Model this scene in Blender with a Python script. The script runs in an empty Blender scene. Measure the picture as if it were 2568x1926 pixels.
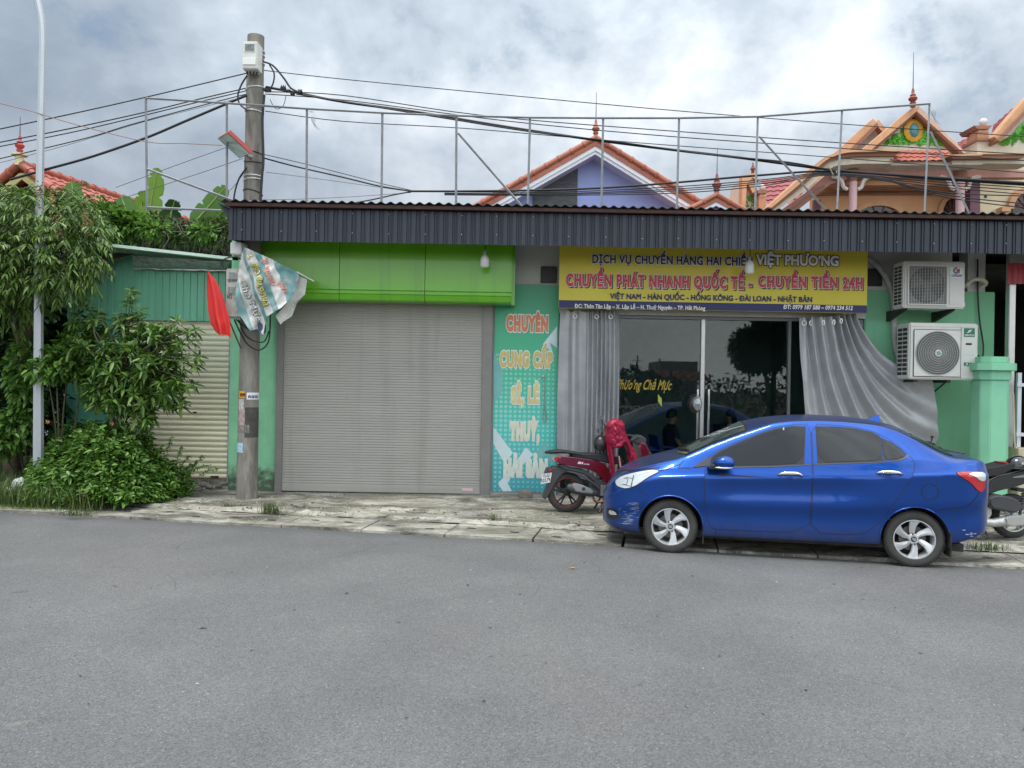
import bpy, bmesh, math, random
import numpy as np
from mathutils import Vector, Matrix, geometry

random.seed(11)
rng = np.random.default_rng(11)
D = bpy.data
SC = bpy.context.scene
COL = SC.collection
R = math.radians

# ------------------------------------------------------------ camera
CAM_H, ROLL, LENS = 1.78, 1.0, 27.05
cam = D.cameras.new('camera')
cam.lens, cam.sensor_width, cam.clip_start, cam.clip_end = LENS, 36.0, 0.05, 2000
camo = D.objects.new('camera', cam)
COL.objects.link(camo)
camo.location = (0, 0, CAM_H)
camo.rotation_euler = (R(90), R(-ROLL), 0)
SC.camera = camo
SC.view_settings.view_transform = 'Standard'
SC.view_settings.look = 'None'
SC.view_settings.exposure = 0.42
SC.view_settings.gamma = 1.0
SC.render.engine = 'CYCLES'
SC.cycles.max_bounces = 8
SC.cycles.transparent_max_bounces = 12
SC.cycles.use_denoising = True

# ------------------------------------------------------------ sky and sun
SUN_EL, SUN_AZ = 72.0, 222.0          # azimuth: compass-like, clockwise from +Y
world = D.worlds.new('World')
SC.world = world
world.use_nodes = True
wt = world.node_tree
wt.nodes.clear()


def wn(t, **k):
    n = wt.nodes.new(t)
    for a, b in k.items():
        setattr(n, a, b)
    return n


def wmath(op, a, b=None, clamp=False):
    n = wn('ShaderNodeMath', operation=op, use_clamp=clamp)
    for i, s in enumerate((a, b)):
        if s is None:
            continue
        if isinstance(s, (int, float)):
            n.inputs[i].default_value = s
        else:
            wt.links.new(s, n.inputs[i])
    return n.outputs[0]


tc = wn('ShaderNodeTexCoord')
sep = wn('ShaderNodeSeparateXYZ')
wt.links.new(tc.outputs['Generated'], sep.inputs[0])
cx = sep.outputs[0]
cmb = wn('ShaderNodeMapping')
cmb.inputs['Scale'].default_value = (1.0, 1.0, 1.25)
wt.links.new(tc.outputs['Generated'], cmb.inputs[0])


def wnoise(scale, detail, rough, dist, off):
    mp = wn('ShaderNodeMapping')
    mp.inputs['Location'].default_value = off
    wt.links.new(cmb.outputs[0], mp.inputs[0])
    n = wn('ShaderNodeTexNoise')
    n.inputs['Scale'].default_value = scale
    n.inputs['Detail'].default_value = detail
    n.inputs['Roughness'].default_value = rough
    n.inputs['Distortion'].default_value = dist
    wt.links.new(mp.outputs[0], n.inputs['Vector'])
    return n.outputs[0]


def wramp(sock, stops):
    n = wn('ShaderNodeValToRGB')
    el = n.color_ramp.elements
    while len(el) < len(stops):
        el.new(0.5)
    for e, (p, c) in zip(el, stops):
        e.position = p
        e.color = (*c, 1)
    wt.links.new(sock, n.inputs[0])
    return n.outputs[0]


n_big = wnoise(2.5, 7, 0.50, 0.0, (3.1, 0.4, 0.3))
n_fine = wnoise(7.5, 9, 0.58, 0.12, (7.7, 2.2, 1.0))
side = wmath('ADD', wmath('MULTIPLY', cx, 0.13), 0.004)                      # the cloud deck thins towards the right
mixn = wmath('ADD', wmath('ADD', wmath('MULTIPLY', n_big, 0.62), wmath('MULTIPLY', n_fine, 0.38)), side)
cloud = wramp(mixn, [(0.36, (0.245, 0.315, 0.415)), (0.46, (0.335, 0.41, 0.51)), (0.545, (0.48, 0.57, 0.68)), (0.61, (0.66, 0.75, 0.86)), (0.68, (0.90, 0.97, 1.06))])
low = wramp(sep.outputs[2], [(0.0, (1, 1, 1)), (0.15, (0.80, 0.80, 0.80)), (0.30, (0, 0, 0))])
mlow = wn('ShaderNodeMix', data_type='RGBA')
wt.links.new(wmath('MULTIPLY', low, wmath('MULTIPLY', n_fine, 1.25), True), mlow.inputs['Factor'])
wt.links.new(cloud, mlow.inputs['A'])
mlow.inputs['B'].default_value = (0.82, 0.88, 0.97, 1)
# brighter towards the zenith and towards the veiled sun behind the camera
up = wmath('MULTIPLY', wmath('POWER', wmath('MAXIMUM', sep.outputs[2], 0.0), 2.0), 3.0)
back = wmath('MULTIPLY', wmath('MAXIMUM', wmath('MULTIPLY', sep.outputs[1], -1.0), 0.0), 1.75)
gain = wmath('ADD', up, back)
mul = wn('ShaderNodeMix', data_type='RGBA', blend_type='MULTIPLY')
mul.inputs['Factor'].default_value = 1.0
wt.links.new(mlow.outputs['Result'], mul.inputs['A'])
cg = wn('ShaderNodeCombineXYZ')
for i, tk in enumerate((1.10, 1.0, 0.86)):
    wt.links.new(wmath('ADD', wmath('MULTIPLY', gain, tk), 0.57), cg.inputs[i])
wt.links.new(cg.outputs[0], mul.inputs['B'])
sky = wn('ShaderNodeTexSky', sky_type='NISHITA', sun_disc=False)
sky.sun_elevation, sky.sun_rotation = R(SUN_EL), R(SUN_AZ)
bg1, bg2 = wn('ShaderNodeBackground'), wn('ShaderNodeBackground')
bg1.inputs['Strength'].default_value = 0.10
bg2.inputs['Strength'].default_value = 1.0
wt.links.new(sky.outputs[0], bg1.inputs[0])
wt.links.new(mul.outputs['Result'], bg2.inputs[0])
cover = wramp(n_fine, [(0.30, (0.55, 0.55, 0.55)), (0.42, (0.94, 0.94, 0.94))])
mixs = wn('ShaderNodeMixShader')
wt.links.new(cover, mixs.inputs[0])
wt.links.new(bg1.outputs[0], mixs.inputs[1])
wt.links.new(bg2.outputs[0], mixs.inputs[2])
wout = wn('ShaderNodeOutputWorld')
wt.links.new(mixs.outputs[0], wout.inputs[0])

sun = D.lights.new('sun', 'SUN')
sun.energy, sun.angle, sun.color = 1.5, R(12), (1.0, 0.95, 0.87)
suno = D.objects.new('sun', sun)
COL.objects.link(suno)
az, el = R(SUN_AZ), R(SUN_EL)
sdir = Vector((math.sin(az) * math.cos(el), math.cos(az) * math.cos(el), math.sin(el)))
suno.rotation_euler = sdir.to_track_quat('Z', 'Y').to_euler()
suno.location = (0, 0, 30)

# ------------------------------------------------------------ helpers
K = 2568 / 2212.0
FPX = LENS / 36 * 2568


def ray(u, v):
    """pixel of the 2212 px wide view of the photograph -> direction per metre of depth"""
    du, dv = u * K - 1284, v * K - 963
    c, s = math.cos(R(ROLL)), math.sin(R(ROLL))
    return (du * c + dv * s) / FPX, -(-du * s + dv * c) / FPX


def P(u, v, Y):
    a, c = ray(u, v)
    return Vector((a * Y, Y, CAM_H + c * Y))


def PX(u, v, Y):
    return P(u, v, Y).x


def PZ(u, v, Y):
    return P(u, v, Y).z


MATS = {}


def M(name, col, rough=0.6, metal=0.0, var=0.12, scale=6.0, bump=0.0, bscale=60.0, coat=0.0, spec=0.5, sheen=0.0, stain=None, stretch=(1, 1, 1), mould=None, streak=None):
    """a plain procedural material: colour broken up by two noises, optional bump and stains with a shape of their own"""
    if name in MATS:
        return MATS[name]
    m = D.materials.new(name)
    m.use_nodes = True
    t = m.node_tree
    b = t.nodes['Principled BSDF']
    b.inputs['Roughness'].default_value = rough
    b.inputs['Metallic'].default_value = metal
    b.inputs['Specular IOR Level'].default_value = spec
    b.inputs['Coat Weight'].default_value = coat
    b.inputs['Coat Roughness'].default_value = 0.04
    if sheen:
        b.inputs['Sheen Weight'].default_value = sheen
    tcn = t.nodes.new('ShaderNodeTexCoord')
    mp = t.nodes.new('ShaderNodeMapping')
    mp.inputs['Scale'].default_value = stretch
    t.links.new(tcn.outputs['Object'], mp.inputs[0])

    def noise(sc, det=5, ro=0.6):
        n = t.nodes.new('ShaderNodeTexNoise')
        n.inputs['Scale'].default_value = sc
        n.inputs['Detail'].default_value = det
        n.inputs['Roughness'].default_value = ro
        t.links.new(mp.outputs[0], n.inputs['Vector'])
        return n.outputs[0]

    base = None
    if var > 0:
        r = t.nodes.new('ShaderNodeValToRGB')
        lo = tuple(max(0, c * (1 - var)) for c in col)
        hi = tuple(min(1, c * (1 + var)) for c in col)
        r.color_ramp.elements[0].position, r.color_ramp.elements[1].position = 0.3, 0.7
        r.color_ramp.elements[0].color, r.color_ramp.elements[1].color = (*lo, 1), (*hi, 1)
        t.links.new(noise(scale), r.inputs[0])
        base = r.outputs[0]
    if stain:
        scol, sscale, thr, amt = stain
        r2 = t.nodes.new('ShaderNodeValToRGB')
        r2.color_ramp.elements[0].position, r2.color_ramp.elements[1].position = thr, min(1, thr + 0.12)
        r2.color_ramp.elements[0].color, r2.color_ramp.elements[1].color = (0, 0, 0, 1), (amt, amt, amt, 1)
        t.links.new(noise(sscale, 8, 0.65), r2.inputs[0])
        mx = t.nodes.new('ShaderNodeMix')
        mx.data_type = 'RGBA'
        t.links.new(r2.outputs[0], mx.inputs['Factor'])
        if base:
            t.links.new(base, mx.inputs['A'])
        else:
            mx.inputs['A'].default_value = (*col, 1)
        mx.inputs['B'].default_value = (*scol, 1)
        base = mx.outputs['Result']
    if streak:                                   # rain streaks: long thin stains running down
        scol, amt, sc = streak
        mp2 = t.nodes.new('ShaderNodeMapping')
        mp2.inputs['Scale'].default_value = (sc, sc, sc * 0.06)
        t.links.new(tcn.outputs['Object'], mp2.inputs[0])
        n3 = t.nodes.new('ShaderNodeTexNoise')
        n3.inputs['Scale'].default_value, n3.inputs['Detail'].default_value, n3.inputs['Roughness'].default_value = 1.0, 6, 0.65
        t.links.new(mp2.outputs[0], n3.inputs['Vector'])
        r3 = t.nodes.new('ShaderNodeValToRGB')
        r3.color_ramp.elements[0].position, r3.color_ramp.elements[1].position = 0.52, 0.72
        r3.color_ramp.elements[0].color, r3.color_ramp.elements[1].color = (0, 0, 0, 1), (amt, amt, amt, 1)
        t.links.new(n3.outputs[0], r3.inputs[0])
        mx3 = t.nodes.new('ShaderNodeMix')
        mx3.data_type = 'RGBA'
        t.links.new(r3.outputs[0], mx3.inputs['Factor'])
        if base:
            t.links.new(base, mx3.inputs['A'])
        else:
            mx3.inputs['A'].default_value = (*col, 1)
        mx3.inputs['B'].default_value = (*scol, 1)
        base = mx3.outputs['Result']
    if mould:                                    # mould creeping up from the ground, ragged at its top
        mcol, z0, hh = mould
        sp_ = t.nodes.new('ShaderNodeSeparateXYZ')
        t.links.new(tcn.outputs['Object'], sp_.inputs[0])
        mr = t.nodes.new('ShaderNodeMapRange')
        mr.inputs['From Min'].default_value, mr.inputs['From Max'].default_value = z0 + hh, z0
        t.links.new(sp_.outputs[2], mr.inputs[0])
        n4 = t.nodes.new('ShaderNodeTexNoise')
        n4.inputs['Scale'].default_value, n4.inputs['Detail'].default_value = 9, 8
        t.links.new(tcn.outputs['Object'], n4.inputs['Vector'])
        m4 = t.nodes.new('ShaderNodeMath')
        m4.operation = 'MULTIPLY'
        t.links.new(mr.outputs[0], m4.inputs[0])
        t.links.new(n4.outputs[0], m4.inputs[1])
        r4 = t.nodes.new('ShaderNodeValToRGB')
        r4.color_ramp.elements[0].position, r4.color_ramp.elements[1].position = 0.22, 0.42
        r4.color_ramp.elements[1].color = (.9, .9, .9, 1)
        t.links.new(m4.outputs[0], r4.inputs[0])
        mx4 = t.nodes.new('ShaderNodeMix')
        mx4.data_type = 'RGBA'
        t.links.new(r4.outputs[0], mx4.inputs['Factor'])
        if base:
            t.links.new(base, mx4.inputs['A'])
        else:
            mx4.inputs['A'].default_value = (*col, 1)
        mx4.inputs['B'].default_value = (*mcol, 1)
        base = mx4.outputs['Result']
    if base:
        t.links.new(base, b.inputs['Base Color'])
    else:
        b.inputs['Base Color'].default_value = (*col, 1)
    if bump > 0:
        bp = t.nodes.new('ShaderNodeBump')
        bp.inputs['Strength'].default_value = bump
        bp.inputs['Distance'].default_value = 0.01
        t.links.new(noise(bscale, 4), bp.inputs['Height'])
        t.links.new(bp.outputs[0], b.inputs['Normal'])
    MATS[name] = m
    return m


def leaf_mat(name, dark, mid, light, rough=0.42, trans=0.28):
    m = D.materials.new(name)
    m.use_nodes = True
    t = m.node_tree
    b = t.nodes['Principled BSDF']
    out = t.nodes['Material Output']
    b.inputs['Roughness'].default_value = rough
    g = t.nodes.new('ShaderNodeNewGeometry')
    r = t.nodes.new('ShaderNodeValToRGB')
    el = r.color_ramp.elements
    el.new(0.5)
    for e, p, c in zip(el, (0.05, 0.5, 0.97), (dark, mid, light)):
        e.position, e.color = p, (*c, 1)
    t.links.new(g.outputs['Random Per Island'], r.inputs[0])
    t.links.new(r.outputs[0], b.inputs['Base Color'])
    tr = t.nodes.new('ShaderNodeBsdfTranslucent')
    t.links.new(r.outputs[0], tr.inputs[0])
    mx = t.nodes.new('ShaderNodeMixShader')
    mx.inputs[0].default_value = trans
    t.links.new(b.outputs[0], mx.inputs[1])
    t.links.new(tr.outputs[0], mx.inputs[2])
    t.links.new(mx.outputs[0], out.inputs[0])
    return m


def root_loc(o):
    while o.parent:
        o = o.parent
    return o.location.copy()


def tag(o, label=None, cat=None, group=None, kind=None):
    for k, v in (('label', label), ('category', cat), ('group', group), ('kind', kind)):
        if v:
            o[k] = v
    return o


def empty(name, label, cat, loc=(0, 0, 0), rz=0.0, group=None):
    o = D.objects.new(name, None)
    o.empty_display_size = 0.2
    COL.objects.link(o)
    o.location = loc
    o.rotation_euler = (0, 0, rz)
    return tag(o, label, cat, group)


class MB:
    def __init__(s):
        s.v, s.f, s.m = [], [], []

    def add(s, vs, fs, mi=0):
        k = len(s.v)
        s.v += [tuple(p) for p in vs]
        s.f += [tuple(i + k for i in f) for f in fs]
        s.m += [mi] * len(fs)
        return s

    def box(s, a, b, mi=0):
        x0, y0, z0 = a
        x1, y1, z1 = b
        return s.add([(x0, y0, z0), (x1, y0, z0), (x1, y1, z0), (x0, y1, z0), (x0, y0, z1), (x1, y0, z1), (x1, y1, z1), (x0, y1, z1)],
                     [(0, 3, 2, 1), (4, 5, 6, 7), (0, 1, 5, 4), (1, 2, 6, 5), (2, 3, 7, 6), (3, 0, 4, 7)], mi)

    def obox(s, c, half, rot, mi=0):
        c = Vector(c)
        vs = []
        for sz in (-1, 1):
            for sx, sy in ((-1, -1), (1, -1), (1, 1), (-1, 1)):
                vs.append(c + rot @ Vector((sx * half[0], sy * half[1], sz * half[2])))
        return s.add(vs, [(0, 3, 2, 1), (4, 5, 6, 7), (0, 1, 5, 4), (1, 2, 6, 5), (2, 3, 7, 6), (3, 0, 4, 7)], mi)

    def prism(s, pts, lo, hi, axis='y', mi=0):
        def p3(p, h):
            return (p[0], h, p[1]) if axis == 'y' else ((h, p[0], p[1]) if axis == 'x' else (p[0], p[1], h))
        n = len(pts)
        vs = [p3(p, lo) for p in pts] + [p3(p, hi) for p in pts]
        fs = [tuple(range(n)), tuple(range(2 * n - 1, n - 1, -1))] + [(i, i + n, (i + 1) % n + n, (i + 1) % n) for i in range(n)]
        return s.add(vs, fs, mi)

    def tube(s, pts, r, n=8, caps=True, mi=0, flat=None):
        pts = [Vector(p) for p in pts]
        k = len(pts)
        rr = r if isinstance(r, (list, tuple)) else [r] * k
        ref = Vector((0.13, 0.21, 0.97))
        vs, fs = [], []
        pn = None
        for i, p in enumerate(pts):
            t = (pts[min(i + 1, k - 1)] - pts[max(i - 1, 0)]).normalized()
            if pn is None:
                if abs(t.dot(ref)) > 0.95:
                    ref = Vector((0.97, 0.2, 0.1))
                pn = (ref - t * ref.dot(t)).normalized()
            else:
                pn = (pn - t * pn.dot(t)).normalized()
            b = t.cross(pn)
            for j in range(n):
                a = 2 * math.pi * j / n
                q = pn * math.cos(a) * rr[i] + b * math.sin(a) * rr[i]
                vs.append(p + q)
        for i in range(k - 1):
            for j in range(n):
                fs.append((i * n + j, i * n + (j + 1) % n, (i + 1) * n + (j + 1) % n, (i + 1) * n + j))
        if caps:
            fs.append(tuple(range(n - 1, -1, -1)))
            fs.append(tuple(range((k - 1) * n, k * n)))
        return s.add(vs, fs, mi)

    def lathe(s, prof, o=(0, 0, 0), axis=(0, 0, 1), n=20, mi=0, squash=(1, 1), caps=True):
        o, ax = Vector(o), Vector(axis).normalized()
        ref = Vector((1, 0, 0)) if abs(ax.x) < 0.9 else Vector((0, 0, 1))
        e1 = (ref - ax * ref.dot(ax)).normalized()
        e2 = ax.cross(e1)
        vs, fs = [], []
        for r, h in prof:
            for j in range(n):
                a = 2 * math.pi * j / n
                vs.append(o + ax * h + e1 * r * math.cos(a) * squash[0] + e2 * r * math.sin(a) * squash[1])
        for i in range(len(prof) - 1):
            for j in range(n):
                fs.append((i * n + j, i * n + (j + 1) % n, (i + 1) * n + (j + 1) % n, (i + 1) * n + j))
        if caps and prof[0][0] > 1e-4:
            fs.append(tuple(range(n - 1, -1, -1)))
        if caps and prof[-1][0] > 1e-4:
            fs.append(tuple(range((len(prof) - 1) * n, len(prof) * n)))
        return s.add(vs, fs, mi)

    def grid(s, fn, nu, nv, mi=0, closed_u=False):
        vs = [fn(i / (nu if closed_u else nu - 1), j / (nv - 1)) for j in range(nv) for i in range(nu)]
        fs = []
        for j in range(nv - 1):
            for i in range(nu if closed_u else nu - 1):
                a = i + 1 if i + 1 < nu else 0
                fs.append((j * nu + i, j * nu + a, (j + 1) * nu + a, (j + 1) * nu + i))
        return s.add(vs, fs, mi)

    def build(s, name, mats, parent=None, smooth=None, local=False, bevel=0.0, thick=0.0, label=None, seg=2, merge=False):
        me = D.meshes.new(name)
        off = Vector((0, 0, 0)) if (local or parent is None) else root_loc(parent)
        me.from_pydata([(p[0] - off.x, p[1] - off.y, p[2] - off.z) for p in s.v], [], s.f)
        for m in (mats if isinstance(mats, (list, tuple)) else [mats]):
            me.materials.append(m)
        me.polygons.foreach_set('material_index', s.m)
        bm = bmesh.new()
        bm.from_mesh(me)
        if merge:
            bmesh.ops.remove_doubles(bm, verts=bm.verts, dist=1e-5)
        bmesh.ops.recalc_face_normals(bm, faces=bm.faces)
        if bevel > 0:
            ed = [e for e in bm.edges if e.is_manifold and e.calc_face_angle(0) > R(28)]
            bmesh.ops.bevel(bm, geom=ed, offset=bevel, segments=seg, affect='EDGES', clamp_overlap=True)
        if thick:
            bmesh.ops.solidify(bm, geom=bm.faces[:], thickness=thick)
        bm.to_mesh(me)
        bm.free()
        if smooth:
            me.polygons.foreach_set('use_smooth', [True] * len(me.polygons))
            me.set_sharp_from_angle(angle=R(smooth))
        me.update()
        o = D.objects.new(name, me)
        COL.objects.link(o)
        if parent is not None:
            o.parent = parent
        if label:
            o['label'] = label
        return o


def np_mesh(name, V, F, mat, parent=None, local=False, smooth=False):
    off = np.zeros(3) if (local or parent is None) else np.array(root_loc(parent))
    V = np.asarray(V, float) - off
    F = np.asarray(F, np.int32)
    me = D.meshes.new(name)
    k = F.shape[1]
    me.vertices.add(len(V))
    me.vertices.foreach_set('co', V.ravel())
    me.loops.add(F.size)
    me.loops.foreach_set('vertex_index', F.ravel())
    me.polygons.add(len(F))
    me.polygons.foreach_set('loop_start', np.arange(0, F.size, k, dtype=np.int32))
    me.polygons.foreach_set('loop_total', np.full(len(F), k, np.int32))
    me.update(calc_edges=True)
    me.materials.append(mat)
    if smooth:
        me.polygons.foreach_set('use_smooth', np.ones(len(F), bool))
    o = D.objects.new(name, me)
    COL.objects.link(o)
    if parent is not None:
        o.parent = parent
    return o


def copy_tree(o, parent=None):
    c = o.copy()
    COL.objects.link(c)
    c.parent = parent
    for ch in list(o.children):
        copy_tree(ch, c)
    return c


def smooth_path(pts, n=6):
    """Catmull-Rom through the points"""
    pts = [Vector(p) for p in pts]
    out = []
    for i in range(len(pts) - 1):
        p0, p1, p2, p3 = pts[max(i - 1, 0)], pts[i], pts[i + 1], pts[min(i + 2, len(pts) - 1)]
        for k in range(n):
            t = k / n
            out.append(0.5 * ((2 * p1) + (p2 - p0) * t + (2 * p0 - 5 * p1 + 4 * p2 - p3) * t * t + (3 * p1 - p0 - 3 * p2 + p3) * t ** 3))
    out.append(pts[-1])
    return out


def flat_text(s, bold=0.0, spacing=1.0):
    """the letters of a string as points and faces in a plane, with their bounds"""
    t = D.curves.new('lettering', 'FONT')
    t.body, t.bevel_depth, t.bevel_resolution, t.resolution_u, t.space_character = s, bold, 0, 3, spacing
    o = D.objects.new('lettering', t)
    COL.objects.link(o)
    bpy.context.view_layer.update()
    me = D.meshes.new_from_object(o.evaluated_get(bpy.context.evaluated_depsgraph_get()))
    vs = np.array([v.co[:] for v in me.vertices])
    fs = [tuple(p.vertices) for p in me.polygons]
    D.objects.remove(o)
    D.meshes.remove(me)
    D.curves.remove(t)
    return vs, fs


CAPH = None


def lettering(s, x0, x1, zb, cap, y, mat, parent, bold=0.0, spacing=1.0, rot=0.0, grow=0.0, name='lettering', local=False, warp=None, slant=0.0, shift=(0, 0), depth=0.0015, to3=None):
    """text in the XZ plane facing -Y: from x0 to x1 on baseline zb with capital height cap; grow fattens the strokes (for outlines)"""
    global CAPH
    if CAPH is None:
        CAPH = flat_text('H')[0][:, 1].max()
    v0, _ = flat_text(s, bold, spacing)
    v, f = flat_text(s, bold + grow, spacing)
    bx0, bx1 = v0[:, 0].min(), v0[:, 0].max()
    sx, sz = (x1 - x0) / (bx1 - bx0), cap / (CAPH + 2 * bold)
    dz = np.abs(v[:, 2]).max() or 1.0
    px = (v[:, 0] - bx0) * sx + shift[0] + slant * v[:, 1] * sz
    pz = (v[:, 1] + bold) * sz + shift[1]
    c, sn = math.cos(rot), math.sin(rot)
    X, Z = x0 + px * c - pz * sn, zb + px * sn + pz * c
    Y = y - (v[:, 2] / dz + 1) * depth
    mb = MB()
    pts = np.stack([X, Y, Z], 1)
    if warp is not None:
        pts = np.array([warp(*p) for p in pts])
    mb.add(pts.tolist(), f)
    return mb.build(name, mat, parent, local=local)

# ------------------------------------------------------------ ground, road, pavement
EDGE_A, EDGE_B = 8.74, -0.192                 # kerbless road edge: Y = A + B x


def edge_y(x):
    return EDGE_A + EDGE_B * x


dN = math.hypot(1, EDGE_B)
d_along = Vector((1 / dN, EDGE_B / dN, 0))
d_away = Vector((-EDGE_B / dN, 1 / dN, 0))     # from the road towards the shops
E0 = Vector((0, EDGE_A, 0))


def on_edge(s, t, z=0.0):
    p = E0 + d_along * s + d_away * t
    return Vector((p.x, p.y, z))


def road_material():
    m = D.materials.new('asphalt')
    m.use_nodes = True
    t = m.node_tree
    b = t.nodes['Principled BSDF']
    b.inputs['Roughness'].default_value = 0.82
    b.inputs['Specular IOR Level'].default_value = 0.35
    tcn = t.nodes.new('ShaderNodeTexCoord')
    L = t.links.new

    def nz(sc, det=4, ro=0.6, dist=0.0):
        n = t.nodes.new('ShaderNodeTexNoise')
        n.inputs['Scale'].default_value, n.inputs['Detail'].default_value = sc, det
        n.inputs['Roughness'].default_value, n.inputs['Distortion'].default_value = ro, dist
        L(tcn.outputs['Object'], n.inputs['Vector'])
        return n.outputs[0]

    def ramp(s, *st):
        r = t.nodes.new('ShaderNodeValToRGB')
        e = r.color_ramp.elements
        while len(e) < len(st):
            e.new(0.5)
        for q, (p, c) in zip(e, st):
            q.position, q.color = p, (*c, 1)
        L(s, r.inputs[0])
        return r.outputs[0]

    def mix(f, a, bb, bt='MIX'):
        n = t.nodes.new('ShaderNodeMix')
        n.data_type, n.blend_type = 'RGBA', bt
        for key, s in (('Factor', f), ('A', a), ('B', bb)):
            if isinstance(s, (float, int)):
                n.inputs[key].default_value = s
            elif isinstance(s, tuple):
                n.inputs[key].default_value = (*s, 1)
            else:
                L(s, n.inputs[key])
        return n.outputs['Result']

    def mth(op, a, bb=None, cl=False):
        n = t.nodes.new('ShaderNodeMath')
        n.operation, n.use_clamp = op, cl
        for i, s in enumerate((a, bb)):
            if s is None:
                continue
            if isinstance(s, (int, float)):
                n.inputs[i].default_value = s
            else:
                L(s, n.inputs[i])
        return n.outputs[0]
    big = ramp(nz(0.55, 5, 0.55, 0.4), (0.30, (0.132, 0.131, 0.131)), (0.52, (0.158, 0.157, 0.156)), (0.72, (0.184, 0.182, 0.180)))
    tint = mix(ramp(nz(0.33, 3), (0.5, (0, 0, 0)), (0.66, (0.45, 0.45, 0.45))), big, (0.172, 0.156, 0.158))
    vo = t.nodes.new('ShaderNodeTexVoronoi')
    vo.inputs['Scale'].default_value = 115
    L(tcn.outputs['Object'], vo.inputs['Vector'])
    grit = ramp(vo.outputs['Color'], (0.1, (0.62, 0.62, 0.62)), (0.5, (1.0, 1.0, 1.0)), (0.85, (1.25, 1.25, 1.24)), (0.97, (1.9, 1.9, 1.85)))
    c = mix(0.85, tint, grit, 'MULTIPLY')
    c = mix(0.5, c, ramp(nz(1.5, 7, .66, .4), (0.34, (0.90, 0.90, 0.91)), (0.62, (1.06, 1.06, 1.05))), 'MULTIPLY')
    c = mix(0.55, c, ramp(nz(210, 2, 0.7), (0.3, (0.72, 0.72, 0.72)), (0.7, (1.28, 1.28, 1.28))), 'MULTIPLY')
    c = mix(ramp(nz(5, 3, 0.5), (0.70, (0, 0, 0)), (0.76, (0.5, 0.5, 0.46))), c, (0.27, 0.25, 0.215))
    c = mix(ramp(nz(3.1, 4, 0.55, .3), (0.69, (0, 0, 0)), (0.73, (0.6, 0.6, 0.6))), c, (0.062, 0.062, 0.064))
    # tyre scuffs: thin arcs worn into the surface
    sp = t.nodes.new('ShaderNodeSeparateXYZ')
    wob = t.nodes.new('ShaderNodeMix')
    L(tcn.outputs['Object'], sp.inputs[0])
    wn1 = mth('MULTIPLY', mth('SUBTRACT', nz(1.1, 1), 0.5), 0.22)
    tot = None
    for (ax, ay, rad, w, k0) in ((-3.9, 6.3, 1.15, 0.009, 1), (-2.6, 6.4, 0.95, 0.010, 2), (-4.6, 7.0, 1.7, 0.008, 3), (-1.2, 6.9, 1.5, 0.008, 4), (0.3, 7.5, 0.6, 0.012, 5), (-0.6, 3.4, 0.42, 0.006, 6), (3.0, 5.5, 1.3, 0.007, 7), (-2.5, 8.3, 1.0, 0.012, 8)):
        dx, dy = mth('SUBTRACT', sp.outputs[0], ax), mth('SUBTRACT', sp.outputs[1], ay)
        rr = mth('SQRT', mth('ADD', mth('MULTIPLY', dx, dx), mth('MULTIPLY', mth('MULTIPLY', dy, dy), 1.6)))
        d = mth('ABSOLUTE', mth('SUBTRACT', mth('ADD', rr, wn1), rad))
        k = mth('SUBTRACT', 1.0, mth('DIVIDE', d, w), True)
        tot = k if tot is None else mth('MAXIMUM', tot, k)
    part = ramp(nz(0.7, 2), (0.44, (0, 0, 0)), (0.56, (0.5, 0.5, 0.5)))
    c = mix(mth('MULTIPLY', tot, part), c, (0.055, 0.055, 0.057))
    # darker newer tar along the edge
    ed = mth('SUBTRACT', mth('ADD', sp.outputs[1], mth('MULTIPLY', sp.outputs[0], -EDGE_B)), EDGE_A - 0.33)
    ed = mth('ADD', ed, mth('MULTIPLY', mth('SUBTRACT', nz(2.2, 3), 0.5), 0.35))
    c = mix(mth('MULTIPLY', mth('DIVIDE', ed, 0.28, True), 0.5), c, (0.085, 0.087, 0.09))
    L(c, b.inputs['Base Color'])
    bp = t.nodes.new('ShaderNodeBump')
    bp.inputs['Strength'].default_value, bp.inputs['Distance'].default_value = 0.8, 0.007
    L(mth('ADD', nz(140, 3, 0.7), mth('MULTIPLY', vo.outputs['Distance'], -0.9)), bp.inputs['Height'])
    L(bp.outputs[0], b.inputs['Normal'])
    return m


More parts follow.
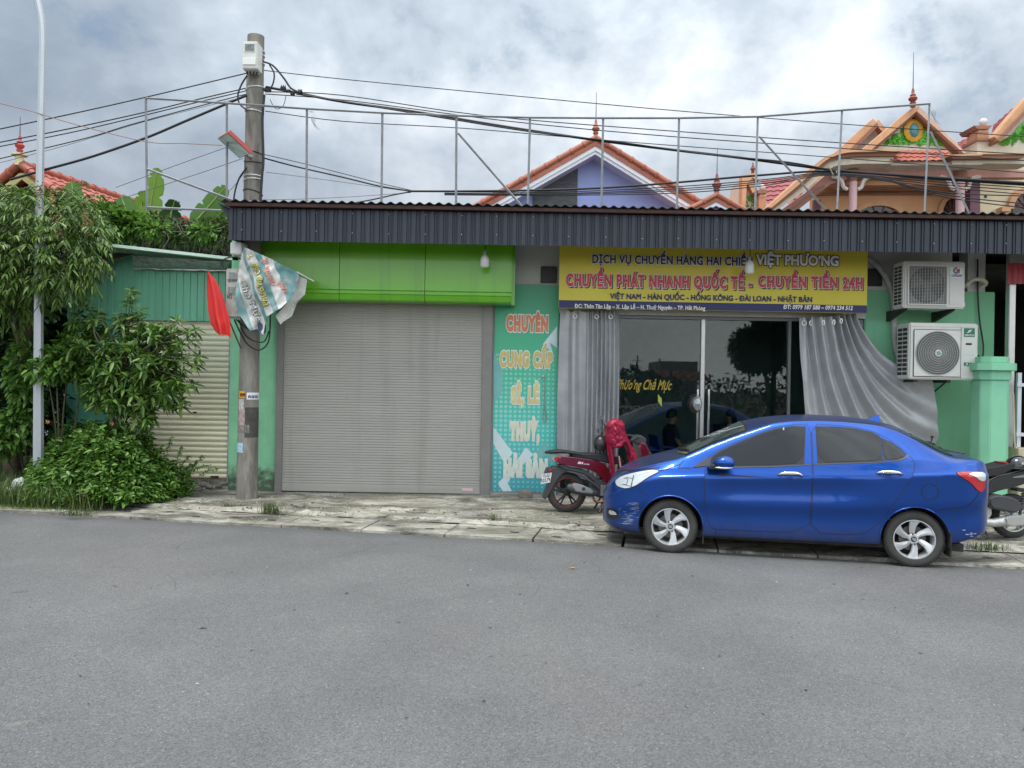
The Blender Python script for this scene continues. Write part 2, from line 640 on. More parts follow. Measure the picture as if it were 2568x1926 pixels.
def pavement_material():
    m = D.materials.new('old_concrete')
    m.use_nodes = True
    t = m.node_tree
    b = t.nodes['Principled BSDF']
    b.inputs['Roughness'].default_value = 0.85
    b.inputs['Specular IOR Level'].default_value = 0.35
    L = t.links.new
    tcn = t.nodes.new('ShaderNodeTexCoord')

    def nz(sc, det=5, ro=0.6, dist=0.0, st=(1, 1, 1)):
        mp = t.nodes.new('ShaderNodeMapping')
        mp.inputs['Scale'].default_value = st
        L(tcn.outputs['Object'], mp.inputs[0])
        n = t.nodes.new('ShaderNodeTexNoise')
        n.inputs['Scale'].default_value, n.inputs['Detail'].default_value = sc, det
        n.inputs['Roughness'].default_value, n.inputs['Distortion'].default_value = ro, dist
        L(mp.outputs[0], n.inputs['Vector'])
        return n.outputs[0]

    def ramp(s, *st):
        r = t.nodes.new('ShaderNodeValToRGB')
        e = r.color_ramp.elements
        while len(e) < len(st):
            e.new(0.5)
        for q, (p, c) in zip(e, st):
            q.position, q.color = p, (*c, 1)
        L(s, r.inputs[0])
        return r.outputs[0]

    def mix(f, a, bb, bt='MIX'):
        n = t.nodes.new('ShaderNodeMix')
        n.data_type, n.blend_type = 'RGBA', bt
        for key, s in (('Factor', f), ('A', a), ('B', bb)):
            if isinstance(s, (float, int)):
                n.inputs[key].default_value = s
            elif isinstance(s, tuple):
                n.inputs[key].default_value = (*s, 1)
            else:
                L(s, n.inputs[key])
        return n.outputs['Result']
    c = ramp(nz(2.0, 9, 0.68, 0.7, (.6, 1.2, 1)), (0.36, (0.075, 0.069, 0.058)), (0.46, (0.185, 0.172, 0.145)), (0.53, (0.295, 0.276, 0.234)), (0.62, (0.49, 0.462, 0.395)))
    c = mix(ramp(nz(0.8, 6, 0.65, 0.8), (0.47, (0, 0, 0)), (0.63, (0.65, 0.65, 0.65))), c, (0.165, 0.16, 0.11))   # algae
    c = mix(ramp(nz(2.7, 7, 0.7, 1.2), (0.56, (0, 0, 0)), (0.64, (0.6, 0.6, 0.6))), c, (0.11, 0.105, 0.095))       # damp dirt
    wv = nz(1.7, 2, 0.45, 2.2)
    line = t.nodes.new('ShaderNodeMath')
    line.operation = 'PINGPONG'
    L(wv, line.inputs[0])
    line.inputs[1].default_value = 0.085
    c = mix(mix(1.0, ramp(line.outputs[0], (0.0, (0.85, 0.85, 0.85)), (0.0075, (0, 0, 0))), ramp(nz(0.9, 2), (0.44, (0, 0, 0)), (0.52, (1, 1, 1))), 'MULTIPLY'), c, (0.52, 0.50, 0.44))   # spilt cement
    sp = t.nodes.new('ShaderNodeSeparateXYZ')
    L(tcn.outputs['Object'], sp.inputs[0])

    def mth(op, a, bb, cl=False):
        n = t.nodes.new('ShaderNodeMath')
        n.operation, n.use_clamp = op, cl
        for i, s in enumerate((a, bb)):
            if isinstance(s, (int, float)):
                n.inputs[i].default_value = s
            else:
                L(s, n.inputs[i])
        return n.outputs[0]
    dist = mth('DIVIDE', mth('SUBTRACT', mth('ADD', sp.outputs[1], mth('MULTIPLY', sp.outputs[0], -EDGE_B)), EDGE_A), dN)
    dw = mth('ADD', dist, mth('MULTIPLY', mth('SUBTRACT', nz(3.2, 4, .6), 0.5), 0.55))
    mort = mth('SUBTRACT', 1.0, mth('DIVIDE', mth('ABSOLUTE', mth('SUBTRACT', dw, 0.86), 0.0), 0.17), True)
    c = mix(mth('MULTIPLY', mort, ramp(nz(11, 6, .7), (0.38, (0, 0, 0)), (0.55, (0.9, 0.9, 0.9)))), c, (0.56, 0.53, 0.45))      # rough mortar along the drain
    crack = mth('SUBTRACT', 1.0, mth('DIVIDE', mth('ABSOLUTE', mth('SUBTRACT', mth('ADD', dist, mth('MULTIPLY', mth('SUBTRACT', nz(1.3, 5, .65), 0.5), 0.5)), 1.32), 0.0), 0.022), True)
    c = mix(mth('MULTIPLY', crack, ramp(nz(1.1, 3), (0.46, (0, 0, 0)), (0.52, (1, 1, 1)))), c, (0.03, 0.028, 0.024))
    c = mix(0.6, c, ramp(nz(60, 3, 0.7), (0.3, (0.7, 0.7, 0.7)), (0.7, (1.3, 1.3, 1.3))), 'MULTIPLY')
    L(c, b.inputs['Base Color'])
    bp = t.nodes.new('ShaderNodeBump')
    bp.inputs['Strength'].default_value, bp.inputs['Distance'].default_value = 0.8, 0.025
    L(nz(14, 8, 0.7), bp.inputs['Height'])
    L(bp.outputs[0], b.inputs['Normal'])
    return m


m_road, m_pave = road_material(), pavement_material()
m_soil = M('soil', (0.10, 0.085, 0.055), 0.95, var=0.35, scale=3, bump=0.6, bscale=20)
m_dark = M('dark_gap', (0.012, 0.012, 0.012), 0.95, var=0)
mb = MB().add([(-260, -260, -0.05), (260, -260, -0.05), (260, 260, -0.05), (-260, 260, -0.05)], [(0, 1, 2, 3)])
tag(mb.build('ground', m_soil), kind='structure')
mb = MB().add([on_edge(-90, 0), on_edge(90, 0), on_edge(90, -10.2), on_edge(-90, -10.2)], [(0, 1, 2, 3)])
tag(mb.build('road', m_road), kind='structure')
from mathutils import noise as mnoise


def pave_z(s, t):
    z = 0.034 + 0.052 * min(1, max(0, (t - 0.7) / 2.2))
    ridge = math.exp(-((t - 0.80 - 0.05 * mnoise.noise((s * 1.1, 3, 0))) / 0.10) ** 2)
    z += 0.045 * ridge * (0.6 + 0.9 * mnoise.noise((s * 5, t * 9, 1.0)) + 0.4 * mnoise.noise((s * 14, t * 22, 4.0)))
    z += 0.012 * mnoise.noise((s * 2.3, t * 2.3, 5)) + 0.006 * mnoise.noise((s * 9, t * 9, 2))
    # a broken dip parallel to the road
    z -= 0.030 * math.exp(-((t - 1.28 - 0.10 * mnoise.noise((s * 0.9, 7, 0))) / 0.030) ** 2) * (1 if -5.6 < s < 0.4 and mnoise.noise((s * 1.4, 1, 9)) > -0.15 else 0)
    return z


mb = MB()
s0, s1, ns, nt = -7.6, 9.8, 420, 64


def pv(u, v):
    s, t = s0 + (s1 - s0) * u, 0.665 + 5.5 * v ** 1.35
    return on_edge(s, t, pave_z(s, t))


mb.grid(pv, ns, nt)
mb.add([on_edge(s0, 0.665, 0.03), on_edge(s1, 0.665, 0.03), on_edge(s1, 0.665, -0.2), on_edge(s0, 0.665, -0.2)], [(0, 1, 2, 3)])
tag(mb.build('pavement', m_pave, smooth=60), kind='structure')
# drain cover slabs along the road edge
mb = MB()
s, k = -7.9, 0
while s < 9.5:
    w = 1.02 if not -0.2 < s + 0.5 < 0 else 0.95
    a, b_ = s + 0.004 + 0.018 * rng.random() ** 3, s + w - 0.004 - 0.018 * rng.random() ** 3
    tilt, up_ = rng.normal(0, 0.009), rng.normal(0, 0.005)
    t0, t1 = 0.0 + rng.normal(0, 0.006), 0.645 + rng.normal(0, 0.006)
    cs = [on_edge(a, t0, 0.030 + up_), on_edge(b_, t0, 0.030 + up_ + tilt), on_edge(b_, t1, 0.036 + up_ + tilt), on_edge(a, t1, 0.036 + up_)]
    vs = cs + [Vector((p.x, p.y, -0.12)) for p in cs]
    mb.add(vs, [(0, 1, 2, 3), (0, 4, 5, 1), (1, 5, 6, 2), (2, 6, 7, 3), (3, 7, 4, 0)])
    for q in (0.24, 0.74):
        c0, tt = a + (b_ - a) * q + rng.normal(0, 0.02), 0.32 + rng.normal(0, 0.1)
        z = 0.0395 + up_ + tilt * q
        mb.add([on_edge(c0 - 0.055, tt - 0.014, z), on_edge(c0 + 0.055, tt - 0.016, z), on_edge(c0 + 0.05, tt + 0.016, z), on_edge(c0 - 0.05, tt + 0.014, z)], [(0, 1, 2, 3)], 1)
    s += w
    k += 1
tag(mb.build('pavement', [m_pave, m_dark], smooth=40), kind='structure')
# litter specks on the asphalt
V, F = [], []
for i in range(150):
    x, y = rng.uniform(-5.5, 6.5), rng.uniform(2.2, 8.2)
    if y > edge_y(x) - 0.1:
        continue
    a, l, w = rng.uniform(0, 6.28), rng.uniform(0.006, 0.022), rng.uniform(0.003, 0.009)
    if i % 12 == 0:
        l, w = l * 1.7, w * 1.6
    ca, sa = math.cos(a), math.sin(a)
    k = len(V)
    V += [(x + ca * l, y + sa * l, 0.004), (x - sa * w, y + ca * w, 0.010), (x - ca * l, y - sa * l, 0.005), (x + sa * w, y - ca * w, 0.006)]
    F.append((k, k + 1, k + 2, k + 3))
tag(np_mesh('litter', V, F, leaf_mat('litter_bits', (0.03, 0.028, 0.025), (0.06, 0.055, 0.05), (0.5, 0.48, 0.42), 0.8, 0.0)), 'dead leaf bits and specks of rubbish lying over the grey asphalt', 'litter', kind='stuff')
lf = P(1237, 1224, 7.45)
mb = MB().add([(lf.x - .04, lf.y, .006), (lf.x, lf.y - .02, .012), (lf.x + .045, lf.y + .005, .006), (lf.x + .005, lf.y + .025, .010)], [(0, 1, 2, 3)])
tag(mb.build('fallen_leaf', M('orange_leaf', (0.55, 0.22, 0.03), 0.6, var=0.2)), 'single orange fallen leaf on the asphalt in front of the blue car', 'leaf')

# ------------------------------------------------------------ the shop
FY = 11.8
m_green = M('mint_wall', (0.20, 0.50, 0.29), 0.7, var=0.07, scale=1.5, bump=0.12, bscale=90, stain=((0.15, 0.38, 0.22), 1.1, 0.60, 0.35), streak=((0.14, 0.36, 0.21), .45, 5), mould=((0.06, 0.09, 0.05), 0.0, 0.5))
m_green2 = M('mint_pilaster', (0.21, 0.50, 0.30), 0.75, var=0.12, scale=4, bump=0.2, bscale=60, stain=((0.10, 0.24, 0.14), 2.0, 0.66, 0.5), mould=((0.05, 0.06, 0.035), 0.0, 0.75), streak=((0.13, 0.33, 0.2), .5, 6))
m_white = M('white_wall', (0.50, 0.50, 0.48), 0.8, var=0.08, scale=2, stain=((0.3, 0.29, 0.26), 2, 0.6, 0.5))
m_fascia = M('slate_sheet', (0.028, 0.034, 0.048), 0.42, var=0.18, scale=3, metal=0.25, stretch=(1, 1, 0.15), stain=((0.075, 0.075, 0.075), 5, 0.62, 0.5))
m_rust = M('red_primer', (0.055, 0.024, 0.018), 0.75, var=0.3, scale=8)
m_shut = M('grey_shutter', (0.335, 0.322, 0.292), 0.5, var=0.06, scale=2, metal=0.0, streak=((0.23, 0.22, 0.19), .45, 4), stretch=(0.4, 1, 1.5), stain=((0.19, 0.185, 0.17), 1.4, 0.60, 0.4))
m_rail = M('grey_rail', (0.21, 0.205, 0.19), 0.5, var=0.08, metal=0.2)
m_alu = M('aluminium', (0.55, 0.55, 0.54), 0.35, var=0.06, metal=0.7)
m_steel = M('galvanised', (0.42, 0.43, 0.44), 0.45, var=0.18, scale=9, metal=0.55, stain=((0.22, 0.15, 0.10), 7, 0.66, 0.6))
m_chrome = M('chrome', (0.8, 0.8, 0.8), 0.12, metal=1.0, var=0)
m_room = M('room_wall', (0.30, 0.36, 0.36), 0.8, var=0.1)
m_tile = M('floor_tile', (0.22, 0.21, 0.19), 0.35, var=0.1)
m_black = M('black_plastic', (0.018, 0.018, 0.019), 0.5, var=0.15)
m_ceil = M('soffit', (0.11, 0.10, 0.095), 0.8, var=0.2)

shop = empty('shop_building', 'single storey mint green shop with a grey roller shutter, glass front and slate awning', 'shop', (1.0, FY, 0.08))
xL, xS0, xS1, xB1, xG1, xR = PX(495, 850, FY), PX(599, 850, FY), PX(1062, 850, FY), PX(1205, 850, FY), PX(1866, 800, FY), PX(2147, 800, FY)
zTop, zLow = 4.28, 3.32
ZB = 0.05
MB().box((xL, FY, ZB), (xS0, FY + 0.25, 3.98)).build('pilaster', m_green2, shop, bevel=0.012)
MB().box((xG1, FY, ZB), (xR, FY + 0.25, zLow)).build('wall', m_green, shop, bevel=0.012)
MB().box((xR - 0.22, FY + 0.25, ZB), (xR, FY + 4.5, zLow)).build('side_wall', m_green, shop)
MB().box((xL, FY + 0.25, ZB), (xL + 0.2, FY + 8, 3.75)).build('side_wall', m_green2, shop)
mb = MB()
mb.box((xS0, FY + 0.02, 3.0), (xS1, FY + 0.25, zTop))
mb.box((xS1, FY + 0.03, ZB), (xB1, FY + 0.25, zTop))
mb.box((xB1, FY + 0.03, 2.93), (xG1, FY + 0.25, zTop))
mb.box((xG1, FY + 0.012, zLow), (PX(2058, 560, FY), FY + 0.25, zTop))
mb.box((PX(2092, 560, FY), FY + 0.012, zLow), (PX(2130, 560, FY), FY + 0.25, zTop))
mb.build('upper_wall', m_white, shop)
for (u0, u1, v0, v1) in ((1168, 1203, 575, 611), (1868, 1906, 580, 618)):
    mb = MB().box((PX(u0, 590, FY), FY - 0.015, PZ(u0, v1, FY)), (PX(u1, 590, FY), FY + 0.028, PZ(u0, v0, FY)))
    mb.build('vent', m_black, shop, bevel=0.01)
# the room behind the glass
mb = MB()
ry, rx0, rx1 = FY + 4.3, xB1 + 0.02, xG1 + 0.02
mb.add([(rx0, FY + .25, .1), (rx0, ry, .1), (rx0, ry, 3.2), (rx0, FY + .25, 3.2)], [(0, 1, 2, 3)])
mb.add([(rx1, FY + .25, .1), (rx1, ry, .1), (rx1, ry, 3.2), (rx1, FY + .25, 3.2)], [(3, 2, 1, 0)])
mb.add([(rx0, ry, .1), (rx1, ry, .1), (rx1, ry, 3.2), (rx0, ry, 3.2)], [(0, 1, 2, 3)])
mb.add([(rx0, FY + .25, 3.2), (rx1, FY + .25, 3.2), (rx1, ry, 3.2), (rx0, ry, 3.2)], [(0, 1, 2, 3)])
mb.build('room', m_room, shop)
MB().box((rx0, FY + 0.02, 0.06), (rx1, ry, 0.115)).build('room_floor', m_tile, shop)
# roller shutter
mb = MB()
x0, x1, zt, zb = xS0 + 0.11, xS1 - 0.15, 3.06, 0.17
nsl = 72
pit = (zt - zb) / nsl
prof = [(0.0, 0.006), (0.15, 0.0), (0.72, 0.0015), (0.86, 0.003), (0.91, 0.0075), (0.97, 0.0075)]
rows = [(zb + (i + a) * pit, FY - 0.045 + d) for i in range(nsl) for a, d in prof]
mb.grid(lambda u, v: (x0 + (x1 - x0) * u, rows[round(v * (len(rows) - 1))][1], rows[round(v * (len(rows) - 1))][0]), 2, len(rows))
sh = mb.build('roller_shutter', m_shut, shop, smooth=25)
MB().box((x0, FY - 0.06, 0.09), (x1, FY - 0.02, 0.175)).build('bottom_bar', m_shut, sh, bevel=0.006)
MB().box((PX(998, 1053, FY), FY - 0.0655, PZ(1000, 1059, FY)), (PX(1022, 1053, FY), FY - 0.063, PZ(1000, 1053, FY))).build('sticker', M('pink_sticker', (0.62, 0.42, 0.44), 0.5), sh)
mb = MB()
mb.box((xS0, FY - 0.075, ZB), (xS0 + 0.11, FY + 0.02, 3.06))
mb.build('guide_rail', m_rail, sh, bevel=0.006)
mb = MB()
mb.box((xS1 - 0.15, FY - 0.075, ZB), (xS1, FY + 0.02, 3.06))
mb.build('guide_rail', m_rail, sh, bevel=0.006)
# awning sheets: corrugated roof and ribbed fascia
RY0, FASY = 10.46, 10.6
zr = PZ(1340, 446, RY0)
xa, xb = PX(466, 440, RY0), 10.2
nw = 150
mb = MB()
nxs = nw * 8


def roof_pt(u, v):
    x = xa + (xb - xa) * u
    return (x, RY0 + 8.5 * v, zr - 0.35 * v + 0.0145 * math.cos((x - xa) / 0.132 * 2 * math.pi) + 0.012 * mnoise.noise((x * 0.8, 0, 3)))


mb.grid(roof_pt, nxs, 3)
roof = mb.build('roof', M('roof_sheet', (0.05, 0.05, 0.046), 0.55, var=0.25, scale=5, stain=((0.10, 0.10, 0.085), 3, 0.55, 0.6)), shop, smooth=60, thick=0.006)
mb = MB()
mb.box((xa + 0.12, RY0 + 0.03, zr - 0.075), (xb, RY0 + 0.09, zr - 0.03))
mb.box((xa + 0.15, FASY + 0.05, zr - 0.13), (xb, FASY + 0.10, zr - 0.03))
for i in range(14):
    xx = xa + 0.3 + i * 1.0
    mb.box((xx, FASY + 0.1, zr - 0.13), (xx + 0.05, FY + 0.02, zr - 0.08))
mb.build('purlin', m_rust, roof)
z0f, z1f = PZ(1340, 534, FASY), zr - 0.085
mb = MB()
xf0 = PX(495, 490, FASY)
pts = []
x = xf0
while x < xb:
    for dx, dy in ((0, 0.0), (0.052, 0.0), (0.060, 0.016), (0.078, 0.016), (0.086, 0.0), (0.098, 0.0), (0.104, 0.012), (0.116, 0.012), (0.122, 0.0)):
        pts.append((x + dx, FASY + dy - 0.016))
    x += 0.126
wv = lambda px: 0.006 * mnoise.noise((px * 0.9, 4, 0))
mb.grid(lambda u, v: (pts[round(u * (len(pts) - 1))][0], pts[round(u * (len(pts) - 1))][1], z0f + wv(pts[round(u * (len(pts) - 1))][0]) if v < .5 else z1f), len(pts), 2)
fas = mb.build('fascia', m_fascia, shop, smooth=20)
mb = MB()
for i in range(28):
    xx = xf0 + 0.2 + i * 0.50 + rng.normal(0, 0.015)
    for zz_ in (z0f + 0.13 + rng.normal(0, 0.006), z1f - 0.05):
        mb.lathe([(0.008, 0), (0.006, -0.008), (0.0, -0.010)], (xx, FASY - 0.017, zz_), (0, 1, 0), 6)
mb.build('screw', m_alu, fas)
# open verge on the left: side sheet and rafters
mb = MB()
mb.add([(xf0, FASY, z1f + .02), (xf0, FASY, z0f + 0.02), (xf0, FY + 0.6, z0f + 0.12), (xf0, FY + 1.8, z1f)], [(0, 1, 2, 3)])
mb.add([(xa + .01, RY0 + .05, zr - .03), (xf0, FASY - .005, z1f - 0.17), (xf0, FASY - .005, z1f)], [(0, 1, 2)])
mb.build('verge', m_fascia, shop, thick=0.004)
MB().box((xf0 + 0.03, FASY + 0.12, zr - 0.2), (xb, FY + 8, zr - 0.17)).build('soffit', m_ceil, shop)

# glass front
GY = FY + 0.08


def glass_mat(name, tint, refl):
    m = D.materials.new(name)
    m.use_nodes = True
    t = m.node_tree
    t.nodes.clear()
    o = t.nodes.new('ShaderNodeOutputMaterial')
    tr, gl, mx = t.nodes.new('ShaderNodeBsdfTransparent'), t.nodes.new('ShaderNodeBsdfGlossy'), t.nodes.new('ShaderNodeMixShader')
    fr, ad = t.nodes.new('ShaderNodeFresnel'), t.nodes.new('ShaderNodeMath')
    fr.inputs[0].default_value = 1.5
    ad.operation, ad.inputs[1].default_value = 'MULTIPLY', refl
    ad.use_clamp = True
    gl.inputs['Roughness'].default_value = 0.012
    tr.inputs[0].default_value = (*tint, 1)
    t.links.new(fr.outputs[0], ad.inputs[0])
    t.links.new(ad.outputs[0], mx.inputs[0])
    t.links.new(tr.outputs[0], mx.inputs[1])
    t.links.new(gl.outputs[0], mx.inputs[2])
    t.links.new(mx.outputs[0], o.inputs[0])
    return m


m_glass = glass_mat('tinted_glass', (0.70, 0.78, 0.77), 1.0)
gf = empty('glass_front', None, None)
gf.parent = shop
zgt, zgb = PZ(1520, 690, FY), 0.15
xs = [xB1 + 0.03, PX(1336, 800, FY), PX(1519, 800, FY), PX(1707, 800, FY), xG1 - 0.02]
mb = MB()
mb.box((xB1, FY - 0.03, PZ(1520, 683, FY)), (xG1, FY + 0.12, PZ(1520, 672, FY)))
mb.build('header', M('cream_header', (0.52, 0.50, 0.45), 0.6), gf, bevel=0.008)
mb = MB()
mb.box((xB1, GY - 0.04, zgt), (xG1, GY + 0.04, PZ(1520, 684, FY)))
for xx, w in ((xs[0], 0.03), (xs[1], 0.025), (xs[3], 0.02), (xs[4], 0.03)):
    mb.box((xx - w, GY - 0.045, zgb - 0.05), (xx + w, GY + 0.045, zgt + 0.001))
mb.build('frame', M('grey_frame', (0.17, 0.18, 0.18), 0.4, var=0.05, metal=0.4), gf)
MB().box((xs[2] - 0.028, GY - 0.05, zgb - 0.05), (xs[2] + 0.028, GY + 0.03, zgt + 0.002)).build('mullion', m_alu, gf, bevel=0.005)
for i in range(4):
    MB().box((xs[i] + 0.024, GY - 0.005, zgb), (xs[i + 1] - 0.024, GY + 0.005, zgt - 0.006)).build('pane', m_glass, gf)
for u in (1508, 1532):
    mb = MB()
    hx, z0, z1 = PX(u, 900, FY - 0.05), PZ(u, 1000, FY), PZ(u, 841, FY)
    mb.tube([(hx, GY - 0.085, z0), (hx, GY - 0.085, z1)], 0.017, 12)
    for zz_ in (z0 + .15, z1 - .12):
        mb.tube([(hx, GY - 0.085, zz_), (hx, GY, zz_)], 0.010, 8)
    mb.build('door_handle', m_chrome, gf, smooth=40)
# gilt words on the panes
m_gilt = M('gilt_letters', (0.36, 0.26, 0.02), 0.5, var=0.1)
lettering('PHO GIA', PX(1340, 880, FY), PX(1430, 880, FY), PZ(1380, 884, FY), 0.05, GY - 0.008, M('dim_letters', (0.03, 0.035, 0.035), 0.6), gf, 0.02)
lettering('Phưo’ng Chả Mực', PX(1332, 840, FY), PX(1450, 840, FY), PZ(1390, 842, FY), 0.155, GY - 0.008, m_gilt, gf, 0.018, slant=0.28)
lp = P(1425, 865, GY - 0.008)
MB().add([(lp.x - .03, lp.y, lp.z + .1), (lp.x + .03, lp.y, lp.z + .03), (lp.x + .035, lp.y, lp.z - .1), (lp.x - .025, lp.y, lp.z - .02)], [(0, 1, 2, 3)]).build('emblem', M('gilt_leaf', (0.4, 0.42, 0.06), 0.5), gf)

# lime canopy over the shutter
CYF = 11.3
cx0, cx1 = PX(548, 600, CYF), PX(1106, 600, CYF)
zc = PZ(1100, 655, CYF)
m_lime = M('lime_panel', (0.13, 0.42, 0.015), 0.28, var=0.06, scale=2, coat=0.3, stain=((0.10, 0.32, 0.015), 1.3, 0.6, 0.5), streak=((0.085, 0.26, 0.02), .5, 7))
can = empty('canopy', None, None)
can.parent = shop
prof = [(CYF, 4.0), (CYF, zc + .165), (CYF + .012, zc + .155), (CYF, zc + .145), (CYF - .004, zc + .105), (CYF + .012, zc + .10), (CYF + .004, zc + .085), (CYF + .02, zc + .02), (CYF + .05, zc), (FY - 0.08, zc), (FY - 0.08, 4.0)]
cuts = [cx0, PX(733, 600, CYF), PX(918, 600, CYF), cx1]
for a, b_ in zip(cuts[:-1], cuts[1:]):
    MB().prism(prof, a + 0.004, b_ - 0.004, 'x').build('panel', m_lime, can, smooth=25)
MB().box((cx1 - 0.004, CYF + 0.12, zc - 0.012), (cx1 + 0.045, FY - 0.02, 4.0)).build('end_cap', m_lime, can)
# neighbour's porch in the dark beyond the green wall
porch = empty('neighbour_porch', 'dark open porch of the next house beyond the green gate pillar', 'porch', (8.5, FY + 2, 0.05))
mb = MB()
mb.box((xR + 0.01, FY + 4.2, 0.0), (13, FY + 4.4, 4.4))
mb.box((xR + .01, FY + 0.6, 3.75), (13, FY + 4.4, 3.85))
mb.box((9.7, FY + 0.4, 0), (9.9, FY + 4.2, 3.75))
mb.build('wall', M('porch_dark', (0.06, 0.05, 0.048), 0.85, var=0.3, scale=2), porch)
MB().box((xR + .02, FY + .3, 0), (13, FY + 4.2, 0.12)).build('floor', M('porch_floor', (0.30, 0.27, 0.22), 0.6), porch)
px_, pz_ = P(2178, 700, FY), None
MB().box((PX(2176, 700, FY - .3), FY - .34, 0.06), (PX(2190, 700, FY - .3), FY - .24, 4.0)).build('post', m_alu, porch, bevel=0.008)
mb = MB()
vx0, vx1 = PX(2178, 580, FY - 0.4), 10.5
n = 120
mb.grid(lambda u, v: (vx0 + (vx1 - vx0) * u, FY - 0.4 + 0.012 * (1 if int(u * n) % 6 < 3 else -1), (PZ(2190, 613, FY - .4) if v < .5 else PZ(2190, 568, FY - .4))), n, 2)
mb.build('valance', M('red_sheet', (0.34, 0.025, 0.03), 0.4, var=0.12), porch, smooth=20)
MB().box((vx0, FY - 0.43, PZ(2190, 568, FY - .4)), (vx1, FY - 0.36, PZ(2190, 543, FY - .4))).build('gutter', M('gutter', (0.2, 0.2, 0.2), 0.5), porch)
mb = MB()
for i in range(9):
    xx = xR + 0.25 + i * 0.2
    mb.box((xx, FY + 3.9, 0.1), (xx + 0.05, FY + 3.95, 3.2))
mb.box((xR + .2, FY + 3.88, 1.6), (xR + 2.2, FY + 3.96, 1.72))
mb.build('grille', M('dark_wood', (0.10, 0.045, 0.03), 0.5), porch)

# ------------------------------------------------------------ the blue car (local: x to the tail, y away from the road, z up)
car = empty('parked_car', 'blue saloon car with tinted windows parked along the road edge', 'car', (1.876, 9.015, 0.0), math.atan2(-0.1945, 0.981))


def paint_mat():
    m = D.materials.new('blue_car_paint')
    m.use_nodes = True
    t = m.node_tree
    b = t.nodes['Principled BSDF']
    b.inputs['Metallic'].default_value = 0.8
    b.inputs['Roughness'].default_value = 0.34
    b.inputs['Coat Weight'].default_value = 1.0
    b.inputs['Coat Roughness'].default_value = 0.03
    tcn = t.nodes.new('ShaderNodeTexCoord')
    sp = t.nodes.new('ShaderNodeSeparateXYZ')
    t.links.new(tcn.outputs['Object'], sp.inputs[0])
    n = t.nodes.new('ShaderNodeTexNoise')
    n.inputs['Scale'].default_value, n.inputs['Detail'].default_value = 9, 7
    t.links.new(tcn.outputs['Object'], n.inputs['Vector'])
    n2 = t.nodes.new('ShaderNodeTexNoise')
    n2.inputs['Scale'].default_value, n2.inputs['Detail'].default_value = 350, 2
    t.links.new(tcn.outputs['Object'], n2.inputs['Vector'])
    fl = t.nodes.new('ShaderNodeValToRGB')
    fl.color_ramp.elements[0].position, fl.color_ramp.elements[1].position = 0.3, 0.75
    fl.color_ramp.elements[0].color, fl.color_ramp.elements[1].color = (0.005, 0.052, 0.285, 1), (0.009, 0.080, 0.39, 1)
    t.links.new(n2.outputs[0], fl.inputs[0])
    # splashed road dirt on the lowest panels, and dust lying on the upward faces
    h = t.nodes.new('ShaderNodeMapRange')
    h.inputs['From Min'].default_value, h.inputs['From Max'].default_value = 0.42, 0.18
    t.links.new(sp.outputs[2], h.inputs[0])
    mu = t.nodes.new('ShaderNodeMath')
    mu.operation = 'MULTIPLY'
    t.links.new(h.outputs[0], mu.inputs[0])
    t.links.new(n.outputs[0], mu.inputs[1])
    g = t.nodes.new('ShaderNodeNewGeometry')
    sg = t.nodes.new('ShaderNodeSeparateXYZ')
    t.links.new(g.outputs['Normal'], sg.inputs[0])
    du = t.nodes.new('ShaderNodeMapRange')
    du.inputs['From Min'].default_value, du.inputs['From Max'].default_value, du.inputs['To Max'].default_value = 0.72, 0.97, 0.42
    t.links.new(sg.outputs[2], du.inputs[0])
    ds = t.nodes.new('ShaderNodeMath')
    ds.operation = 'MAXIMUM'
    t.links.new(mu.outputs[0], ds.inputs[0])
    t.links.new(du.outputs[0], ds.inputs[1])
    mx = t.nodes.new('ShaderNodeMix')
    mx.data_type = 'RGBA'
    t.links.new(ds.outputs[0], mx.inputs['Factor'])
    t.links.new(fl.outputs[0], mx.inputs['A'])
    mx.inputs['B'].default_value = (0.13, 0.125, 0.125, 1)
    t.links.new(mx.outputs['Result'], b.inputs['Base Color'])
    cw = t.nodes.new('ShaderNodeMath')
    cw.operation = 'SUBTRACT'
    cw.use_clamp = True
    cw.inputs[0].default_value = 0.62
    t.links.new(ds.outputs[0], cw.inputs[1])
    t.links.new(cw.outputs[0], b.inputs['Coat Weight'])
    return m


m_paint = paint_mat()
m_cglass = M('dark_tint_glass', (0.006, 0.0065, 0.007), 0.03, var=0, spec=0.55, coat=0.1)
m_wglass = M('windscreen_glass', (0.06, 0.082, 0.075), 0.05, var=0.3, scale=2, spec=1.0, coat=0.4)
m_rub = M('rubber_seal', (0.012, 0.012, 0.013), 0.55, var=0)
m_tyre = M('tyre_rubber', (0.050, 0.048, 0.045), 0.85, var=0.25, scale=6, bump=0.25, bscale=40)
m_alloy = M('alloy_silver', (0.60, 0.61, 0.62), 0.4, metal=0.45, var=0.06)
m_lens = M('lamp_lens', (0.62, 0.65, 0.66), 0.12, var=0.1, metal=0.3, coat=1.0)
m_red = M('red_lens', (0.42, 0.012, 0.02), 0.12, var=0.15, coat=1.0)
m_dirt = M('grimy_black', (0.035, 0.033, 0.03), 0.9, var=0.4, scale=14)


def curve(*pts):
    xs_ = [p[0] for p in pts]
    ys_ = [p[1] for p in pts]
    return lambda x: float(np.interp(x, xs_, ys_))


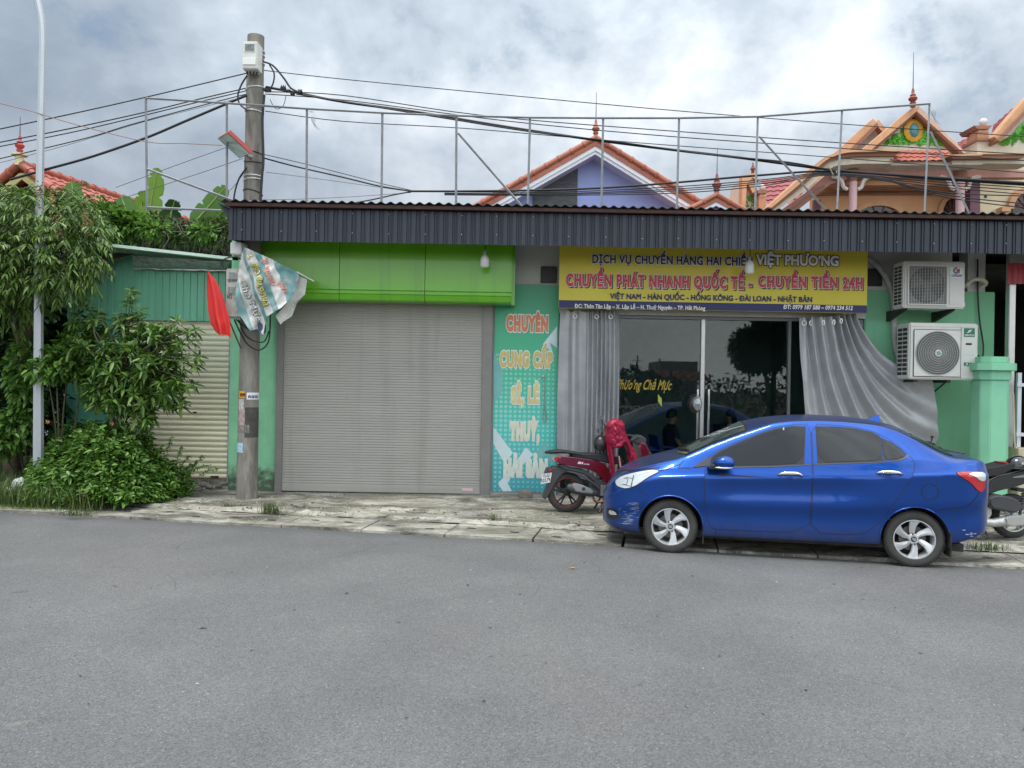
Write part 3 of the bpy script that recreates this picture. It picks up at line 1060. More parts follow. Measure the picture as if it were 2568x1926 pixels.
NX = 210
XS = np.linspace(-0.75, 3.225, NX)
raw = {
    'w': curve((-.75, .42), (-.735, .50), (-.70, .585), (-.62, .675), (-.50, .745), (-.35, .792), (-.15, .822), (.15, .832), (1.4, .838), (2.3, .832), (2.65, .812), (2.9, .772), (3.04, .722), (3.13, .655), (3.19, .55), (3.225, .40)),
    'zb': curve((-.75, .24), (-.6, .20), (-.35, .185), (.3, .19), (2.0, .20), (2.6, .225), (2.85, .255), (3.05, .315), (3.15, .36), (3.225, .42)),
    'zs': curve((-.75, .50), (-.6, .62), (-.4, .74), (-.12, .815), (.3, .845), (.7, .86), (1.3, .885), (2.0, .915), (2.5, .945), (2.8, .962), (3.0, .965), (3.225, .93)),
    'zl': curve((-.75, .545), (-.68, .655), (-.6, .745), (-.45, .815), (-.3, .852), (-.12, .885), (.2, .925), (.45, .943), (.65, .948), (1.4, 1.008), (2.0, 1.055), (2.25, 1.075), (2.45, 1.085), (2.75, 1.055), (3.0, 1.035), (3.12, 1.02), (3.225, .94)),
    'zr': curve((-.75, .575), (-.70, .66), (-.63, .735), (-.5, .82), (-.35, .882), (-.12, .952), (.03, .992), (.12, 1.022), (.38, 1.150), (.69, 1.272), (1.05, 1.404), (1.25, 1.432), (1.5, 1.442), (1.77, 1.438), (2.0, 1.422), (2.154, 1.402), (2.308, 1.350), (2.443, 1.282), (2.60, 1.192), (2.72, 1.124), (2.80, 1.100), (2.9, 1.092), (3.03, 1.086), (3.10, 1.080), (3.14, 1.058), (3.18, 1.00), (3.225, .95)),
    'yr': curve((-.75, .36), (-.68, .48), (-.55, .60), (-.4, .66), (-.1, .70), (.12, .715), (.4, .675), (.7, .635), (1.05, .595), (1.5, .585), (2.0, .585), (2.3, .60), (2.6, .635), (2.75, .665), (3.0, .655), (3.10, .61), (3.15, .55), (3.225, .36)),
    'zt': curve((-.75, .585), (-.70, .69), (-.63, .77), (-.5, .86), (-.35, .925), (-.2, .965), (-.02, 1.000), (.06, 1.015), (.12, 1.045), (.80, 1.402), (1.0, 1.446), (1.25, 1.478), (1.55, 1.495), (1.85, 1.487), (2.15, 1.456), (2.38, 1.405), (2.90, 1.128), (3.0, 1.115), (3.10, 1.112), (3.14, 1.095), (3.18, 1.02), (3.225, .975)),
}
prof_c = {}
ker = np.exp(-0.5 * (np.arange(-4, 5) / 1.7) ** 2)
ker /= ker.sum()
for k_, fn in raw.items():
    a = np.array([fn(x) for x in XS])
    prof_c[k_] = np.convolve(np.pad(a, 4, mode='reflect', reflect_type='odd'), ker, 'valid')


def chaikin(pts, it=3):
    pts = np.array(pts, float)
    for _ in range(it):
        q = pts[:-1] * 0.75 + pts[1:] * 0.25
        r = pts[:-1] * 0.25 + pts[1:] * 0.75
        mid = np.empty((2 * len(q), 2))
        mid[0::2], mid[1::2] = q, r
        pts = np.vstack([pts[:1], mid, pts[-1:]])
    return pts


def section(i):
    g = {k_: prof_c[k_][i] for k_ in prof_c}
    w, zb_, zs_, zl, zr_, yr, zt_ = g['w'], g['zb'], g['zs'], g['zl'], g['zr'], g['yr'], g['zt']
    h = zs_ - zb_
    wl = w - 0.05 if yr < w - 0.06 else max(w - 0.05, yr)
    wl = max(wl, yr + 0.012)
    wl = min(wl, w - 0.01)
    yr = min(yr, wl - 0.008)
    zl = max(zl, zs_ + 0.02)
    zr_ = max(zr_, zl + 0.012)
    zt_ = max(zt_, zr_ + 0.004)
    ghouse = min(1, max(0, (zr_ - zl - 0.06) / 0.12))
    e = 0.016 + 0.022 * ghouse
    dk = max(0, min(1, (XS[i] - .35) / .3)) * max(0, min(1, (2.05 - XS[i]) / .35))
    pts = [(0, zb_ + .02), (w * 0.7, zb_ + .01), (w - .055, zb_ + .004), (w - .03, zb_ + .02), (w - .022, zb_ + .10 * h / .6), (w - .026, zb_ + .24 * h / .6),
           (w + .004 * dk - .003, zb_ + .335 * h / .6), (w - .003 - .016 * dk, zb_ + (.415 + .02 * dk) * h / .6), (w - .002 - .010 * dk, zb_ + .52 * h / .6), (w, zs_ - .035), (w - .002, zs_ - .004), (w - .016, zs_ + .010), (wl, zl - .004), (wl - .004, zl + .004),
           (yr + (wl - yr) * .30, zl + (zr_ - zl) * .70), (yr + .006, zr_ - e * .6), (yr - e * .55, zr_ + .004), (yr * .80, zr_ + (zt_ - zr_) * .42), (yr * .45, zr_ + (zt_ - zr_) * .86), (0, zt_)]
    return chaikin(pts, 2)


SECT = np.array([section(i) for i in range(NX)])
NS = SECT.shape[1]


def sect_at(x):
    f = (x - XS[0]) / (XS[-1] - XS[0]) * (NX - 1)
    f = min(max(f, 0), NX - 1.001)
    i = int(f)
    return SECT[i] * (1 - (f - i)) + SECT[i + 1] * (f - i)


def side_y(x, z):
    s = sect_at(x)
    k0 = int(NS * 0.12)
    zz_, yy = s[k0:, 1], s[k0:, 0]
    j = int(np.argmax(zz_ >= z)) if (zz_ >= z).any() else len(zz_) - 1
    j = max(j, 1)
    d = zz_[j] - zz_[j - 1]
    f = (z - zz_[j - 1]) / d if abs(d) > 1e-9 else 0
    return yy[j - 1] + (yy[j] - yy[j - 1]) * min(max(f, 0), 1)


def top_z(x, y):
    s = sect_at(x)
    yy, zz_ = s[::-1, 0], s[::-1, 1]
    return float(np.interp(abs(y), yy[:int(NS * .5)], zz_[:int(NS * .5)]))


WHEELS = ((0.0, 0.335), (2.416, 0.328))
WZ = 0.28
mb = MB()
for sgn in (-1, 1):
    base = len(mb.v)
    pts3 = []
    for i in range(NX):
        for y, z in SECT[i]:
            x = XS[i]
            if y > 0.45:
                for wx, wr in WHEELS:
                    r_ = math.hypot(x - wx, z - WZ)
                    if wr - 0.022 < r_ < wr + 0.004 and r_ > 1e-6:
                        x, z = wx + (x - wx) / r_ * wr, WZ + (z - WZ) / r_ * wr
            pts3.append((x, sgn * y, z))
    fs = []
    for i in range(NX - 1):
        for j in range(NS - 1):
            a = i * NS + j
            q = (a, a + 1, a + NS + 1, a + NS)
            cx_ = sum(pts3[t][0] for t in q) / 4
            cy_ = abs(sum(pts3[t][1] for t in q) / 4)
            cz_ = sum(pts3[t][2] for t in q) / 4
            if cy_ > 0.45 and any(math.hypot(cx_ - wx, cz_ - WZ) < wr - 0.004 for wx, wr in WHEELS):
                continue
            fs.append(q if sgn < 0 else q[::-1])
    fs.append(tuple(range(NS)) if sgn > 0 else tuple(range(NS))[::-1])
    k = (NX - 1) * NS
    fs.append(tuple(range(k, k + NS)) if sgn < 0 else tuple(range(k, k + NS))[::-1])
    mb.add(pts3, fs)
body = mb.build('body', m_paint, car, smooth=38, local=True, merge=True)


def dens(poly, step=0.025):
    out = []
    n = len(poly)
    for i in range(n):
        a, b_ = np.array(poly[i]), np.array(poly[(i + 1) % n])
        m = max(1, int(np.ceil(np.linalg.norm(b_ - a) / step)))
        for k in range(m):
            out.append(tuple(a + (b_ - a) * k / m))
    return out


def rounded(poly, it=2):
    p = np.array(poly, float)
    for _ in range(it):
        nx = np.roll(p, -1, 0)
        q = np.empty((2 * len(p), 2))
        q[0::2], q[1::2] = p * .78 + nx * .22, p * .22 + nx * .78
        p = q
    return [tuple(t) for t in p]


def fill(poly, step):
    poly = dens(poly, step)
    P2 = np.array(poly)
    pts = [Vector(p) for p in poly]
    n = len(pts)
    lo, hi = P2.min(0), P2.max(0)

    def inside(p):
        c = False
        j = n - 1
        for i in range(n):
            if (P2[i, 1] > p[1]) != (P2[j, 1] > p[1]) and p[0] < (P2[j, 0] - P2[i, 0]) * (p[1] - P2[i, 1]) / (P2[j, 1] - P2[i, 1]) + P2[i, 0]:
                c = not c
            j = i
        return c
    for x in np.arange(lo[0] + step / 2, hi[0], step):
        for z in np.arange(lo[1] + step / 2, hi[1], step):
            if inside((x, z)) and np.min(np.hypot(P2[:, 0] - x, P2[:, 1] - z)) > step * 0.5:
                pts.append(Vector((x, z)))
    v, _, f = geometry.delaunay_2d_cdt(pts, [], [list(range(n))], 1, 1e-6)[:3]
    return [tuple(p) for p in v], [tuple(t) for t in f]


def side_pt(x, z, off, sgn=-1):
    e = 0.004
    y = side_y(x, z)
    dx = (side_y(x + e, z) - side_y(x - e, z)) / (2 * e)
    dz = (side_y(x, z + e) - side_y(x, z - e)) / (2 * e)
    dx, dz = max(-2, min(2, dx)), max(-2, min(2, dz))
    l = math.sqrt(1 + dx * dx + dz * dz)
    return (x - dx / l * off, sgn * (y + off / l), z - dz / l * off)


def side_patch(name, poly, off, mat, parent=car, step=0.03, both=True, label=None):
    v, f = fill(poly, step)
    out = None
    for sgn in ((-1, 1) if both else (-1,)):
        mb = MB().add([side_pt(p[0], p[1], off, sgn) for p in v], [t if sgn < 0 else t[::-1] for t in f])
        o = mb.build(name, mat, parent, smooth=50, local=True, label=label)
        out = out or o
    return out


def strip_poly(path, w):
    """a closed outline of width w round an open path"""
    p = np.array(path, float)
    t = np.gradient(p, axis=0)
    t /= np.linalg.norm(t, axis=1)[:, None]
    n = np.stack([-t[:, 1], t[:, 0]], 1) * w / 2
    return [tuple(q) for q in np.vstack([p + n, (p - n)[::-1]])]


def side_strip(name, path, w, off, mat, parent=car, both=False, step=0.02):
    path = dens_open(path, step)
    p = np.array(path)
    t = np.gradient(p, axis=0)
    t /= np.linalg.norm(t, axis=1)[:, None]
    n = np.stack([-t[:, 1], t[:, 0]], 1) * w / 2
    for sgn in ((-1, 1) if both else (-1,)):
        vs = []
        for a, b_ in zip(p + n, p - n):
            vs += [side_pt(a[0], a[1], off, sgn), side_pt(b_[0], b_[1], off, sgn)]
        MB().add(vs, [(2 * i, 2 * i + 1, 2 * i + 3, 2 * i + 2) for i in range(len(p) - 1)]).build(name, mat, parent, smooth=40, local=True)


def dens_open(path, step=0.02):
    out = []
    for a, b_ in zip(path[:-1], path[1:]):
        a, b_ = np.array(a), np.array(b_)
        m = max(1, int(np.ceil(np.linalg.norm(b_ - a) / step)))
        out += [tuple(a + (b_ - a) * k / m) for k in range(m)]
    return out + [tuple(path[-1])]


def inset(poly, d):
    p = np.array(poly, float)
    c = p.mean(0)
    a, b_ = np.roll(p, 1, 0), np.roll(p, -1, 0)
    t = b_ - a
    t /= np.linalg.norm(t, axis=1)[:, None]
    area = 0.5 * np.sum(p[:, 0] * b_[:, 1] - b_[:, 0] * p[:, 1])
    n = np.stack([-t[:, 1], t[:, 0]], 1) * (1 if area > 0 else -1)
    return [tuple(q) for q in p + n * d]


# doors
fd = rounded([(.352, .915), (.345, .72), (.362, .50), (.40, .34), (.44, .285), (.60, .284), (1.40, .300), (1.412, .70), (1.418, 1.0), (1.430, 1.408), (1.28, 1.398), (1.10, 1.370), (.95, 1.318), (.80, 1.255), (.66, 1.190), (.50, 1.112), (.40, 1.05), (.37, .985)], 1)
rd = rounded([(1.418, .300), (1.86, .308), (1.96, .335), (2.073, .445), (2.18, .60), (2.30, .80), (2.385, .95), (2.405, 1.03), (2.385, 1.10), (2.32, 1.165), (2.24, 1.235), (2.15, 1.295), (2.05, 1.345), (1.9, 1.385), (1.7, 1.402), (1.447, 1.410), (1.436, 1.0), (1.430, .7)], 1)
for poly in (fd, rd):
    side_patch('door_gap', inset(poly, -0.006), 0.0022, m_rub, step=0.05)
m_hand = M('handle_cup', (0.01, 0.03, 0.16), 0.4, metal=0.4, var=0)
doors = []
for poly, hx, hz in ((fd, 1.205, .885), (rd, 2.160, .940)):
    dpan = side_patch('door', inset(poly, 0.0005), 0.0042, m_paint, step=0.03)
    cup = [(hx + .13 * math.cos(a), hz - .004 + .040 * math.sin(a)) for a in np.linspace(0, 2 * math.pi, 24, endpoint=False)]
    side_patch('handle_cup', cup, 0.0062, m_hand, dpan, step=0.03, both=False)
    mb = MB()
    ns_ = 17
    rings = []
    for i in range(ns_):
        u = -1 + 2 * i / (ns_ - 1)
        hh = 0.019 * math.sqrt(max(0.02, 1 - u * u * .93))
        c = Vector(side_pt(hx + u * .122, hz + 0.006 * (1 - u * u), 0.030 * (1 - u ** 4) + 0.004))
        rings.append([c + Vector((0, -0.010 * math.cos(a), hh * math.sin(a))) for a in np.linspace(0, 2 * math.pi, 10, endpoint=False)])
    mb.add([q for r_ in rings for q in r_], [(i * 10 + j, i * 10 + (j + 1) % 10, (i + 1) * 10 + (j + 1) % 10, (i + 1) * 10 + j) for i in range(ns_ - 1) for j in range(10)])
    mb.build('handle', m_chrome, dpan, smooth=60, local=True)
# windows with their black seals
wf = [(.405, .962), (.62, .958), (1.0, .978), (1.338, 1.010), (1.372, 1.378), (1.25, 1.370), (1.10, 1.345), (.95, 1.294), (.80, 1.230), (.66, 1.165), (.52, 1.095), (.43, 1.035)]
wr_ = [(1.494, 1.378), (1.488, 1.022), (1.8, 1.045), (2.100, 1.070), (2.094, 1.300), (2.03, 1.330), (1.88, 1.362), (1.7, 1.375)]
wq = [(2.122, 1.285), (2.128, 1.074), (2.24, 1.090), (2.30, 1.108), (2.322, 1.130), (2.27, 1.185), (2.20, 1.236)]
for poly, parent in ((wf, 0), (wr_, 1), (wq, 1)):
    side_patch('window_seal', inset(poly, -0.014), 0.0062, m_rub, step=0.04)
    side_patch('side_window', rounded(poly, 1), 0.0085, m_cglass, step=0.03)
side_strip('window_trim', [(.42, .943), (.62, .940), (1.0, .961), (1.41, .998)], 0.012, 0.0095, M('belt_trim', (0.10, 0.10, 0.10), 0.3, metal=0.6, var=0))
side_strip('window_trim', [(1.44, 1.002), (1.8, 1.028), (2.13, 1.054), (2.25, 1.070), (2.335, 1.10), (2.362, 1.128)], 0.012, 0.0095, MATS['belt_trim'])
side_patch('sail_panel', [(.215, .920), (.385, .946), (.425, 1.045), (.36, 1.015), (.29, .970)], 0.0088, M('sail_grey', (0.045, 0.045, 0.046), 0.55, var=0.1), step=0.03)
mb = MB()
st = Vector(side_pt(1.16, 1.345, 0.011))
mb.box((st.x - .006, st.y - .001, st.z - .03), (st.x + .006, st.y, st.z + .02))
mb.build('window_tag', M('white_tag', (.75, .75, .75), .5, var=0), car, local=True)


# windscreen, rear window
def top_patch(name, x0, x1, yf0, yf1, off, mat, nu=20, nv=24):
    def fn(u, v):
        x = x0 + (x1 - x0) * u
        yl = yf0 + (yf1 - yf0) * u
        y = -yl + 2 * yl * v
        bow = 0.10 * (1 - (2 * v - 1) ** 2) * (1 if x1 > x0 else -1)
        xx = x - bow * (1 - u) * (1 if name == 'windscreen' else -1) * (1 if x1 > x0 else -1)
        return (xx, y, top_z(xx, y) + off)
    return MB().grid(fn, nu, nv).build(name, mat, car, smooth=50, local=True)


top_patch('windscreen_seal', .14, .80, .665, .585, 0.004, m_rub)
top_patch('windscreen', .165, .775, .64, .56, 0.008, m_wglass)
top_patch('rear_window', 2.44, 2.84, .545, .575, 0.006, m_cglass)
# wiper and cowl
mb = MB()
mb.tube([(.09, .35, top_z(.09, .35) + .02), (.12, -.1, top_z(.12, -.1) + .03), (.19, -.56, top_z(.19, -.56) + .022)], 0.009, 6)
mb.tube([(.10, .0, top_z(.10, 0) + .012), (.165, -.35, top_z(.165, -.35) + .03)], 0.012, 6)
mb.build('wiper', m_black, car, smooth=40, local=True)
# lamps
hl = rounded([(-.600, .735), (-.590, .690), (-.545, .668), (-.47, .668), (-.385, .700), (-.30, .760), (-.22, .815), (-.125, .866), (-.16, .880), (-.26, .866), (-.40, .832), (-.52, .790)], 1)
side_patch('headlight_seal', inset(hl, -0.007), 0.003, m_rub, step=0.03)
hlo = side_patch('headlight', hl, 0.007, m_lens, step=0.025)
m_lampin = M('lamp_inner', (0.10, 0.10, 0.105), 0.3, metal=0.4, var=0)
side_strip('reflector_line', [(-.52, .70), (-.47, .705), (-.455, .765), (-.50, .77)], 0.006, 0.010, m_lampin, hlo)
side_strip('reflector_line', [(-.425, .675), (-.405, .76), (-.395, .81)], 0.009, 0.010, m_lampin, hlo)
side_strip('reflector_line', [(-.50, .70), (-.42, .695)], 0.005, 0.010, m_lampin, hlo)
side_strip('reflector_line', [(-.48, .78), (-.40, .775)], 0.005, 0.010, m_lampin, hlo)
side_strip('reflector_line', [(-.36, .82), (-.27, .85), (-.18, .87)], 0.012, 0.010, M('lamp_white', (.78, .8, .8), .2, var=0), hlo)
tl = rounded([(2.795, .976), (2.95, .982), (3.085, .980), (3.10, .90), (3.095, .82), (3.05, .772), (3.0, .80), (2.93, .875), (2.85, .925), (2.81, .945)], 1)
side_patch('taillight_seal', inset(tl, -0.006), 0.003, m_rub, step=0.03)
tlo = side_patch('taillight', tl, 0.007, m_red, step=0.02)
side_patch('reversing_lens', rounded([(2.96, .972), (3.088, .972), (3.096, .91), (3.075, .886), (3.03, .893), (2.98, .935), (2.90, .958)], 1), 0.010, m_lens, tlo, step=0.02, both=False)
fogp = rounded([(-.70, .425), (-.60, .425), (-.555, .375), (-.545, .33), (-.60, .31), (-.70, .30)], 1)
side_patch('fog_recess', fogp, 0.004, m_black, step=0.025)
side_patch('fog_lamp', rounded([(-.665, .405), (-.60, .40), (-.565, .36), (-.665, .352)], 1), 0.008, m_lens, step=0.02)
# seams, fuel flap, bumper scuffs
for path in ([(-.12, .872), (-.02, .905), (.10, .955), (.135, 1.0)], [(-.385, .695), (-.30, .635), (-.24, .60)], [(.10, .955), (.07, .915), (.20, .915)], [(2.590, .566), (2.65, .592), (2.90, .625), (2.96, .675), (3.02, .76)], [(.47, .272), (.47, .196)], [(-.61, .78), (-.52, .83), (-.35, .87), (-.12, .905)]):
    side_strip('panel_seam', path, 0.006, 0.0028, m_rub)
circ = [(2.545 + .079 * math.cos(a), .772 + .079 * math.sin(a)) for a in np.linspace(0, 2 * math.pi, 40)]
side_strip('fuel_flap_gap', circ, 0.007, 0.0028, m_rub)
m_scr = M('bare_scratch', (0.36, 0.42, 0.56), 0.6, var=0.2)
mbs = MB()
for i in range(60):
    z = rng.uniform(.27, .52)
    x = -.50 + (z - .27) * .45 + rng.normal(0, .05)
    l = rng.uniform(.02, .11)
    wv_ = rng.uniform(.0007, .0022)
    sl = rng.normal(0.08, .06)
    vs = []
    for k in range(5):
        xx = x + l * k / 4
        if xx > -.335:
            xx = -.335
        vs += [side_pt(xx, z + sl * l * k / 4 + wv_ * (1 - abs(k - 2) / 2.2), 0.0035), side_pt(xx, z + sl * l * k / 4 - wv_ * (1 - abs(k - 2) / 2.2), 0.0035)]
    mbs.add(vs, [(2 * k, 2 * k + 1, 2 * k + 3, 2 * k + 2) for k in range(4)])
for i in range(8):
    x, z = rng.uniform(2.85, 3.02), rng.uniform(.32, .40)
    vs = [side_pt(x, z, .0035), side_pt(x + .03, z + .004, .0035), side_pt(x + .045, z - .002, .0035), side_pt(x + .02, z - .005, .0035)]
    mbs.add(vs, [(0, 1, 2, 3)])
mbs.build('paint_scratches', m_scr, car, local=True)
# wheel arches, underbody, mud flaps
for wx, wr in WHEELS:
    for sgn in (-1, 1):
        mb = MB()
        mb.grid(lambda u, v: (wx + (wr - .004) * math.cos(math.pi * (1.12 * u - .06)), sgn * (.82 - .36 * v), WZ + (wr - .004) * math.sin(math.pi * (1.12 * u - .06))), 24, 3)
        n = 24
        vs = [(wx, sgn * .46, WZ)] + [(wx + wr * math.cos(math.pi * (1.12 * k / n - .06)), sgn * .46, WZ + wr * math.sin(math.pi * (1.12 * k / n - .06))) for k in range(n + 1)]
        mb.add(vs, [(0, k + 1, k + 2) for k in range(n)])
        mb.build('wheel_arch_liner', m_dirt, car, local=True, smooth=40)
        lip = [(wx + (wr + .004) * math.cos(a), WZ + (wr + .004) * math.sin(a)) for a in np.linspace(-0.22, math.pi + .22, 40)]
        lip = [p for p in lip if p[1] > sect_at(p[0])[:, 1].min() + 0.012]
        MB().tube([side_pt(x, z, 0.001, sgn) for x, z in lip], 0.0085, 6).build('arch_lip', m_paint, car, smooth=60, local=True)
MB().box((-.5, -.70, .165), (2.9, .70, .24)).build('underbody', m_dirt, car, local=True)
for fx in (.335, 2.745):
    MB().box((fx, -.80, .12), (fx + .012, -.60, .36)).build('mud_flap', m_dirt, car, local=True)
# mirror
mb = MB()
mc = Vector((.525, -.935, 1.0))


def mir(u, v):
    th, ph = 2 * math.pi * u, math.pi * (v - .5)
    ex = 1.0 if math.cos(th) > 0 else 1.0
    x = .102 * math.cos(ph) * math.cos(th)
    z = .072 * math.sin(ph) * (1.0 if math.sin(ph) > 0 else .95)
    y = .075 * math.cos(ph) * math.sin(th)
    x += -.022 * (z / .07) * 0 + .018 * (1 if x > 0 else 0)
    return (mc.x + x + 0.25 * max(0, -x) * 0, mc.y + y, mc.z + z * (1 - .35 * max(0, -x / .1)))


mb.grid(mir, 28, 16, closed_u=True)
mro = mb.build('door_mirror', m_paint, car, smooth=60, local=True)
mb = MB()
mb.tube([(.44, -.995, .955), (.50, -1.012, .952), (.56, -1.006, .952), (.615, -.975, .955)], [.004, .009, .009, .004], 6)
mb.build('indicator', m_lens, mro, smooth=60, local=True)
MB().prism([(.40, .925), (.58, .925), (.60, .948), (.44, .965), (.36, .945)], -.93, -.74, 'y').build('mirror_arm', m_black, mro, bevel=.008, local=True)
# antenna fin
fx = 2.20
fz = top_z(fx, 0)
mb = MB()
fin = [(fx - .10, fz), (fx - .04, fz + .022), (fx + .045, fz + .062), (fx + .07, fz + .062), (fx + .062, fz + .02), (fx + .07, fz - .01)]
vs = [(p[0], -.028 if p[1] < fz + .015 else (-.012 if p[1] < fz + .04 else -.005), p[1]) for p in fin] + [(p[0], .028 if p[1] < fz + .015 else (.012 if p[1] < fz + .04 else .005), p[1]) for p in fin]
n = len(fin)
mb.add(vs, [tuple(range(n)), tuple(range(2 * n - 1, n - 1, -1))] + [(i, i + n, (i + 1) % n + n, (i + 1) % n) for i in range(n)])
mb.build('antenna_fin', m_paint, car, smooth=30, local=True)
# front grille and rear number plate ends (seen from aside only)
mb = MB()
for z in (.36, .42, .48, .54):
    mb.box((-.758, -.34, z), (-.744, .34, z + .025))
mb.build('front_grille', m_black, car, local=True)


# wheels
def wheel(wx, spin):
    w_ = empty('wheel', None, None, (wx, -.70, WZ))
    w_.parent = car
    w_.rotation_euler = (0, spin, 0)
    ro = 0.284
    prof_ = [(.185, .06), (.194, .085), (.215, .094), (.245, .097), (.264, .092), (.277, .078), (.2825, .055), (ro, .0), (.2825, -.055), (.277, -.078), (.26, -.09), (.2, -.085), (.185, -.06)]
    mb = MB().lathe([(r_, -h) for r_, h in prof_][::-1], (0, 0, 0), (0, 1, 0), 56, caps=False)
    ty = mb.build('tyre', m_tyre, w_, smooth=50, local=True)
    mb = MB()
    for k in range(60):
        a = 2 * math.pi * k / 60
        for yy, tw in ((-.066, .05), (-.03, -.03), (.012, .03), (.05, -.03)):
            c = Vector((math.cos(a) * .2835, yy, math.sin(a) * .2835))
            rot = Matrix.Rotation(-a, 3, 'Y') @ Matrix.Rotation(tw * 6, 3, 'X')
            mb.obox(c, (.0035, .014, .0085), rot)
    mb.build('tread', m_tyre, ty, local=True)
    mb = MB().lathe([(.201, -.084), (.199, -.088), (.190, -.088), (.186, -.07), (.180, -.03), (.176, .05), (.186, .06)], (0, 0, 0), (0, 1, 0), 56, caps=False)
    rim = mb.build('rim', m_alloy, w_, smooth=40, local=True)
    MB().lathe([(.176, .02), (.0, .02)], (0, 0, 0), (0, 1, 0), 40).build('brake_backplate', m_dirt, w_, local=True)
    MB().lathe([(.0, -.012), (.128, -.012), (.13, -.004), (.0, -.004)], (0, 0, 0), (0, 1, 0), 36).build('brake_disc', M('brake_disc', (.16, .15, .14), .45, metal=.7, var=.2), w_, smooth=30, local=True)
    mb = MB()
    for k in range(6):
        a0 = 2 * math.pi * k / 6
        rows_ = []
        nr = 10
        for i in range(nr):
            f = i / (nr - 1)
            r_ = .030 + (.190 - .030) * f
            tw = -0.30 * f ** 1.3
            hw = (.026 + .010 * f + .040 * max(0, f - .62)) * (.62 + .38 * min(1, f * 2.4))
            a = a0 + tw
            yd = -.060 - .022 * f ** 1.2 + .0
            c = Vector((math.cos(a) * r_, 0, math.sin(a) * r_))
            t_ = Vector((-math.sin(a), 0, math.cos(a)))
            for q, dy in ((-1, .030), (-1, .010), (-.80, 0), (-.1, -.002), (.62, .012), (1, .016), (1, .034)):
                p = c + t_ * hw * q
                rows_.append((p.x, yd + dy, p.z))
        mb.add(rows_, [(i * 7 + j, i * 7 + j + 1, (i + 1) * 7 + j + 1, (i + 1) * 7 + j) for i in range(nr - 1) for j in range(6)])
    mb.lathe([(.0, -.066), (.046, -.066), (.054, -.058), (.054, -.03)], (0, 0, 0), (0, 1, 0), 28)
    sp = mb.build('spokes', m_alloy, rim, smooth=35, local=True)
    mb = MB()
    for k in range(4):
        a = 2 * math.pi * k / 4 + .5
        mb.lathe([(.0, -.074), (.009, -.074), (.0105, -.066), (.0105, -.05)], (math.cos(a) * .052, 0, math.sin(a) * .052), (0, 1, 0), 8)
    mb.build('lug_nuts', M('nut_metal', (.20, .20, .20), .3, metal=.9, var=.1), rim, smooth=40, local=True)
    cap = MB().lathe([(.0, -.076), (.024, -.076), (.0275, -.072), (.0275, -.06)], (0, 0, 0), (0, 1, 0), 24).build('hub_cap', m_black, rim, smooth=40, local=True)
    mb = MB()
    mb.tube([(.019 * math.cos(a), -.0775, .0115 * math.sin(a)) for a in np.linspace(0, 2 * math.pi, 22)], .0018, 5, caps=False)
    mb.tube([(-.011, -.0775, -.0065), (-.005, -.0775, .0075)], .0019, 5)
    mb.tube([(.005, -.0775, -.0075), (.011, -.0775, .0065)], .0019, 5)
    mb.tube([(-.0085, -.0775, -.001), (0, -.0775, .0015), (.0085, -.0775, .001)], .0017, 5)
    mb.build('emblem', m_alloy, cap, local=True)
    return w_


def wheel_tree_copy(src, wx, y, flip, spin):
    c = copy_tree(src, car)
    c.location = (wx, y, WZ)
    c.rotation_euler = (0, spin, math.pi if flip else 0)
    return c


w1 = wheel(0.0, 0.12)
wheel_tree_copy(w1, 2.416, -.70, False, 0.30)
wheel_tree_copy(w1, 0.0, .70, True, 0.2)
wheel_tree_copy(w1, 2.416, .70, True, 0.9)

# ------------------------------------------------------------ signs
m_yel = M('sign_yellow', (0.57, 0.48, 0.035), 0.5, var=0.06, scale=1.5, coat=0.1)
m_navy = M('sign_navy', (0.006, 0.010, 0.085), 0.45, var=0.05)
m_navyt = M('navy_letters', (0.010, 0.012, 0.095), 0.5, var=0)
m_redt = M('red_letters', (0.50, 0.035, 0.055), 0.5, var=0.1, scale=3)
m_wht = M('white_letters', (0.72, 0.72, 0.68), 0.5, var=0)
m_blk = M('black_letters', (0.008, 0.008, 0.010), 0.5, var=0)
SY = 11.42
ys = empty('shop_sign', 'long yellow shop sign with red and navy lettering over the glass front', 'sign', (PX(1540, 672, SY), SY, PZ(1540, 672, SY)))
sx0, sx1 = PX(1208, 600, SY), PX(1874, 600, SY)
sz0, sz1, szb = PZ(1540, 671, SY), PZ(1540, 534, SY), PZ(1540, 654, SY)
MB().box((sx0, SY, sz0), (sx1, SY + 0.06, sz1)).build('board', m_yel, ys, bevel=0.004)
MB().box((sx0 + .004, SY - 0.003, sz0 + .004), (sx1 - .004, SY + 0.001, szb)).build('blue_band', m_navy, ys)


def outlined(s, u0, u1, vbase, capv, y, mat, parent, bold, spacing, omat, grow, slant=0.0, shadow=None):
    um, zb_ = (u0 + u1) / 2, PZ((u0 + u1) / 2, vbase, y)
    cap = PZ(um, capv, y) - zb_
    x0_, x1_ = PX(u0, vbase, y), PX(u1, vbase, y)
    o = lettering(s, x0_, x1_, zb_, cap, y - 0.010, mat, parent, bold, spacing, slant=slant)
    if omat:
        lettering(s, x0_, x1_, zb_, cap, y - 0.006, omat, parent, bold, spacing, grow=grow, name='letter_outline', slant=slant)
    if shadow:
        lettering(s, x0_, x1_, zb_, cap, y - 0.003, shadow, parent, bold, spacing, grow=grow, name='letter_shadow', shift=(0.016, -0.016), slant=slant)
    return o


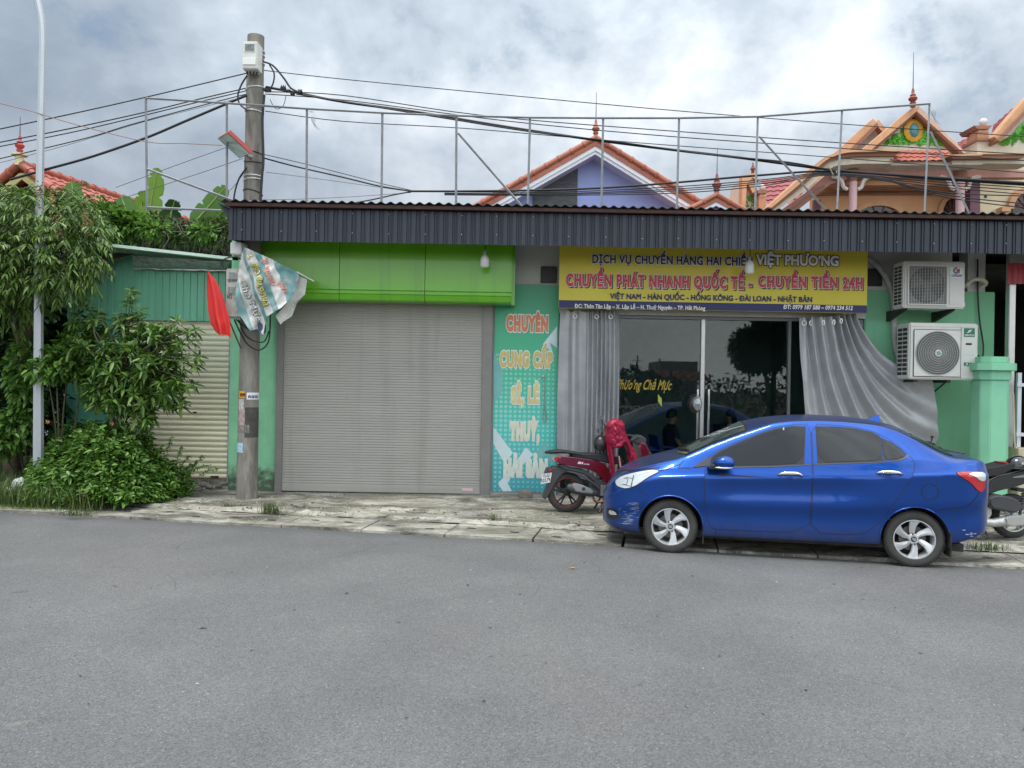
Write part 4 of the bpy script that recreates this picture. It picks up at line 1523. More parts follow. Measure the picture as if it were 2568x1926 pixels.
y_ = SY
outlined('DỊCH VỤ CHUYỂN HÀNG HAI CHIỀU', 1279, 1625, 572, 553, y_, m_navyt, ys, 0.035, 1.06, m_wht, 0.045)
outlined('VIỆT PHƯO’NG', 1632, 1811, 574, 551, y_, m_wht, ys, 0.045, 1.0, m_blk, 0.06)
outlined('CHUYỂN PHÁT NHANH QUỐC TẾ -', 1222, 1624, 622, 594, y_, m_redt, ys, 0.055, 1.17, m_wht, 0.036, shadow=m_blk)
outlined('CHUYỂN TIỀN 24H', 1637, 1863, 623, 597, y_, m_redt, ys, 0.055, 1.17, m_wht, 0.036, shadow=m_blk)
outlined('VIỆT NAM - HÀN QUỐC - HỒNG KÔNG - ÐÀI LOAN - NHẬT BẢN', 1317, 1754, 649.5, 637.5, y_, m_navyt, ys, 0.035, 1.02, None, 0.05)
outlined('ÐC: Thôn Tân Lập – X. Lập Lễ – H. Thuỷ Nguyên – TP. Hải Phòng', 1241, 1523, 668, 659, y_, m_wht, ys, 0.03, 1.04, None, 0)
outlined('ÐT: 0979 187 580 – 0974 234 512', 1691, 1841, 669, 659.5, y_, m_wht, ys, 0.035, 1.03, None, 0, slant=0.12)

# tall green banner
BY = FY + 0.005
gb = empty('banner', 'tall green and teal banner with white edged lettering beside the roller shutter', 'banner', (PX(1135, 1063, BY), BY, 0.1))


def banner_mat():
    m = D.materials.new('banner_print')
    m.use_nodes = True
    t = m.node_tree
    b = t.nodes['Principled BSDF']
    b.inputs['Roughness'].default_value = 0.38
    tcn = t.nodes.new('ShaderNodeTexCoord')
    sp = t.nodes.new('ShaderNodeSeparateXYZ')
    L = t.links.new
    L(tcn.outputs['Object'], sp.inputs[0])

    def mth(op, a, bb=None, cl=False):
        n = t.nodes.new('ShaderNodeMath')
        n.operation, n.use_clamp = op, cl
        for i, s in enumerate((a, bb)):
            if s is None:
                continue
            if isinstance(s, (int, float)):
                n.inputs[i].default_value = s
            else:
                L(s, n.inputs[i])
        return n.outputs[0]
    r = t.nodes.new('ShaderNodeValToRGB')
    mr = mth('DIVIDE', sp.outputs[2], 3.2, True)
    e = r.color_ramp.elements
    for _ in range(2):
        e.new(0.5)
    for q, (p, c) in zip(e, ((0.0, (0.05, 0.31, 0.38)), (0.3, (0.07, 0.50, 0.43)), (0.62, (0.06, 0.45, 0.26)), (1.0, (0.03, 0.30, 0.14)))):
        q.position, q.color = p, (*c, 1)
    L(mr, r.inputs[0])
    pit = 0.072
    fx = mth('SUBTRACT', mth('FRACT', mth('DIVIDE', sp.outputs[0], pit)), 0.5)
    fz_ = mth('SUBTRACT', mth('FRACT', mth('DIVIDE', sp.outputs[2], pit)), 0.5)
    d = mth('SQRT', mth('ADD', mth('MULTIPLY', fx, fx), mth('MULTIPLY', fz_, fz_)))
    rad = mth('MULTIPLY', mth('SUBTRACT', 1.0, mth('ABSOLUTE', mth('SUBTRACT', mr, 0.36)), True), 0.40)
    rad = mth('SUBTRACT', rad, mth('MULTIPLY', mth('ADD', sp.outputs[0], 0.5), 0.11))
    dot = mth('MULTIPLY', mth('LESS_THAN', d, rad), mth('LESS_THAN', mr, 0.68))
    mx = t.nodes.new('ShaderNodeMix')
    mx.data_type = 'RGBA'
    L(mth('MULTIPLY', dot, 0.32), mx.inputs['Factor'])
    L(r.outputs[0], mx.inputs['A'])
    mx.inputs['B'].default_value = (0.62, 0.80, 0.80, 1)
    L(mx.outputs['Result'], b.inputs['Base Color'])
    return m


def bq(u, v):
    p = P(u, v, BY)
    return (p.x, p.z)


bx0, bx1, bz0, bz1 = PX(1066, 850, BY), PX(1204, 850, BY), PZ(1135, 1062, BY), PZ(1135, 615, BY)
MB().box((bx0, BY - 0.012, bz0), (bx1, BY + 0.02, bz1)).build('sheet', banner_mat(), gb)
m_bwhite = M('banner_white', (0.55, 0.66, 0.68), 0.4, var=0.08)
m_bpale = M('banner_pale', (0.16, 0.42, 0.40), 0.4, var=0.08)
for pl, m_ in (([(1203, 705), (1203, 752), (1188, 740), (1194, 762), (1172, 744)], m_bwhite), ([(1066, 922), (1108, 978), (1090, 1002), (1066, 958)], m_bwhite), ([(1110, 1004), (1136, 966), (1152, 982), (1112, 1022), (1096, 1042), (1106, 1061), (1086, 1061), (1076, 1044)], m_bwhite), ([(1155, 982), (1176, 955), (1200, 985), (1200, 1010), (1176, 985), (1162, 1000)], m_bpale), ([(1066, 760), (1085, 800), (1085, 845), (1066, 875)], m_bpale)):
    MB().prism([bq(*p) for p in pl], BY - 0.0145, BY - 0.0125).build('print_shape', m_, gb)
for i, (s, u0, u1, vb, vc, col, bo) in enumerate((('CHUYÊN', 1093, 1184, 717, 681, (0.60, 0.20, 0.09), .075), ('CUNG CẤP', 1079, 1194, 794, 759, (0.56, 0.44, 0.15), .075), ('SỈ, LẺ', 1104, 1165, 872, 835, (0.60, 0.53, 0.26), .075), ('THUỶ,', 1101, 1165, 951, 913, (0.66, 0.63, 0.48), .075), ('HẢI SẢN', 1088, 1182, 1030, 992, (0.62, 0.66, 0.58), .075))):
    outlined(s, u0, u1, vb, vc, BY - .012, M('banner_text_%d' % i, col, 0.4, var=0.1, scale=5), gb, bo, 1.18, m_wht if i < 3 else M('pale_edge', (.62, .68, .66), .4, var=0), 0.06)
MB().tube(smooth_path([P(1172, 815, BY - .03), P(1176, 812, BY - .035), P(1176, 870, BY - .035), P(1173, 905, BY - .035), P(1178, 912, BY - .035), P(1181, 900, BY - .035), P(1175, 868, BY - .03)]), 0.006, 6).build('cord', M('grey_cord', (.25, .24, .22), .8), gb)
MB().lathe([(.02, 0), (.02, -.03), (.008, -.035)], P(1173, 813, BY - .012), (0, 1, 0), 10).build('hook', m_steel, gb)

# ------------------------------------------------------------ hanging bulbs
m_bulb = M('bulb_white', (0.72, 0.72, 0.70), 0.25, var=0.04)
for u, v0, v1, lab, Y in ((1047, 551, 578, 'white bulb hanging from the awning in front of the lime canopy', 11.0), (1619, 563, 592, 'white bulb hanging from the awning in front of the yellow sign', 11.05)):
    b0, b1 = P(u, v1, Y), P(u, v0, Y)
    h = b1.z - b0.z
    bo = empty('hanging_bulb', lab, 'light bulb', (b0.x, Y, b1.z + 0.1), group='bulbs hanging from the awning')
    MB().lathe([(0.0, 0), (.04, .002), (.062, .02), (.064, h * .62), (.055, h * .8), (.03, h)], b0, (0, 0, 1), 20).build('bulb', m_bulb, bo, smooth=50)
    MB().lathe([(.03, 0), (.024, .015), (.026, .03), (.024, .045), (.018, .07)], b1, (0, 0, 1), 14).build('socket', m_alu, bo, smooth=40)
    MB().tube([(b1.x, Y, b1.z + .06), (b1.x + .01, Y, b1.z + .14), (b1.x, Y + .02, 4.08)], 0.006, 6).build('flex', m_black, bo)

# ------------------------------------------------------------ air conditioners
m_acw = M('ac_white', (0.60, 0.60, 0.56), 0.45, var=0.06, scale=3, stain=((0.42, 0.40, 0.34), 2.2, 0.62, 0.4))
m_acd = M('ac_dark', (0.03, 0.03, 0.032), 0.7, var=0.2)
m_wire = M('grille_wire', (0.42, 0.42, 0.40), 0.5, var=0.05)


def ac_unit(name, label, u0, u1, v0, v1, yf, depth):
    p0, p1 = P(u0, v1, yf), P(u1, v0, yf)
    z0, z1 = PZ((u0 + u1) / 2, v1, yf), PZ((u0 + u1) / 2, v0, yf)
    ac = empty(name, label, 'air conditioner', (p0.x, yf + depth, z0))
    return ac, p0.x, p1.x, z0, z1


def side_louvres(ac, x0, yf, depth, z0, z1):
    mb = MB()
    n = 11
    for c in range(2):
        ya = yf + .05 + c * (depth - .09) / 2
        for i in range(n):
            za = z0 + .06 + i * (z1 - z0 - .11) / n
            mb.box((x0 - .004, ya + .012, za), (x0 + .002, ya + (depth - .09) / 2 - .012, za + (z1 - z0 - .11) / n * .68))
    mb.build('side_louvres', m_acd, ac)


yf, dp = 11.2, 0.32
ac, x0, x1, z0, z1 = ac_unit('air_conditioner', 'smaller air conditioner with a square wire grille, mounted above the larger one', 1951, 2086, 564, 666, yf, dp)
MB().box((x0, yf, z0), (x1, yf + dp, z1)).build('casing', m_acw, ac, bevel=0.018, smooth=40)
side_louvres(ac, x0, yf, dp, z0, z1)
W, H = x1 - x0, z1 - z0
gx0, gx1, gz0, gz1 = x0 + .07 * W, x0 + .68 * W, z0 + .085 * H, z0 + .885 * H
MB().box((gx0, yf - .006, gz0), (gx1, yf + .001, gz1)).build('grille_panel', M('ac_inner', (0.17, 0.17, 0.165), .6, var=.1), ac)
gcx, gcz, gr = (gx0 + gx1) / 2, (gz0 + gz1) / 2, (gz1 - gz0) * .47
MB().lathe([(.0, -.010), (gr, -.010), (gr, -.006)], (gcx, yf, gcz), (0, 1, 0), 48).build('fan_well', m_acd, ac)
mb = MB()
for k in range(3):
    a0 = k * 2.094 + .5
    vs = [(gcx + gr * .22 * math.cos(a0 + a), yf - .0125, gcz + gr * .22 * math.sin(a0 + a)) for a in (-.5, .5)] + [(gcx + gr * .93 * math.cos(a0 + a), yf - .0125, gcz + gr * .93 * math.sin(a0 + a)) for a in (.75, .35, 0, -.3)]
    mb.add(vs, [tuple(range(6))])
mb.lathe([(0, -.02), (gr * .24, -.018), (gr * .25, -.011)], (gcx, yf, gcz), (0, 1, 0), 24)
mb.build('fan', M('fan_grey', (.075, .078, .08), .5, var=.1), ac)
mb = MB()
for i in range(15):
    xx = gx0 + (gx1 - gx0) * i / 14
    mb.box((xx - .0022, yf - .034, gz0), (xx + .0022, yf - .030, gz1))
for i in range(27):
    zq = gz0 + (gz1 - gz0) * i / 26
    mb.box((gx0, yf - .030, zq - .0016), (gx1, yf - .0265, zq + .0016))
mb.build('grille', m_wire, ac)
mb = MB()
for a, b_ in (((gx0 - .015, gz0 - .015), (gx1 + .015, gz0)), ((gx0 - .015, gz1), (gx1 + .015, gz1 + .015)), ((gx0 - .015, gz0), (gx0, gz1)), ((gx1, gz0), (gx1 + .015, gz1))):
    mb.box((a[0], yf - .036, a[1]), (b_[0], yf + .0, b_[1]))
mb.build('grille_frame', m_acw, ac, bevel=.003)
MB().box((x0 + .745 * W, yf - .004, z0 + .08 * H), (x0 + .935 * W, yf + .001, z0 + .88 * H)).build('side_panel', m_acw, ac, bevel=.003)
lx0, lx1, lz0, lz1 = x0 + .752 * W, x0 + .945 * W, z0 + .655 * H, z0 + .87 * H
lo = MB().box((lx0, yf - .007, lz0), (lx1, yf - .0045, lz1)).build('logo_plate', M('plate_white', (.72, .72, .72), .4, var=0), ac)
m_lb, m_lr = M('logo_blue', (.10, .18, .30), .4, var=0), M('logo_red', (.42, .04, .05), .4, var=0)
lettering('GREE', lx0 + .008, lx1 - .008, lz0 + .012, .034, yf - .008, m_lb, lo, .05, slant=.2)
ccx, ccz, cr = (lx0 + lx1) / 2, lz0 + .103, .050
mb = MB()
ar = [R(x) for x in np.linspace(75, 290, 18)]
mb.prism([(ccx + cr * math.cos(a), ccz + cr * math.sin(a)) for a in ar] + [(ccx + cr * .45 * math.cos(a), ccz + cr * .45 * math.sin(a)) for a in ar[::-1]], yf - .0095, yf - .0075)
mb.build('emblem_ring', m_lb, lo)
mb = MB()
mb.prism([(ccx + .004, ccz + .022), (ccx + cr * 1.05, ccz + .024), (ccx + cr * .9, ccz - .03), (ccx + .01, ccz - .046), (ccx + .016, ccz - .022), (ccx - .004, ccz - .008)], yf - .0105, yf - .0078)
mb.build('emblem_flag', m_lr, lo)
mb = MB()
for ub in (1957, 2060):
    bx = PX(ub, 690, yf)
    mb.prism([(yf + .02, z0), (FY, z0), (FY, z0 - .15), (FY - .05, z0 - .15), (yf + .06, z0 - .03)], bx, bx + .04, 'x')
    mb.build('bracket', m_black, ac)
    mb = MB()
MB().box((x1 - .02, yf + .10, z0 + .04), (x1 + .065, yf + .2, z0 + .11)).build('valve_box', m_acw, ac, bevel=.008)
pts = smooth_path([P(1875, 557, FY - .06), P(1900, 580, FY - .07), P(1925, 625, FY - .08), P(1931, 690, FY - .08), P(1933, 740, FY - .08), P(1946, 775, FY - .12), P(1975, 780, FY - .1)], 6)
tag(MB().tube(pts, 0.040, 10).build('refrigerant_pipe', M('grey_wrap', (.38, .38, .36), .85, var=.2, scale=14, bump=.3, bscale=30), smooth=60), 'grey wrapped pipe curving down left of the two air conditioners', 'pipe')
mb = MB()
mb.tube(smooth_path([P(2086, 618, FY - .4), P(2100, 605, FY - .3), P(2120, 604, FY - .2), P(2130, 612, FY - .12), P(2118, 622, FY - .06)], 6), .030, 10)
tag(mb.build('insulated_pipe', M('cream_wrap', (.50, .47, .38), .8, var=.15), smooth=60), 'short cream insulated pipe bending from the smaller air conditioner into the wall', 'pipe')
mb = MB()
mb.tube(smooth_path([P(2112, 560, FY - .03), P(2112, 625, FY - .04), P(2116, 690, FY - .05), P(2124, 745, FY - .06), P(2122, 772, FY - .08), P(2113, 768, FY - .14)], 6), .012, 8)
tag(mb.build('cable', m_black, smooth=60), 'black power cable hanging down the green wall beside the air conditioners', 'cable')

yf, dp = 11.14, 0.38
ac, x0, x1, z0, z1 = ac_unit('air_conditioner', 'larger air conditioner with a round fan grille and a green label', 1963, 2114, 698, 820, yf, dp)
ac['group'] = 'air conditioners on the green wall'
D.objects['air_conditioner']['group'] = 'air conditioners on the green wall'
MB().box((x0, yf, z0), (x1, yf + dp, z1)).build('casing', m_acw, ac, bevel=0.02, smooth=40)
side_louvres(ac, x0, yf, dp, z0, z1)
W, H = x1 - x0, z1 - z0
MB().box((x0 + .745 * W, yf - .002, z0 + .02), (x0 + .752 * W, yf + .003, z1 - .05)).build('panel_joint', m_acd, ac)
MB().box((x0 + .005, yf - .006, z1 - .055), (x1 - .003, yf + .004, z1 - .045)).build('top_lip', m_acw, ac)
fcx, fcz, fr = x0 + .40 * W, z0 + .465 * H, .385 * H
sq = .42 * H
mb = MB()
pl = rounded([(fcx - sq, fcz - sq), (fcx + sq, fcz - sq), (fcx + sq, fcz + sq), (fcx - sq, fcz + sq)], 0)
mb.prism(pl, yf - .016, yf + .002)
mb.build('fan_frame', m_acw, ac, bevel=.014)
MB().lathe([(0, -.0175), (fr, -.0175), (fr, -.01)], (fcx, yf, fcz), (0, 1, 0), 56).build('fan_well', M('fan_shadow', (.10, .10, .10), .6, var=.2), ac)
mb = MB()
for k in range(9):
    r_ = fr * (.17 + .83 * k / 8)
    mb.tube([(fcx + r_ * math.cos(a), yf - .03 - .012 * (1 - k / 8), fcz + r_ * math.sin(a)) for a in np.linspace(0, 2 * math.pi, 49)], .0038, 5, caps=False)
for k in range(130):
    a = 2 * math.pi * k / 130
    tw = .55
    mb.tube([(fcx + fr * f * math.cos(a + tw * (1 - f)), yf - .026 - .010 * (1 - f), fcz + fr * f * math.sin(a + tw * (1 - f))) for f in (.2, .45, .75, 1.0)], .0016, 3, caps=False)
mb.build('grille', m_wire, ac)
m_teal = M('label_green', (.008, .16, .09), .4, var=0)
hb = MB().lathe([(0, -.052), (fr * .13, -.050), (fr * .15, -.044), (fr * .15, -.03)], (fcx, yf, fcz), (0, 1, 0), 24).build('hub', m_acw, ac, smooth=40)
MB().lathe([(0, -.0545), (fr * .085, -.0545), (fr * .085, -.05)], (fcx, yf, fcz), (0, 1, 0), 20).build('hub_badge', M('teal_badge', (.01, .20, .20), .4, var=0), hb)
mb = MB()
for k in (-1, 0, 1):
    mb.tube([(fcx + k * .009 - .008, yf - .0555, fcz - .012 + k * .002), (fcx + k * .009 + .006, yf - .0555, fcz + .012 + k * .002)], .0022, 5)
mb.build('hub_emblem', m_wht, hb)
lx0, lx1, lz0, lz1 = x0 + .79 * W, x0 + .945 * W, z0 + .765 * H, z0 + .918 * H
lo = MB().box((lx0, yf - .004, lz0), (lx1, yf - .0005, lz1)).build('logo_plate', m_teal, ac)
lettering('ERITO', lx0 + .010, lx1 - .010, lz0 + .014, .020, yf - .0052, m_wht, lo, .045)
mb = MB()
for k in (-1, 0, 1):
    mb.tube(smooth_path([((lx0 + lx1) / 2 + k * .020 - .018, yf - .0055, lz0 + .060 + k * .006), ((lx0 + lx1) / 2 + k * .017 - .006, yf - .0055, lz0 + .072 + k * .006), ((lx0 + lx1) / 2 + k * .017 + .014, yf - .0055, lz0 + .100 + k * .003)], 4), .0048, 6)
mb.build('emblem', m_wht, lo)
lettering('R32', x0 + .795 * W, x0 + .915 * W, z0 + .245 * H, .056, yf - .003, m_teal, ac, .035)
MB().box((x0 + .82 * W, yf - .004, z0 + .62 * H), (x0 + .905 * W, yf + .001, z0 + .655 * H)).build('grip', m_acd, ac)
MB().box((x0 + .775 * W, yf - .003, z0 + .44 * H), (x0 + .95 * W, yf + .001, z0 + .445 * H)).build('moulding', m_wire, ac)
bx = PX(2050, 830, yf)
mb = MB()
mb.box((bx, FY - .05, PZ(2050, 877, FY)), (bx + .06, FY + .001, z0 - .01))
mb.box((bx, yf + .05, z0 - .045), (bx + .05, FY, z0 - .005))
mb.tube([(bx + .025, FY - .03, PZ(2050, 860, FY)), (bx + .025, yf + .12, z0 - .03)], .012, 6)
mb.build('bracket', m_black, ac)
mb = MB()
mb.box((x0 + .1, yf + .05, z0 - .045), (x0 + .15, FY, z0 - .005))
mb.build('bracket', m_black, ac)

# ------------------------------------------------------------ curtains
m_curt = M('silver_curtain', (0.34, 0.35, 0.36), 0.38, metal=0.25, var=0.14, scale=3, bump=.45, bscale=7, sheen=.25)
m_ring = M('eyelet', (0.75, 0.74, 0.70), 0.3, metal=0.4, var=0)
cy_ = FY - 0.12
c0, c1 = PX(1208, 800, cy_), PX(1334, 800, cy_)
ct, cb = PZ(1270, 671, cy_), 0.35


def left_curtain(u, v):
    f = u ** 1.0
    ph = 3.0 * u if u < .45 else 3.0 * .45 + (u - .45) * 13.5
    amp = .055 if u < .45 else .045
    amp *= (.65 + .5 * v) * (.7 + .8 * abs(mnoise.noise((u * 5, v * .7, 2))))
    ph += .22 * mnoise.noise((u * 4, v * 1.3, 9))
    wob = .35 * math.sin(v * 2.3 + u * 5)
    x = c0 + (c1 - c0) * (u * (1.0 + .02 * math.sin(v * 3)))
    if u < .12:
        x -= .02 * math.sin(v * 3.0) * (1 - u / .12)
    y = cy_ + amp * math.sin(2 * math.pi * ph + wob) + .01 * mnoise.noise((u * 6, v * 4, 0))
    z = ct - (ct - cb) * v + (.03 * math.cos(2 * math.pi * ph) if v < .02 else 0)
    if v < .001 and .05 < u < .13:
        z += .045
    return (x, y, z)


cu = empty('curtain', 'grey silver curtain hanging straight at the banner end of the glass front', 'curtain', ((c0 + c1) / 2, cy_, cb), group='silver curtains outside the glass front')
MB().grid(left_curtain, 150, 40).build('cloth', m_curt, cu, smooth=80)
for u in (.25, .62, .86):
    p = left_curtain(u, .035)
    mb = MB()
    mb.tube([(p[0] + .028 * math.cos(a), p[1] - .02, p[2] + .032 * math.sin(a)) for a in np.linspace(0, 2 * math.pi, 18)], .008, 6, caps=False)
    mb.build('eyelet', m_ring, cu)
cy2 = FY - 0.14


def B2(a, b_, c, t):
    return a * (1 - t) ** 2 + b_ * 2 * t * (1 - t) + c * t * t


TOP = [(1722, 688), (1750, 687), (1790, 685), (1820, 681), (1843, 678)]
HEM = [(1745, 1010), (1790, 1015), (1850, 1020), (1920, 1015), (1985, 1000), (2010, 945), (2004, 880), (1994, 822)]


def along(pts, t):
    k = t * (len(pts) - 1)
    i = min(int(k), len(pts) - 2)
    f = k - i
    return Vector((pts[i][0] * (1 - f) + pts[i + 1][0] * f, pts[i][1] * (1 - f) + pts[i + 1][1] * f))


def right_curtain(u, v):
    a = along(TOP, u)
    b_ = along(HEM, u)
    ctl = Vector((a.x + (b_.x - a.x) * (.18 + .02 * u), a.y + (b_.y - a.y) * (.60 + .16 * u)))
    q = B2(a, ctl, b_, v)
    amp = .052 * (1 - .45 * v) * (1 - .25 * u) + .012
    ph = 2 * math.pi * (7.5 * u ** 1.15 + .42 * mnoise.noise((u * 3.1, v * 1.1, 7)))
    amp *= .75 + .75 * abs(mnoise.noise((u * 4.3, v * .9, 11))) 
    fade = 1.0 if u < .62 else max(0, 1 - (u - .62) / .3 * (v ** 1.5))
    y = cy2 - .05 - .18 * u * v - amp * math.sin(ph + .5 * math.sin(3 * v)) * fade + .045 * mnoise.noise((u * 3.2 + v, v * 2.6, 3)) + .016 * mnoise.noise((u * 9 - v * 3, v * 7, 5))
    p = P(q.x, q.y, FY - .1)
    return (p.x, y, p.z)


cu = empty('curtain', 'grey silver curtain swept sideways and hooked up under the air conditioner', 'curtain', (PX(1800, 950, cy2), cy2, .3), group='silver curtains outside the glass front')
MB().grid(right_curtain, 190, 48).build('cloth', m_curt, cu, smooth=80)
for u in (.06, .20, .36, .5, .62):
    p = right_curtain(u, .03)
    mb = MB()
    mb.tube([(p[0] + .032 * math.cos(a) * (1 if u < .1 else .5), p[1] - .02, p[2] + .036 * math.sin(a)) for a in np.linspace(0, 2 * math.pi, 18)], .009, 6, caps=False)
    mb.build('eyelet', m_ring, cu)

# ------------------------------------------------------------ gate pillar and gate at the right
PYY = 10.9
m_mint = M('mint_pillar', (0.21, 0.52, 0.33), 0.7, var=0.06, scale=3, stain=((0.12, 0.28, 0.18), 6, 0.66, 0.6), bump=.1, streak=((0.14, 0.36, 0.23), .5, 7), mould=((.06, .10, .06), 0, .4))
pc = P(2158, 900, PYY)
gp = empty('gate_pillar', 'mint green eight sided gate pillar with a stepped cap', 'pillar', (pc.x, PYY, .05))
zc0, zc1, zc2, zc3, zc4 = [PZ(2158, v, PYY) for v in (843, 818, 793, 782, 770)]


def oct_(r_, a=22.5, sq=.62):
    return [(pc.x + .02 + r_ * (1 if k in (7, 0) else (-1 if k in (3, 4) else (sq if k in (1, 6) else -sq))), PYY + .2 + r_ * (1 if k in (1, 2) else (-1 if k in (5, 6) else (sq if k in (0, 3) else -sq)))) for k in range(8)]


hw = (PX(2192, 900, PYY) - PX(2128, 900, PYY)) / 2


def octo(h):
    c = .55
    return [(pc.x + h * a, PYY + .22 + h * b_) for a, b_ in ((1, c), (c, 1), (-c, 1), (-1, c), (-1, -c), (-c, -1), (c, -1), (1, -c))]


mb = MB()
mb.prism(octo(hw), .0, zc1 - .02, 'z')
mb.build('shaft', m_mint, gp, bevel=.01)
mb = MB().prism(octo(hw * 1.10), zc1 - .02, zc2 - .05, 'z')
mb.build('neck', m_mint, gp, bevel=.008)
mb = MB().prism(octo(hw * 1.36), zc2 - .05, zc2 + .06, 'z')
mb.prism(octo(hw * 1.0), zc2 + .06, zc4, 'z')
mb.build('cap', m_mint, gp, bevel=.008)
gt = empty('gate', 'white steel bar gate on a low stone wall beside the green pillar', 'gate', (7.6, 11.0, .05))
m_gate = M('gate_white', (.55, .58, .62), .4, var=.08, metal=.2)
gx = PX(2196, 880, 11.1)
for i in range(6):
    xx = gx + i * .16
    MB().box((xx, 11.08, PZ(2196, 966, 11.1)), (xx + .055 if i == 0 else xx + .03, 11.13, PZ(2196, 805, 11.1))).build('bar', m_gate, gt)
for v in (835, 942):
    MB().box((gx - .02, 11.06, PZ(2196, v, 11.1)), (gx + 1.4, 11.10, PZ(2196, v, 11.1) + .05)).build('rail', m_gate, gt)
MB().box((PX(2190, 980, 11.1), 11.0, 0), (10.5, 11.25, PZ(2200, 967, 11.1))).build('plinth', M('beige_stone', (.46, .40, .28), .8, var=.25, scale=7, bump=.4), gt, bevel=.01)
MB().tube(smooth_path([P(2189, 850, 11.0), P(2190, 900, 11.0), P(2192, 960, 11.0), P(2196, 968, 11.0)]), .012, 6).build('cord', M('beige_cord', (.45, .4, .3), .8), gt)

# ------------------------------------------------------------ utility pole and what hangs on it
m_conc = M('pole_concrete', (0.22, 0.205, 0.18), 0.9, var=0.35, scale=9, bump=0.6, bscale=55, stretch=(1, 1, .2), stain=((0.085, 0.08, 0.075), 6.0, 0.52, 0.7))
m_band = M('steel_band', (0.60, 0.60, 0.58), 0.35, metal=0.5, var=0.1)
m_cab = M('cable_black', (0.012, 0.013, 0.016), 0.5, var=0)
m_cab2 = M('cable_grey', (0.10, 0.105, 0.11), 0.5, var=0)
UY = 11.2
pb = P(533, 1072, UY)
ptop = P(553, 79, UY)
pole = empty('utility_pole', 'weathered round concrete utility pole in front of the shop', 'utility pole', (pb.x, UY, .03))
mb = MB()
zz0, zz1 = .0, ptop.z
r0, r1 = .150, .118


def pole_x(z):
    return pb.x + (ptop.x - pb.x) * (z - zz0) / (zz1 - zz0)


def pole_r(z):
    return r0 + (r1 - r0) * (z - zz0) / (zz1 - zz0)


mb.grid(lambda u, v: (pole_x(zz0 + (zz1 - zz0) * v) + pole_r(zz0 + (zz1 - zz0) * v) * math.cos(2 * math.pi * u) * (1 + .02 * mnoise.noise((u * 9, v * 30, 0))), UY + pole_r(zz0 + (zz1 - zz0) * v) * math.sin(2 * math.pi * u), zz0 + (zz1 - zz0) * v), 36, 60, closed_u=True)
mb.add([(pole_x(zz1) + r1 * math.cos(a), UY + r1 * math.sin(a), zz1) for a in np.linspace(0, 2 * math.pi, 36, endpoint=False)], [tuple(range(36))])
mb.build('shaft', m_conc, pole, smooth=50)
for v, tl in ((112, .0), (121, 0), (138, 0), (193, .02), (235, .03), (243, -.01), (382, .0), (390, .01), (440, .02)):
    z = PZ(550, v, UY)
    mb = MB()
    mb.tube([(pole_x(z) + (pole_r(z) + .004) * math.cos(a), UY + (pole_r(z) + .004) * math.sin(a), z + tl * math.cos(a)) for a in np.linspace(0, 2 * math.pi, 25)], .011, 6, caps=False)
    mb.build('band', m_band, pole, smooth=60)
for v in (330, 350, 417, 470):
    z = PZ(550, v, UY)
    mb = MB()
    mb.tube([(pole_x(z) + (pole_r(z) + .006) * math.cos(a), UY + (pole_r(z) + .006) * math.sin(a), z + .03 * math.cos(a * 1 + v)) for a in np.linspace(0, 2 * math.pi, 25)], .007, 5, caps=False)
    mb.build('wire_tie', m_cab, pole, smooth=60)
# bills pasted round the shaft
def bill(u0, u1, v0, v1, mat, name='pasted_bill', lab=None):
    z0, z1 = PZ(535, v1, UY - .14), PZ(535, v0, UY - .14)
    zm = (z0 + z1) / 2
    a0, a1 = [math.asin(max(-1, min(1, (PX(u, (v0 + v1) / 2, UY - .12) - pole_x(zm)) / pole_r(zm)))) for u in (u0, u1)]

    def fn(u, v):
        a, z = a0 + (a1 - a0) * u, z0 + (z1 - z0) * v
        r_ = pole_r(z) + .004
        return (pole_x(z) + r_ * math.sin(a), UY - r_ * math.cos(a), z)
    o = MB().grid(fn, 8, 3).build(name, mat, pole, smooth=60, label=lab)

    def warp(x, y, z):
        r_ = pole_r(z) + .006
        s_ = max(-.999, min(.999, (x - pole_x(z)) / r_))
        return (x, UY - r_ * math.sqrt(1 - s_ * s_), z)
    return o, (z0, z1, a0, a1, zm, warp)


o, (z0, z1, a0, a1, zm, wp) = bill(516, 530, 845, 860, M('bill_orange', (.75, .33, .02), .6, var=.1), lab='orange bill with a phone number')
lettering('0978.999', PX(518, 855, UY - .14), PX(529, 855, UY - .14), z0 + .02, .05, UY, m_blk, o, .05, warp=wp)
o, (z0, z1, a0, a1, zm, wp) = bill(534, 553, 848, 863, M('bill_white', (.72, .73, .76), .6, var=.06), lab='white bill with a phone number')
lettering('0916 220 221', PX(536, 859, UY - .14), PX(552, 859, UY - .14), z0 + .02, .042, UY, m_navyt, o, .06, warp=wp)
bill(515, 528, 862, 885, M('bill_torn', (.45, .43, .42), .8, var=.5, scale=30))
bill(515, 530, 885, 918, M('bill_faded', (.40, .30, .29), .8, var=.45, scale=22, stain=((.45, .06, .07), 12, .56, .8)))
bill(530, 552, 880, 945, M('tar_patch', (.07, .066, .06), .9, var=.3, scale=9))
bill(515, 540, 918, 935, M('bill_grey', (.20, .19, .18), .9, var=.4, scale=25))
bill(511, 526, 957, 978, M('bill_blue', (.35, .50, .64), .7, var=.35, scale=35), lab='torn pale blue bill near the foot')


